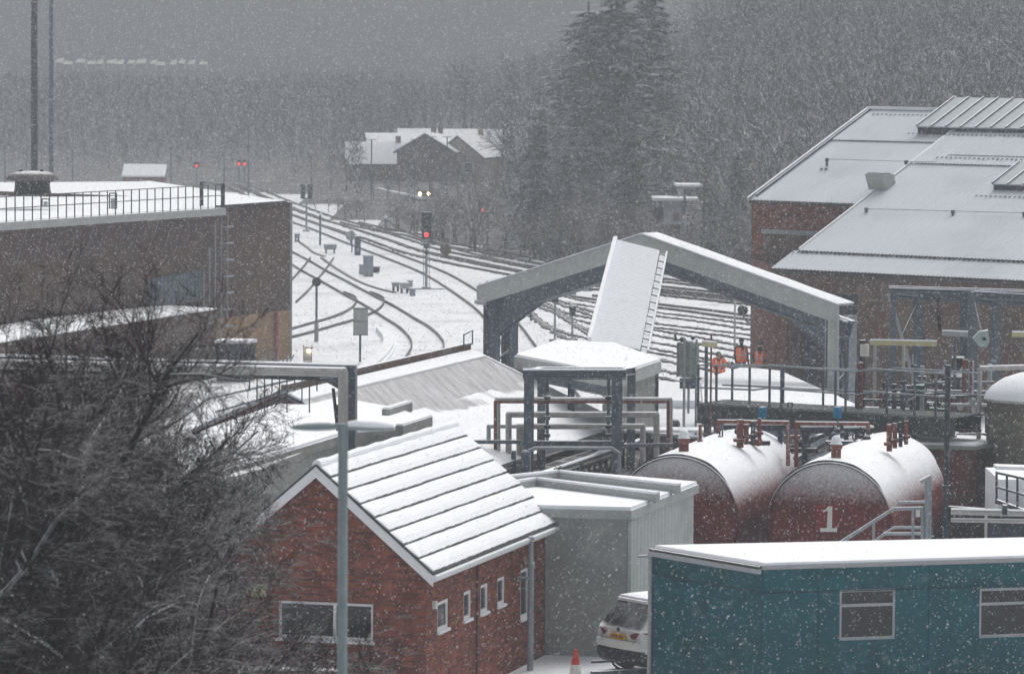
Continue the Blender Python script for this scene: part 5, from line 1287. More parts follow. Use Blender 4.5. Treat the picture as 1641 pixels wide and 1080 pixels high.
# ------------------------------------------------------------ steel gantry in front of the workshop
YG = 126.0
def Gk(px, py, dy=0.0): return at(px, py, YG + dy)
t = thing('steel_gantry', 'tall open blue-grey steel gantry in front of the workshop wall', 'gantry', tuple(fl0(Gk(1553, 700))))
for px, dy, w_ in ((1431, 0, .16), (1472, 3, .3), (1546, 0, .26), (1558, -.6, .3), (1596, 3, .28)):
    obj('column', MB().ibeam(fl0(Gk(px, 600, dy)), Gk(px, 468, dy), w_, w_, t=.03, up=Vector((0, 1, 0))), STEEL, t)
obj('top_beam', MB().ibeam(Gk(1425, 463), Gk(1700, 471), .2, .18).ibeam(Gk(1560, 472, -.6), Gk(1700, 480, -.6), .2, .2), STEEL, t)
obj('top_snow', MB().beam(Gk(1425, 460.5), Gk(1700, 468.5), .22, .035), SNOW, t)
obj('rear_beam', MB().ibeam(Gk(1430, 470, 3), Gk(1700, 486, 3), .25, .3, t=.04), STEEL, t)
obj('cross_beam', MB().ibeam(Gk(1431, 466), Gk(1472, 472, 3), .15, .15).ibeam(Gk(1546, 470), Gk(1596, 478, 3), .15, .15), STEEL, t)
obj('diagonal_brace', MB().beam(Gk(1425, 472), Gk(1467, 615), .08, .1), GALV, t)
obj('diagonal_brace', MB().tube(Gk(1472, 482, 3), Gk(1445, 540, 2), .035, 6), STEEL_D, t)
obj('mid_beam', MB().beam(Gk(1465, 615), Gk(1565, 625), .1, .14), STEEL, t)
obj('chain', MB().tube(Gk(1502, 478), Gk(1506, 530), .05, 5), BLACK, t)
t = thing('hose_bundle', 'dark coiled hoses and boxes hung low on the steel gantry', 'hoses', tuple(fl0(Gk(1500, 690))))
for k in range(16):
    p = Gk(rnd.uniform(1455, 1560), rnd.uniform(600, 690), rnd.uniform(-2, .5)); r_ = rnd.uniform(.05, .13)
    obj('fitting', MB().box(p, r_ * 2, r_ * 2, rnd.uniform(.2, .6)), rnd.choice([BLACK, STEEL_D, STEEL_D, GALV]), t)
for k in range(6):
    p = Gk(rnd.uniform(1470, 1550), rnd.uniform(575, 620), rnd.uniform(-2, 0)); q = p + Vector((rnd.uniform(-.5, .5), 0, -1.2)); mid = (p + q) / 2 + Vector((rnd.uniform(-.5, .5), 0, -.4)); obj('hose', MB().path([p, mid, q], .035, 6), BLACK, t)
for k in range(5):
    p = Gk(1455 + k * 22, 645, -1.0); obj('upright', MB().beam(fl0(p, 2.5), p, .1, .1, up=Vector((1, 0, 0))), rnd.choice([STEEL, STEEL_D]), t)
obj('deck', MB().beam(Gk(1400, 648, -1.2), Gk(1600, 655, -1.2), .4, .25), STEEL_D, t)
obj('green_drum', MB().lathe(Gk(1534, 690, -2), [(0, 0), (.42, 0), (.42, .75), (0, .8)], 16), GREENT, t)
for x0, x1, y, mt, lab in ((1395, 1501, 549, YEL, 'long pale yellow lamp tube in front of the workshop wall'), (1510, 1551, 534, TRIM, 'short white lamp tube between gantry columns'), (1622, 1700, 536, YEL, 'pale yellow lamp tube at the right frame edge'), (1128, 1146, 551, YEL, 'short pale yellow lamp tube above the first worker')):
    Y = 112 if x0 < 1200 else 118
    a = at(x0, y, Y); b_ = at(x1, y + 2, Y - (1.2 if x0 < 1200 else 0)); t = thing('lamp_tube', lab, 'lamp', tuple(a))
    obj('tube', MB().beam(a, b_, .12, .13), mt, t); obj('snow_strip', MB().beam(a + UP * .08, b_ + UP * .08, .1, .03), SNOW, t)
    px_ = (x0 + 4,) if x0 < 1200 else ((1402, 1448) if x0 < 1500 else ((x0 + x1) / 2,))
    for k in px_: obj('stand', MB().tube(at(k, y + 4, Y), fl0(at(k, y + 60, Y), 4.0), .045, 7), LAG if x0 == 1395 else STEEL, t)
for px, y0, y1, r_, mt, lab, Y in ((1382, 545, 640, .1, STEEL_D, 'dark post with a small white canister left of the long lamp tube', 117), (1519, 585, 862, .065, STEEL_D, 'thin dark pole rising in front of the flat-roofed pump house', 103), (1140, 535, 640, .025, RUST, 'thin rusty pole beside the first worker', 112), (1570, 590, 705, .06, LAG, 'pale bent pipe left of the round tank', 113)):
    a = at(px, y0, Y); t = thing('pole', lab, 'pole', tuple(fl0(a))); obj('shaft', MB().tube(fl0(a), a, r_, 8), mt, t)
    if px == 1382: obj('canister', MB().tube(a - UP * .1 + Vector((.05, -.15, 0)), a - UP * .42 + Vector((.05, -.15, 0)), .12, 12), PAINTW, t)
    if px == 1570: obj('pipe_arm', MB().tube(a, a + Vector((1.3, .2, .03)), .07, 8), LAG, t)
    if px == 1519: obj('clip', MB().box(a - UP * 3, .18, .18, .15), STEEL_D, t)
c = at(1576, 543, 120); t = thing('hanging_fixture', 'pale grey-blue pulley-shaped fitting hanging in the gantry', 'pulley', tuple(c))
m = MB(); P_ = [(-.28, 0.02), (-.1, .2), (.13, .24), (.17, -.08), (.08, -.24), (-.12, -.2)]; m.prism([c + Vector((x, 0, z)) for x, z in P_], Vector((0, .25, 0))); obj('casing', m, mat('pale_green_grey', (.32, .4, .4), .6, snow=.8), t)
obj('hub', MB().tube(c + Vector((0.02, -.03, 0)), c + Vector((.02, .1, 0)), .05, 10), BLACK, t); obj('rope', MB().tube(c + Vector((-.05, .1, .2)), c + Vector((-.25, .1, 1.0)), .02, 5), TRIM, t)
c = at(1535, 590, 119); t = thing('floodlight', 'small square dark floodlight with snowy top on a round snowy cap', 'lamp', tuple(c)); obj('housing', MB().box(c, .32, .2, .28), BLACK, t); obj('snow_cap', MB().box(c + UP * .28, .32, .22, .04), SNOW, t)
obj('dish', MB().lathe(c - UP * .25, [(0, 0), (.22, .02), (.26, .1), (0, .14)], 14), SNOW, t); obj('stem', MB().tube(c - UP * 1.6, c, .07, 8), STEEL_D, t)

t = thing('pipework_cluster', 'dense dark pipework, valves and risers between the walkway end and the round tank', 'pipework', tuple(fl0(at(1480, 700, 115))))
rq = random.Random(31)
for k in range(26):
    px = rq.uniform(1372, 1592); Y = rq.uniform(113.5, 121); top = at(px, rq.uniform(560, 650), Y); r_ = rq.uniform(.025, .09)
    obj('riser', MB().tube(fl0(top, 1.5), top, r_, 7), rq.choice([STEEL_D, STEEL, STEEL, GALV, RUST, STEEL_D]), t)
    if k % 2: obj('flange', MB().tube(top - UP * .35, top - UP * .27, r_ * 2, 10), STEEL_D, t)
for k in range(18):
    px = rq.uniform(1365, 1540); Y = rq.uniform(113.5, 120); a = at(px, rq.uniform(610, 712), Y); b_ = a + Vector((rq.uniform(.6, 2.2), rq.uniform(-.3, .3), 0)); r_ = rq.uniform(.03, .08)
    obj('pipe_run', MB().tube(a, b_, r_, 8), rq.choice([STEEL_D, STEEL, LAG, STEEL_D]), t)
for k in range(12):
    a = at(rq.uniform(1380, 1590), rq.uniform(630, 700), rq.uniform(113.5, 119)); obj('valve_body', MB().box(a, rq.uniform(.15, .4), .2, rq.uniform(.15, .45)), rq.choice([BLACK, STEEL_D, STEEL_D, GREENT]), t)
for k in range(5):
    a = at(rq.uniform(1430, 1590), rq.uniform(600, 690), 113.5); obj('gauge', MB().lathe(a, [(0, 0), (.09, 0), (.09, .05), (0, .05)], 12, axis=(0, 1, 0)), TRIM, t)
# ------------------------------------------------------------ round tank, pump house, rails (right edge)
c = at(1662, 745, 112.5); c.z = 0; zw = 13.5 - (640 - 76) / (FPX / 112.5)
t = thing('round_tank', 'round concrete tank with a domed cap of snow at the right edge', 'tank', tuple(c))
obj('drum', MB().lathe(c, [(1.32, 0), (1.32, zw)], 40), mat('mottled_concrete', (.12, .115, .09), .9, var=.3, vscale=1.5, stain=((.07, .07, .055), 1.0)), t, smooth=True)
obj('lid', MB().lathe(c + UP * (zw - .03), [(1.32, 0), (1.4, .0), (1.4, .06), (0, .1)], 40), CONC_L, t)
obj('snow_dome', MB().lathe(c + UP * (zw + .03), [(1.38, 0), (1.36, .1), (1.2, .3), (.9, .5), (.5, .64), (0, .7)], 40), SNOW, t, smooth=True)
t, P, W = flat_block('pump_house', 'brick pump house with a snowy flat roof behind the numbered tank', 'building',
    [(1465, 712), (1562, 715), (1609, 706), (1575, 700), (1465, 700)], 3.3, BRICK_F, CONC, fasc=.1, over=.3, snow_h=.05)
obj('fascia_strip', MB().beam(gp(1465, 716, 3.1), gp(1562, 719, 3.1), .05, .08).beam(gp(1562, 719, 3.1), gp(1606, 711, 3.1), .05, .08), CONC_L, t)
for px in (1560, 1580, 1594): p = gp(px, 722, 3.0); obj('pier', MB().box((p.x, p.y - .1, 0), .2, .2, 3.0), BRICK_F if px != 1580 else GALV, t)
t = thing('guard_rail', 'dark guard rail with mid bar before a snow patch at the right edge', 'railing', tuple(fl0(at(1600, 800, 101))))
a = at(1597, 757, 103); b_ = at(1700, 780, 99); c_ = at(1597, 803, 103); d_ = at(1700, 840, 99)
obj('top_rail', MB().tube(a, b_, .035, 7), STEEL_D, t); obj('mid_rail', MB().tube((a + c_) / 2, (b_ + d_) / 2, .03, 7), STEEL_D, t); obj('bottom_rail', MB().beam(c_, d_, .08, .1), STEEL_D, t)
for k in range(7): obj('baluster', MB().tube(a.lerp(b_, k / 6), c_.lerp(d_, k / 6), .03, 6), STEEL_D, t)
a = at(1596, 752, 104); b_ = at(1700, 756, 104); q = MB(); q.prism([a, b_, b_ + Vector((0, .6, 0)), a + Vector((0, .6, 0))], .08); obj('snowy_ledge', q, SNOW, t)
a = at(1600, 812, 104.5); b_ = at(1700, 830, 104.5); t2 = thing('snowy_bund', 'raised white snow-covered bund behind the guard rail at right', 'bund', tuple(fl0(a)))
obj('bank', MB().prism([fl0(a), fl0(b_), fl0(b_) + Vector((0, 3, 0)), fl0(a) + Vector((0, 3, 0))], at(1620, 765, 105).z), SNOW, t2)
a = at(1585, 818, 103.6); b_ = at(1705, 824, 103.6); obj('bund_face', MB().prism([fl0(a), fl0(b_), fl0(b_) + Vector((0, .3, 0)), fl0(a) + Vector((0, .3, 0))], a.z), STEEL_D, t2)
t = thing('white_pipe_rail', 'pair of snow-topped horizontal pipes at the right edge', 'pipes', tuple(fl0(at(1525, 830, 99))))
obj('pipe_run', MB().tube(at(1524, 819, 99), at(1700, 823, 99), .08, 10), LAG, t); obj('pipe_run', MB().tube(at(1524, 833, 99), at(1700, 836, 99), .05, 10), LAG, t)
obj('clamp', MB().box(at(1610, 824, 98.9), .1, .2, .22), STEEL_D, t)
# dark void below: bund wall behind the teal roof, its shade painted near-black
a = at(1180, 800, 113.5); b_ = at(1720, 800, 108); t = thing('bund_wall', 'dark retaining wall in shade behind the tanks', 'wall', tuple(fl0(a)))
obj('wall_face', MB().prism([fl0(a), fl0(b_), fl0(b_) + Vector((0, .3, 0)), fl0(a) + Vector((0, .3, 0))], 1.9), MATS['shade_dark_wall'], t)

# ------------------------------------------------------------ stair rails before the numbered tank
t = thing('stair_rails', 'grey stair handrails climbing in front of the numbered tank', 'handrail', tuple(fl0(at(1420, 870, 98))))
S = lambda px, py, dy=0: at(px, py, 98 + dy)
obj('handrail', MB().path([S(1345, 870), S(1432, 815), S(1478, 814)], .04, 8), GALV, t)
obj('handrail', MB().path([S(1430, 815, .8), S(1442, 805, .8), S(1484, 804, .8)], .035, 8), GALV, t)
obj('mid_rail', MB().path([S(1398, 870), S(1418, 855), S(1478, 855)], .035, 8), GALV, t); obj('mid_rail', MB().path([S(1415, 856, .8), S(1433, 845, .8), S(1484, 845, .8)], .03, 8), GALV, t)
for px, y in ((1400, 836), (1463, 814), (1478, 812)): obj('post', MB().tube(S(px, y), S(px, 875), .035, 7), GALV, t)
obj('notice_plate', MB().box(S(1471, 828, -.05), .1, .02, .16), PAINTW, t)
t = thing('stair_lamp', 'slender post with a snowy tilted lamp at the stair head', 'lamp', tuple(fl0(S(1485, 870))))
obj('post', MB().tube(fl0(S(1486, 870)), S(1486, 768), .06, 8).tube(fl0(S(1491, 870)), S(1491, 766), .03, 8), GALV, t); obj('lamp_head', MB().beam(S(1475, 772), S(1492, 763), .2, .08), TRIM, t)

# tarpaulin board and small poles by the workers
c = at(1102, 603, 124); t = thing('tarpaulin_board', 'pale green-grey sheeted board on posts left of the workers', 'screen', tuple(fl0(c)))
m = MB(); NU = 10; vs = []
for j in range(5):
    for i in range(NU + 1): vs.append(c + Vector((-.32 + .64 * i / NU, .05 * math.sin(i * 1.9) + .04 * math.sin(j * 2), -.03 + .98 * j / 4 + .02 * math.sin(i * 1.3))))
m.add(vs, [(j * (NU + 1) + i, j * (NU + 1) + i + 1, (j + 1) * (NU + 1) + i + 1, (j + 1) * (NU + 1) + i) for j in range(4) for i in range(NU)]); obj('sheet', m, mat('pale_tarpaulin', (.27, .31, .29), .8, var=.2, vscale=4), t)
obj('post', MB().tube(fl0(c) + Vector((-.1, -.1, 0)), c + Vector((-.1, -.1, 1.1)), .04, 7).tube(fl0(c) + Vector((.25, .15, 0)), c + Vector((.25, .15, 1.05)), .035, 7), GALV, t); obj('lower_panel', MB().box(c - UP * .35, .45, .05, .3), STEEL, t)
obj('fittings', MB().ball(c + Vector((-.15, 0, 1.05)), .09).ball(c + Vector((.14, 0, 1.1)), .07).tube(c + Vector((-.32, 0, 1.0)), c + Vector((-.38, 0, 1.2)), .03), STEEL_D, t)
b = gp(1177, 562)
a = gp(1040, 632); t = thing('plank', 'rusty plank lying on the snow beside the kiosk', 'plank', tuple(a)); obj('board', MB().beam(a + UP * .08, gp(1098, 636) + UP * .08, .25, .08), RUST, t); obj('block', MB().box(gp(1062, 633), .6, .4, .14), RUST, t)
b = gp(1082, 684); t = thing('snow_lump', 'dark round object half buried beside the walkway foot', 'debris', tuple(b)); obj('lump', MB().ball(b + UP * .1, .18, 10, 8), STEEL_D, t)

# ------------------------------------------------------------ people
def person(foot, lab, bend=0.0, turn=0.0, arms='down', hat=NAVY, H=1.76):
    t = thing('person', lab, 'person', tuple(foot), 'workers in orange hi-vis')
    fw = Vector((math.sin(R(turn)), -math.cos(R(turn)), 0)); rt = Vector((fw.y, -fw.x, 0)) * -1
    k = H / 1.76; f = Vector(foot)
    def P(x, y, z): return f + rt * x * k + fw * y * k + UP * z * k
    b = bend
    hip = P(0, 0, .95); waist = P(0, .06 * b, 1.08); chest = P(0, .22 * b, 1.32 - .03 * b); neck = P(0, .34 * b, 1.5 - .06 * b); chin = P(0, .42 * b + .03, 1.57 - .1 * b); head = P(0, .50 * b + .02, 1.66 - .15 * b)
    pts = [hip, waist, chest, neck, chin, head]; rad = [(.17, .13), (.16, .12), (.18, .13), (.06, .06), (.08, .09), (.085, .105)]
    ed_ = [(0, 1), (1, 2), (2, 3), (3, 4), (4, 5)]
    def add(p, r, frm): pts.append(p); rad.append((r, r)); ed_.append((frm, len(pts) - 1)); return len(pts) - 1
    hands = []
    for s_ in (-1, 1):
        kn = add(P(.11 * s_, .03, .9), .095, 0); kk = add(P(.12 * s_, .05, .5), .062, kn); an = add(P(.12 * s_, 0, .1), .045, kk); add(P(.13 * s_, .14, .045), .045, an)
        sh = add(P(.2 * s_, .26 * b, 1.42 - .05 * b), .07, 2)
        if arms == 'down': e_ = add(P(.26 * s_, .2 * b - .02, 1.14), .048, sh); w_p = P(.25 * s_, .12 + .2 * b, .9)
        elif arms == 'front': e_ = add(P(.3 * s_, .25 * b + .1, 1.15), .048, sh); w_p = P(.12 * s_, .42, 1.05)
        else: e_ = add(P(.3 * s_, .02, 1.17), .048, sh); w_p = P(.2 * s_, .2, 1.02)
        w = add(w_p, .032, e_); dv = (w_p - pts[e_]).normalized(); hands.append((w_p, dv, s_)); add(w_p + dv * .07, .038, w)
    me = bpy.data.meshes.new('body'); me.from_pydata([tuple(p - f) for p in pts], ed_, []); me.materials.append(NAVY)
    o = bpy.data.objects.new('body', me); COL.objects.link(o); o.parent = t; o['_o'] = tuple(f)
    sk = o.modifiers.new('skin', 'SKIN'); 
    for v, r in zip(me.skin_vertices[0].data, rad): v.radius = r
    me.skin_vertices[0].data[0].use_root = True
    ss = o.modifiers.new('sub', 'SUBSURF'); ss.levels = 1; ss.render_levels = 2
    # face and head covering
    h = MB(); h.lathe(head - UP * .09, [(0, -.03), (.05, -.02), (.07, .03), (.083, .1), (.08, .16), (.05, .2), (0, .215)], 14, axis=(UP * 1 + fw * .25 * b)); fo = obj('head', h, SKIN, t, smooth=True)
    n_ = MB(); n_.tube(head + fw * .07 + UP * .02, head + fw * .1 - UP * .015, .012, 6, r2=.017); obj('nose', n_, SKIN, fo)
    for s_ in (-1, 1):
        obj('ear', MB().ball(head + rt * .083 * s_ - UP * .0, .022, 8, 5, sz=1.4), SKIN, fo); obj('eye', MB().ball(head + fw * .076 + rt * .03 * s_ + UP * .025, .011, 8, 5), BLACK, fo)
    obj('mouth', MB().beam(head + fw * .078 - rt * .02 - UP * .045, head + fw * .078 + rt * .02 - UP * .045, .012, .008), CARL, fo)
    ha = MB(); ha.lathe(head + UP * .015, [(.095, 0), (.1, .05), (.085, .1), (.05, .13), (0, .14)], 16); ha.prism([head + fw * .08 + rt * .06 + UP * .02, head + fw * .15 + rt * .04 + UP * .01, head + fw * .15 - rt * .04 + UP * .01, head + fw * .08 - rt * .06 + UP * .02], .012); obj('hat', ha, hat, t, smooth=False)
    for w_p, dv, s_ in hands:
        hm_ = MB(); sd = dv.cross(fw); sd = sd.normalized() if sd.length > .1 else rt
        for q in range(4):
            r0 = w_p + dv * .08 + sd * (-.027 + .018 * q); L = (.07, .08, .075, .058)[q]; mid = r0 + dv * L * .5; hm_.tube(r0 - dv * .03, mid, .0095, 6).tube(mid, mid + (dv + fw * .6).normalized() * L * .5, .0085, 6)
        th = w_p + dv * .02 + fw * .03; hm_.tube(th, th + (dv + fw * .8).normalized() * .055, .011, 6); obj('fingers', hm_, SKIN if arms != 'down' else NAVY, t)
    # vest: rings round the torso, open V at the neck
    rings = [(.86, .0, .245, .175), (1.05, .05 * b, .235, .17), (1.2, .14 * b, .24, .175), (1.34, .24 * b, .25, .17), (1.43, .29 * b, .215, .145), (1.475, .32 * b, .12, .095)]
    NS = 24; m = MB(); vs = []
    for z, y, a, c in rings:
        for i in range(NS):
            an = 2 * math.pi * i / NS; vs.append(P(a * math.sin(an), y + c * math.cos(an), z - .04 * b * max(0, z - 1)))
    fs = []; mi = []
    for j in range(len(rings) - 1):
        for i in range(NS):
            dist = min(i, NS - 1 - i) + .5
            if j >= 3 and dist < (j - 2) * 1.3: continue
            fs.append((j * NS + i, j * NS + (i + 1) % NS, (j + 1) * NS + (i + 1) % NS, (j + 1) * NS + i))
    m.add(vs, fs); v_ = obj('hi_vis_vest', m, HIVIS, t, smooth=True)
    for z, a, c, y in ((1.0, .245, .18, .03 * b), (1.14, .246, .182, .1 * b)):
        m = MB(); q = []
        for zz in (z, z + .022):
            for i in range(NS): an = 2 * math.pi * i / NS; q.append(P(a * math.sin(an), y + c * math.cos(an), zz))
        m.add(q, [(i, (i + 1) % NS, NS + (i + 1) % NS, NS + i) for i in range(NS)]); obj('reflective_band', m, HIREF, v_)
    for s_ in (-1, 1):
        m = MB(); m.beam(P(.1 * s_, .175 + .05 * b, 1.06), P(.1 * s_, .165 + .24 * b, 1.36), .05, .015, up=fw); obj('reflective_brace', m, HIREF, v_)
        if arms != 'down':
            pass
    if arms == 'front':
        for s_ in (-1, 1): obj('sleeve', MB().tube(P(.2 * s_, .26 * b, 1.4 - .05 * b), P(.3 * s_, .25 * b + .1, 1.13), .075, 10).tube(P(.3 * s_, .25 * b + .1, 1.15), P(.14 * s_, .38, 1.06), .062, 10), HIVIS, t, smooth=True)
    return t
def footat(px, head_y, Y, H):
    p = at(px, head_y, Y); return Vector((p.x, p.y, p.z - H))
def worker(px, heady, s, lab, **k):
    Y = FPX / s; p = at(px, heady, Y); H = k.pop('H', 1.76); return person((p.x, p.y, p.z - H), lab, H=H, **k)
worker(1153, 560, 42.6, 'worker in an orange jacket hunched forward and looking down, leftmost of three', bend=.75, arms='front', turn=-8, H=1.7)
worker(1188, 543, 41.6, 'worker in orange vest and dark cap standing upright, middle of three', arms='down', turn=14)
worker(1219, 549, 41.2, 'worker in orange vest with open dark collar, closest to the brick pier', arms='akimbo', turn=-18)

lp = at(1188, 600, 166.5); m = MB(); m.prism([(lp.x - 3.5, 162, 0), (lp.x + 1.6, 162, 0), (lp.x + 1.6, 171, 0), (lp.x - 3.5, 171, 0)], .3)
structure(obj('loading_platform', m, SNOW))
# ------------------------------------------------------------ white car and cone
cb = Vector((2.33, 93.0, 0)); ch = dirv(55); cr = Vector((ch.y, -ch.x, 0))
t = thing('parked_car', 'white parked car with snow on its roof seen from behind beside the teal building', 'car', tuple(cb))
def K(x, y, z): return cb + cr * x + ch * y + UP * z
ST = [  # y, bottom, mid z, belt z, roof z, w low, w mid, w belt, w roof
 (0.02, .55, .72, .98, 1.0, .72, .80, .74, .70), (.10, .42, .72, 1.02, 1.06, .86, .90, .83, .74), (.30, .36, .72, 1.04, 1.33, .90, .915, .86, .69),
 (.58, .34, .72, 1.04, 1.575, .91, .92, .875, .63), (1.2, .32, .72, 1.03, 1.64, .91, .92, .88, .64), (2.3, .3, .72, 1.0, 1.62, .91, .92, .87, .64), (2.9, .3, .7, .98, 1.35, .91, .92, .86, .66), (3.35, .3, .7, .97, 1.04, .91, .92, .84, .7), (4.1, .34, .62, .86, .9, .86, .88, .76, .6), (4.38, .42, .58, .7, .72, .66, .7, .6, .45)]
m = MB(); vs = []
for y, zb, zm, zl, zr, w0, w1, w2, w3 in ST:
    h_ = [(w0 * .9, zb), (w0, zb + .08), (w1, zm), (w2 + .02, zl - .06), (w2, zl), ((w2 + w3) / 2 + .01, (zl + zr) / 2), (w3, zr - .03), (w3 * .8, zr), (0, zr + .02)]
    for x, z in h_[:-1]: vs.append(K(x, y, z))
    vs.append(K(0, y, h_[-1][1]))
    for x, z in h_[:-1][::-1]: vs.append(K(-x, y, z))
W_ = 17; fs = []
for j in range(len(ST) - 1):
    for i in range(W_ - 1): fs.append((j * W_ + i, j * W_ + i + 1, (j + 1) * W_ + i + 1, (j + 1) * W_ + i))
fs.append(tuple(range(W_))[::-1]); fs.append(tuple((len(ST) - 1) * W_ + i for i in range(W_)))
fs += [(j * W_, (j + 1) * W_, (j + 1) * W_ + W_ - 1, j * W_ + W_ - 1) for j in range(len(ST) - 1)]
m.add(vs, fs); bd = obj('body', m, CARW, t, smooth=False)
bv = bd.modifiers.new('bevel', 'BEVEL'); bv.width = .018; bv.segments = 2
CG = mat('snow_dusted_car_glass', (.02, .022, .026), .25, var=.2, stain=((.22, .23, .25), 2.2), spec=.6)
rg = MB(); yz = [(.095, 1.075, .66), (.2, 1.2, .665), (.32, 1.36, .64), (.5, 1.515, .58)]
vs = []
for y, z, w in yz:
    for q in range(7): x = -1 + q / 3; vs.append(K(x * w, y - .035 - (0.03 * (1 - x * x)), z + .012))
rg.add(vs, [(j * 7 + i, j * 7 + i + 1, (j + 1) * 7 + i + 1, (j + 1) * 7 + i) for j in range(3) for i in range(6)]); obj('rear_window', rg, CG, t, smooth=True)
obj('spoiler', MB().prism([K(-.62, .42, 1.545), K(.62, .42, 1.545), K(.66, .75, 1.6), K(-.66, .75, 1.6)], .06), CARW, t)
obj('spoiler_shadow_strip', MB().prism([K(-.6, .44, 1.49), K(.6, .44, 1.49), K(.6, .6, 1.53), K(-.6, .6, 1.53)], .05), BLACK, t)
for q, ya, yb in ((1, .75, 1.35), (1, 1.42, 2.3), (1, 2.36, 2.95)):
    for s_ in (-1, 1):
        g = MB(); w2, w3 = .885, .675; zt2 = 1.56 if yb < 2.5 else 1.33
        g.quad(K(s_ * w2, ya, 1.06), K(s_ * w2, yb, 1.05), K(s_ * (w3 + .02), yb - .02, zt2), K(s_ * (w3 + .02), ya + (.1 if ya < 1 else .02), 1.56)); obj('side_window', g, CG, t)
sr = MB(); snow_slab(sr, K(-.6, .48, 1.62), K(.6, .48, 1.62), K(.62, 2.5, 1.655), K(-.62, 2.5, 1.655), .07, 10, 14, .02); obj('roof_snow', sr, SNOW, t)
bl = MB(); vs = []
for z, yo in ((.26, .12), (.34, .0), (.5, -.035), (.6, .0)):
    for x, dy in ((-.9, .5), (-.9, .16), (-.74, .0), (-.3, -.04), (.3, -.04), (.74, .0), (.9, .16), (.92, .8)): vs.append(K(x, dy + yo, z + (.05 if abs(x) > .8 and z > .5 else 0)))
bl.add(vs, [(j * 8 + i, j * 8 + i + 1, (j + 1) * 8 + i + 1, (j + 1) * 8 + i) for j in range(3) for i in range(7)]); obj('lower_bumper', bl, BLACK, t)
bu = MB(); vs = []
for z, yo in ((.6, -.02), (.68, -.04), (.78, .0)):
    for x, dy in ((-.92, .5), (-.91, .14), (-.76, .0), (-.3, -.045), (.3, -.045), (.76, .0), (.91, .14), (.92, .5)): vs.append(K(x, dy + yo, z))
bu.add(vs, [(j * 8 + i, j * 8 + i + 1, (j + 1) * 8 + i + 1, (j + 1) * 8 + i) for j in range(2) for i in range(7)]); obj('bumper', bu, CARW, t)
for s_ in (-1, 1):
    g = MB(); P_ = [K(s_ * .42, -.0, .93), K(s_ * .5, -.005, .85), K(s_ * .76, .05, .84), K(s_ * .905, .28, .86), K(s_ * .9, .46, .99), K(s_ * .84, .12, .995), K(s_ * .6, .01, .985)]
    g.add(P_ + [p + ch * -.03 + cr * s_ * .012 for p in P_], [tuple(range(7, 14))] + [(i, (i + 1) % 7, 7 + (i + 1) % 7, 7 + i) for i in range(7)]); obj('tail_light', g, CARL, t)
pl = obj('number_plate', MB().box(K(0, -.02, .8), .52, .03, .115, cr), PLATE, t)
g = MB(); rnd = random.Random(4)
for k in range(7):
    x = -.2 + k * .062 + (.03 if k > 3 else 0); g.box(K(x, -.038, .825), .035, .006, .065, cr)
obj('characters', g, BLACK, pl)
obj('badge', MB().lathe(K(0, .02, 1.0) - ch * .02, [(0, 0), (.05, .0), (.05, -.02), (0, -.02)], 12, axis=ch), BLACK, t)
obj('tailgate_seam', MB().path([K(-.6, -.0, .82), K(-.55, -.035, .73), K(.55, -.035, .73), K(.6, 0, .82)], .008, 4), BLACK, t)
obj('roof_rail', MB().tube(K(.66, .8, 1.63), K(.64, 2.4, 1.63), .02, 6).tube(K(-.66, .8, 1.63), K(-.64, 2.4, 1.63), .02, 6), GALV, t)
for s_ in (-1, 1):
    for y in (.85, 3.5):
        c = K(s_ * .84, y, .34); w = obj('wheel', MB().lathe(c, [(.2, -.1), (.33, -.1), (.34, 0), (.33, .1), (.2, .1)], 24, axis=cr), BLACK, t)
        obj('rim', MB().lathe(c + cr * s_ * .09, [(0, 0), (.2, .01), (.21, 0)], 16, axis=cr), GALV, w)
        obj('arch_trim', MB().lathe(c + cr * s_ * .07, [(.36, 0), (.41, .02), (.41, -.02)], 24, axis=cr), BLACK, t)
# cone
b = at(922, 1098, 92.0); b.z = 0; t = thing('traffic_cone', 'single red and white traffic cone by the brick house corner', 'traffic cone', tuple(b))
obj('cone', MB().lathe(b, [(.15, .03), (.115, .28), (.095, .38)], 18), PAINTW, t); obj('top', MB().lathe(b, [(.095, .38), (.05, .62), (.035, .7), (0, .7)], 18), mat('cone_red', (.55, .03, .02), .5), t)
obj('base', MB().box(b, .36, .36, .035), BLACK, t)
t = thing('kerb_edge', 'snow-edged dark kerb strip in front of the white car', 'kerb', tuple(at(1000, 1075, 90.5) * 1.0))
a = gp(948, 1080 + 8); b_ = gp(1046, 1078 + 5); obj('strip', MB().beam(a + UP * .12, b_ + UP * .12, .12, .1).beam(a + UP * .3 + Vector((0, .5, 0)), b_ + UP * .3 + Vector((0, .5, 0)), .05, .05), STEEL, t)

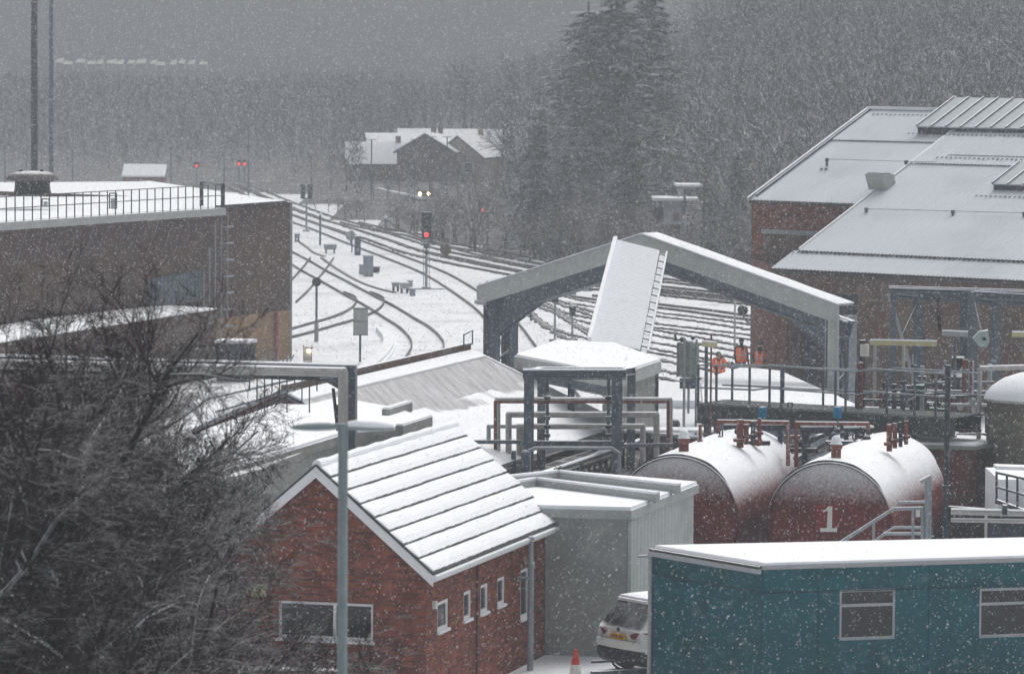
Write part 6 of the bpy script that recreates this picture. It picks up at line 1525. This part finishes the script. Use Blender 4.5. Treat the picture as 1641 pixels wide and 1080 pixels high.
# ------------------------------------------------------------ foreground lamp post
b = at(549, 900, 47.0); b.z = 0; zt_ = at(551, 680, 47).z
t = thing('lamp_post', 'near blurred grey lamp post with twin snow-capped heads in front of the brick house', 'lamp post', tuple(b))
GP = mat('pale_blue_grey_post', (.19, .235, .25), .55, var=.1, vscale=5)
obj('post', MB().tube(b, b + UP * zt_, .062, 16, r2=.052), GP, t, smooth=True)
obj('bracket', MB().tube(b + UP * (zt_ - .02) - Vector((.09, 0, 0)), b + UP * (zt_ - .02) + Vector((.1, 0, 0)), .035, 8), GP, t)
for s_, nm in ((-1, 'l'), (1, 'r')):
    m = MB(); vs = []; c = b + UP * (zt_ - .03) + Vector((.05 * s_, 0, 0)); secs = [(0, .03, .03), (.1, .06, .05), (.22, .1, .055), (.38, .1, .045), (.5, .05, .02)]
    for x, w, h_ in secs:
        for q in range(10): an = 2 * math.pi * q / 10; vs.append(c + Vector((x * s_, w * math.cos(an) - (.0), h_ * math.sin(an) * (1 if math.sin(an) > 0 else .7) + x * -.02)))
    m.add(vs, [(j * 10 + i, j * 10 + (i + 1) % 10, (j + 1) * 10 + (i + 1) % 10, (j + 1) * 10 + i) for j in range(4) for i in range(10)] + [tuple(40 + i for i in range(10))])
    hd = obj('lamp_head', m, GP, t, smooth=True)
    m = MB(); vs = []
    for x, w, h_ in secs:
        for q in range(7): an = math.pi * q / 6; vs.append(c + Vector((x * s_, w * 1.02 * math.cos(an), h_ * math.sin(an) * 1.0 + x * -.02 + (.012 + .02 * math.sin(an)) * (1 if s_ > 0 else .5))))
    m.add(vs, [(j * 7 + i, j * 7 + i + 1, (j + 1) * 7 + i + 1, (j + 1) * 7 + i) for j in range(4) for i in range(6)]); obj('snow_cap', m, SNOW, hd, smooth=True) if s_ > 0 else None

# ------------------------------------------------------------ trees
RMIN = [.0048]; LIMB = []
def rot_dir(d, ang, az):
    t_ = Vector((0, 0, 1)) if abs(d.z) < .95 else Vector((1, 0, 0)); x = d.cross(t_).normalized(); y = d.cross(x)
    return (d * math.cos(ang) + (x * math.cos(az) + y * math.sin(az)) * math.sin(ang)).normalized()
def seg(vs, fs, a, b, r0, r1, n):
    d = (b - a)
    t_ = Vector((0, 0, 1)) if abs(d.z) < .9 * d.length else Vector((1, 0, 0)); x = d.cross(t_).normalized(); y = d.cross(x).normalized(); k = len(vs)
    for p, r in ((a, r0), (b, r1)):
        for i in range(n): an = 6.2832 * i / n; vs.append(p + x * (math.cos(an) * r) + y * (math.sin(an) * r))
    for i in range(n): fs.append((k + i, k + (i + 1) % n, k + n + (i + 1) % n, k + n + i))
def grow(vs, fs, p, d, L, r, lv, spec, rnd, segs=None):
    """spec per level: (child count, child length factor, spread deg, segments, up pull, wiggle)"""
    nch, lf, spr, ns, up_, wig = spec[lv]; n = 8 if lv == 0 else (5 if lv == 1 else (4 if lv == 2 else 3))
    pts = [p]; dirs = []
    for i in range(ns):
        d = (d + Vector((rnd.gauss(0, wig), rnd.gauss(0, wig), rnd.gauss(0, wig) + up_))).normalized(); q = pts[-1] + d * (L / ns); dirs.append(d); pts.append(q)
    taper = lambda i: r * (1 - .62 * i / ns)
    for i in range(ns): seg(vs, fs, pts[i], pts[i + 1], taper(i), taper(i + 1), n)
    if lv <= 1 or (lv == 2 and rnd.random() < .35): LIMB.append((len(fs) - ns * n, len(fs)))
    if lv + 1 >= len(spec): return
    for c in range(nch):
        u = rnd.uniform(.22 if lv else .42, 1.0) * ns; i = min(int(u), ns - 1); q = pts[i].lerp(pts[i + 1], u - i)
        nd_ = rot_dir(dirs[i], R(rnd.uniform(spr * .6, spr * 1.25)), rnd.uniform(0, 6.283))
        grow(vs, fs, q, nd_, L * lf * rnd.uniform(.65, 1.15) * (1.15 - .45 * u / ns), max(taper(i) * .5, RMIN[0]), lv + 1, spec, rnd)
def tree_parts(base, trunkL, r, spec, rnd, lean=Vector((0, 0, 1))):
    tv, tf, cv, cf = [], [], [], []
    nch, lf, spr, ns, up_, wig = spec[0]; d = lean.normalized(); pts = [base]; dirs = []
    for i in range(ns): d = (d + Vector((rnd.gauss(0, wig), rnd.gauss(0, wig), up_))).normalized(); pts.append(pts[-1] + d * trunkL / ns); dirs.append(d)
    for i in range(ns): seg(tv, tf, pts[i], pts[i + 1], r * (1 - .7 * i / ns), r * (1 - .7 * (i + 1) / ns), 9)
    for c in range(nch):
        u = rnd.uniform(.3, 1.0) * ns; i = min(int(u), ns - 1); q = pts[i].lerp(pts[i + 1], u - i)
        nd_ = rot_dir(dirs[i], R(rnd.uniform(spr * .6, spr * 1.2)), c * 2.4 + rnd.uniform(-.4, .4))
        grow(cv, cf, q, nd_, trunkL * lf * rnd.uniform(.75, 1.15) * (1.2 - .5 * u / ns), r * .42 * (1.1 - .4 * u / ns), 1, spec, rnd)
    return (tv, tf), (cv, cf)
def mesh_from(name, vs, fs, m_):
    me = bpy.data.meshes.new(name); me.from_pydata([tuple(v) for v in vs], [], fs); me.materials.append(m_); me.update(); return me
NEAR = [(14, .55, 50, 8, .06, .07), (12, .5, 46, 7, .035, .12), (10, .55, 46, 5, .01, .15), (8, .6, 44, 3, .0, .17), (5, .66, 42, 2, -.02, .2)]
def near_tree(px, Y, H, seed, lab, lean=(0, 0, 1), r=.16, rz=0):
    rnd = random.Random(seed); p = at(px, 900, Y); p.z = 0
    LIMB.clear(); (tv, tf), (cv, cf) = tree_parts(Vector((0, 0, 0)), H * .66, r, NEAR, rnd, Vector(lean)); limbs = list(LIMB)
    t = thing('bare_tree', lab, 'tree', tuple(p)); t.rotation_euler = (0, 0, rz)
    for nm, me in (('trunk', mesh_from('trunk', tv, tf, BARK)), ('crown', mesh_from('crown', cv, cf, TWIG))):
        if nm == 'crown':
            me.materials.append(mat('snow_lined_limb', (.014, .011, .011), .9, snow=.55, snow_soft=.2, snow_amt=.65, var=.3, vscale=9)); ix = np.zeros(len(me.polygons), dtype=np.int32)
            for a_, b_ in limbs: ix[a_:b_] = 1
            me.polygons.foreach_set('material_index', ix)
        o = bpy.data.objects.new(nm, me); COL.objects.link(o); o.parent = t
    return t
n1 = near_tree(130, 56, 12.1, 7, 'big bare tree with snow-lined limbs filling the lower left foreground', lean=(.03, 0, 1), rz=2.6)
n3 = near_tree(268, 66, 9.0, 35, 'smaller bare tree reaching across the left side of the brick gable', lean=(.04, 0, 1), r=.12)
def near_copy(src, px, Y, lab, rz, s_):
    p = at(px, 900, Y); p.z = 0; return copy_tree(src, p, lab, rz, s_)
near_copy(n1, 15, 53, 'bare dark tree cut by the left frame edge in front', 2.1, .93)
near_copy(n1, 100, 62, 'bare tree behind and between the two largest foreground trees', 4.0, .92)
near_copy(n3, 200, 60, 'bare tree with a thin leaning crown between the big tree and the gable', 1.3, 1.04)
near_copy(n3, 90, 68, 'thin bare tree rising faintly behind the foreground trees near the brown shed', 2.6, 1.08)
near_copy(n3, 170, 70, 'spreading bare tree behind the foreground ones, in front of the snowy annex roof', 5.2, 1.12)
near_copy(n3, -40, 60, 'bare tree mostly outside the left frame edge, behind the others', 3.3, 1.05)
FAR = [(13, .55, 48, 6, .05, .08), (8, .52, 44, 4, .03, .12), (7, .55, 44, 3, .02, .16), (3, .65, 42, 1, 0, .2)]
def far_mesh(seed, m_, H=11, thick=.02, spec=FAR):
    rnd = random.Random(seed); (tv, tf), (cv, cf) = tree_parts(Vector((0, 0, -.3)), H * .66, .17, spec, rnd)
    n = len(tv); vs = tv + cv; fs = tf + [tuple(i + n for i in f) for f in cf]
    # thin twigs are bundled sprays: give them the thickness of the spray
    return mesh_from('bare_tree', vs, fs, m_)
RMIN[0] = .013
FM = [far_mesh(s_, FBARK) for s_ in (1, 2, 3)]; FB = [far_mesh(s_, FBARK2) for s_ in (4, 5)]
def conifer_mesh(seed, H, Rb, n_w=26, gapf=1.0):
    rnd = random.Random(seed); vs = []; fs = []; seg(vs, fs, Vector((0, 0, -.3)), Vector((0, 0, H)), .22, .03, 7)
    tv = (vs, fs); cv = []; cf = []
    for j in range(n_w):
        z = H * (.1 + .88 * (j / n_w) ** .95); rr_ = Rb * (1 - (z / H)) ** .8 + .15
        for k in range(max(5, int(12 * (1 - z / H) + 4))):
            an = rnd.uniform(0, 6.283); L = rr_ * rnd.uniform(.55, 1.15); d = Vector((math.cos(an), math.sin(an), 0)); p = Vector((0, 0, z + rnd.uniform(-.2, .2)))
            ns = 4; prev = p
            for i in range(ns):
                q = p + d * L * (i + 1) / ns + UP * (-.22 * L * ((i + 1) / ns) + .12 * L * ((i + 1) / ns) ** 3)
                for h_ in range(6):
                    c = prev.lerp(q, rnd.random()); w = (.2 + .28 * rnd.random()) * (1.1 - .5 * (i / ns)); dv = (d * rnd.uniform(.3, 1) + Vector((rnd.gauss(0, .6), rnd.gauss(0, .6), rnd.uniform(-.6, .05)))).normalized()
                    sd = dv.cross(UP + Vector((rnd.gauss(0, .4), rnd.gauss(0, .4), 0))).normalized() * w * .3; b_ = len(cv)
                    cv += [c - sd * .4, c + sd * .4, c + dv * w * 1.3 + sd * .15, c + dv * w * .7 - sd]; cf += [(b_, b_ + 1, b_ + 2, b_ + 3)]
                prev = q
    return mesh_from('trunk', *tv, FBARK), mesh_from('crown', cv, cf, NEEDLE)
CM = [conifer_mesh(1, 15, 3.3, 34), conifer_mesh(2, 10, 2.6, 26), conifer_mesh(3, 12, 2.3, 28)]
def conifer(px, base_y, top, Y, ci, lab, wide=1.0, rz=0.0):
    s = FPX / Y; p = at(px, base_y, Y); z0 = terrain(p.x, p.y); p.z = z0; H0 = (15, 10, 12)[ci]; H = CAM_H - (top - 70) / s - z0
    t = thing('conifer', lab, 'tree', tuple(p), None)
    for nm, me in zip(('trunk', 'crown'), CM[ci]):
        o = bpy.data.objects.new(nm, me); COL.objects.link(o); o.parent = t; o.scale = (wide * H / H0, wide * H / H0, H / H0); o.rotation_euler = (0, 0, rz)
conifer(985, 400, -50, 282, 0, 'tallest dark conifer rising out of the top of the frame', 1.75)
conifer(1040, 400, -25, 292, 0, 'tall conifer touching the right side of the tallest one', 1.6, 1.2)
conifer(940, 400, 2, 300, 2, 'tall narrow conifer on the left flank of the tallest one', 1.9, 2.2)
conifer(862, 400, 188, 276, 1, 'shaggy mid-height conifer overlapping the far cream gable', 1.25, .6)
conifer(905, 405, 235, 268, 1, 'broad conifer in front of and right of the shaggy one', 1.1, 1.9)
conifer(1010, 410, 185, 262, 1, 'bushy conifer left of the pale signal hut', 1.05, 2.9)
conifer(1182, 430, 238, 255, 1, 'dark conifer standing between the signal hut and the brick workshop', 1.0, 3.7)
conifer(1140, 430, 290, 258, 1, 'low dark conifer directly right of the signal hut', 1.1, 4.4)
rnd = random.Random(77)
def plant(px, Y, top, meshes, lab, cat, group, name='bare_tree', H0=11.0, wide=1.0):
    s = FPX / Y; p = at(px, 300, Y); z0 = terrain(p.x, p.y); H = CAM_H - (top - 70) / s - z0
    if H < 1.2 or (1036 < px < 1122 and Y < 276): return
    H = min(H, 18)
    o = bpy.data.objects.new(name, rnd.choice(meshes)); COL.objects.link(o); o.location = (p.x, p.y, z0); o.scale = (wide * H / H0,) * 2 + (H / H0,); o.rotation_euler = (0, 0, rnd.uniform(0, 6.28))
    tag(o, lab, cat, group)
# wood on the bank: rows from the railway edge backwards
GRP = 'bare trees of the wooded bank'
def skyline(px):
    pts = [(-100, 112), (100, 112), (330, 118), (440, 112), (520, 104), (620, 92), (700, 78), (745, 62), (820, 52), (870, 36), (940, 14), (1060, -20), (1100, -80), (1200, -130), (1700, -160)]
    for (a, b), (c, d) in zip(pts, pts[1:]):
        if a <= px <= c: return b + (d - b) * (px - a) / (c - a)
    return 100
LW = 'bare tree of the dense grey wood climbing the bank behind the railway'
for row in range(8):
    px = -60 + rnd.uniform(0, 40)
    while px < 1720:
        Y = None; x_ = (px - 820) / FPX
        y0 = edge_y(x_ * 330) + 12; Y = y0 + row * 24 + rnd.uniform(-9, 9)
        if px < 560: Y = 455 + row * 22 + rnd.uniform(-9, 9)
        k = row / 7; sk = skyline(px); base_top = 300 if px < 900 else 250
        if px < 560: top = sk + (1 - k) * 110
        else: top = sk + (1 - k) ** 1.2 * (base_top - sk)
        hb = 575 < px < 805
        if hb and Y < 500: px += 40; continue
        plant(px, Y, top + rnd.uniform(-14, 20), FM, LW, 'tree', GRP)
        px += rnd.uniform(38, 62) * (1.0 if px > 500 else 1.15)
for k in range(64):
    px = rnd.uniform(545, 900); plant(px, rnd.uniform(500, 600), skyline(px) + rnd.uniform(-3, 75), FM, LW, 'tree', GRP)
for k in range(40):
    px = rnd.uniform(-80, 600); plant(px, rnd.uniform(640, 700), skyline(px) + rnd.uniform(-14, 10), FM, LW, 'tree', GRP)
# smaller bare trees before the houses and brownish scrub trees along the foot
LB = 'small bare tree in the thicket between the railway and the far houses'
for px, Y, top in [(470, 420, 250), (500, 415, 232), (530, 400, 240), (555, 392, 222), (580, 385, 268), (600, 370, 262), (622, 372, 282), (640, 380, 262), (660, 366, 270), (688, 372, 238), (712, 360, 262), (735, 352, 240), (752, 345, 270), (770, 350, 232), (700, 352, 300), (655, 350, 300), (612, 362, 305), (570, 380, 300), (540, 402, 290), (510, 410, 285), (790, 330, 262), (806, 320, 280), (770, 318, 305), (735, 330, 300), (838, 300, 300)]:
    plant(px, Y, top, FM + FB[:1], LB, 'tree', 'thicket trees before the far houses')
LS = 'low brownish scrub tree at the foot of the wooded bank'
for k in range(62):
    px = rnd.uniform(690, 1215); x_ = (px - 820) / FPX; Y = edge_y(x_ * 265) + rnd.uniform(-1, 16); plant(px, Y, rnd.uniform(285, 385), FB + FM[:1], LS, 'bush', 'scrub along the foot of the bank', name='scrub_bush', wide=1.5)
for k in range(26):
    px = rnd.uniform(470, 720); Y = 395 - (px - 470) * .24 + rnd.uniform(0, 14); plant(px, Y, rnd.uniform(300, 345), FB + FM, 'low grey bush in the scrub right beside the main line track', 'bush', 'grey scrub beside the main line', name='scrub_bush', wide=1.6)
for k in range(34):
    px = rnd.uniform(475, 800); x_ = (px - 820) / FPX; Y = edge_y(x_ * 330) + rnd.uniform(-2, 8); plant(px, Y, rnd.uniform(300, 352), FB + FM, 'small scrubby bush along the edge of the main line below the houses', 'bush', 'bushes edging the main line', name='scrub_bush', wide=1.9)
# tangle that closes the wood behind the countable trees
wb = MB(); rnd2 = np.random.default_rng(3); N_ = 95000
xs_ = []
for k in range(N_):
    px = rnd2.uniform(-80, 1720); x_ = (px - 820) / FPX
    Y = (450 if px < 560 else edge_y(x_ * 330) + 8) + rnd2.uniform(0, 1) ** .8 * 175
    if 575 < px < 805 and Y < 500: continue
    x = x_ * Y; z0 = terrain(x, Y); zt_ = CAM_H - (skyline(px) + 14 - 70) * Y / FPX; h_ = max(.8, min(8.5, zt_ - z0)) * rnd2.uniform(0.05, 1.0)
    p = Vector((x, Y, z0 + h_)); d = Vector((rnd2.normal(0, .6), rnd2.normal(0, .6), rnd2.normal(.5, .5))).normalized() * rnd2.uniform(.5, 1.6); w = rnd2.uniform(.016, .05)
    sd = Vector((w, 0, w * .3)); wb.v += [p - sd, p + sd, p + d]; n = len(wb.v); wb.f.append((n - 3, n - 2, n - 1)); wb.m.append(0)
stuff(obj('woodland_twigs', wb, FBARK))
# pale gable roofs on the ridge across the valley
rh = random.Random(9)
for k in range(15):
    px = 95 + k * 16.5; p = at(px + rh.uniform(-3, 3), 110, 845); 
    m = MB(); w = rh.uniform(.45, .95); z = 13.5 - (108 - 70 + rh.uniform(-2, 2)) / (FPX / 845)
    m.prism([(p.x - w, 845, z - 1), (p.x + w, 845, z - 1), (p.x + w, 851, z - 1), (p.x - w, 851, z - 1)], 1.0); m.prism([(p.x - w - .2, 844.6, z), (p.x + w + .2, 844.6, z), (p.x + w, 848, z + rh.uniform(.5, 1.0)), (p.x - w, 848, z + .7)], .12)
    tag(obj('ridge_house', m, PAINTW, loc=(p.x, 845, z - 1)), 'tiny pale snowy-roofed house in the row on the ridge across the valley', 'house', 'row of pale houses across the valley')

# ------------------------------------------------------------ falling snow
rg_ = np.random.default_rng(12)
def flakes(n, y0, y1, r0, r1, power, seed):
    u = rg_.random(n); y = (y0 ** power + u * (y1 ** power - y0 ** power)) ** (1 / power)
    x = rg_.uniform(-1, 1, n) * (y * .145 + 2.5); ztop = np.minimum(13.5 + y * .03 + 2, 34); zbot = np.maximum(0.05, 13.5 - y * .17 - 2)
    z = zbot + rg_.random(n) * (ztop - zbot)
    r = r0 + (r1 - r0) * rg_.random(n) ** 2
    O = np.array([[1, -.3, -.5], [-.9, .6, -.6], [-.1, -1, .2], [.1, .3, 1.5]], float)
    V = O[None] * rg_.uniform(.7, 1.25, (n, 4, 1)) * r[:, None, None]
    V += np.stack([x, y, z], 1)[:, None, :]
    F = np.array([[0, 1, 3], [1, 2, 3], [2, 0, 3], [0, 2, 1]])
    return V.reshape(-1, 3), (F[None] + (np.arange(n) * 4)[:, None, None]).reshape(-1, 3)
parts_ = [flakes(26000, 14, 45, .002, .005, 2.6, 1), flakes(170000, 45, 115, .0035, .0105, 2.6, 2), flakes(140000, 115, 200, .007, .015, 2.4, 3), flakes(120000, 200, 400, .012, .025, 2.2, 4)]
V = np.concatenate([p[0] for p in parts_]); off = 0; Fs = []
for v_, f_ in parts_: Fs.append(f_ + off); off += len(v_)
F = np.concatenate(Fs); me = bpy.data.meshes.new('falling_snow')
me.vertices.add(len(V)); me.vertices.foreach_set('co', V.ravel()); me.loops.add(F.size); me.loops.foreach_set('vertex_index', F.ravel().astype(np.int32))
me.polygons.add(len(F)); me.polygons.foreach_set('loop_start', np.arange(0, F.size, 3, dtype=np.int32)); me.polygons.foreach_set('loop_total', np.full(len(F), 3, dtype=np.int32)) if False else None
me.update(calc_edges=True); me.materials.append(mat('snow_flake', (.8, .81, .83), .9, var=.0, spec=.1))
me.materials[0].node_tree.nodes['Principled BSDF'].inputs['Alpha'].default_value = 0.82
fo = bpy.data.objects.new('falling_snow', me); COL.objects.link(fo); stuff(fo)

for o in bpy.data.objects:
    if '_o' in o: del o['_o']
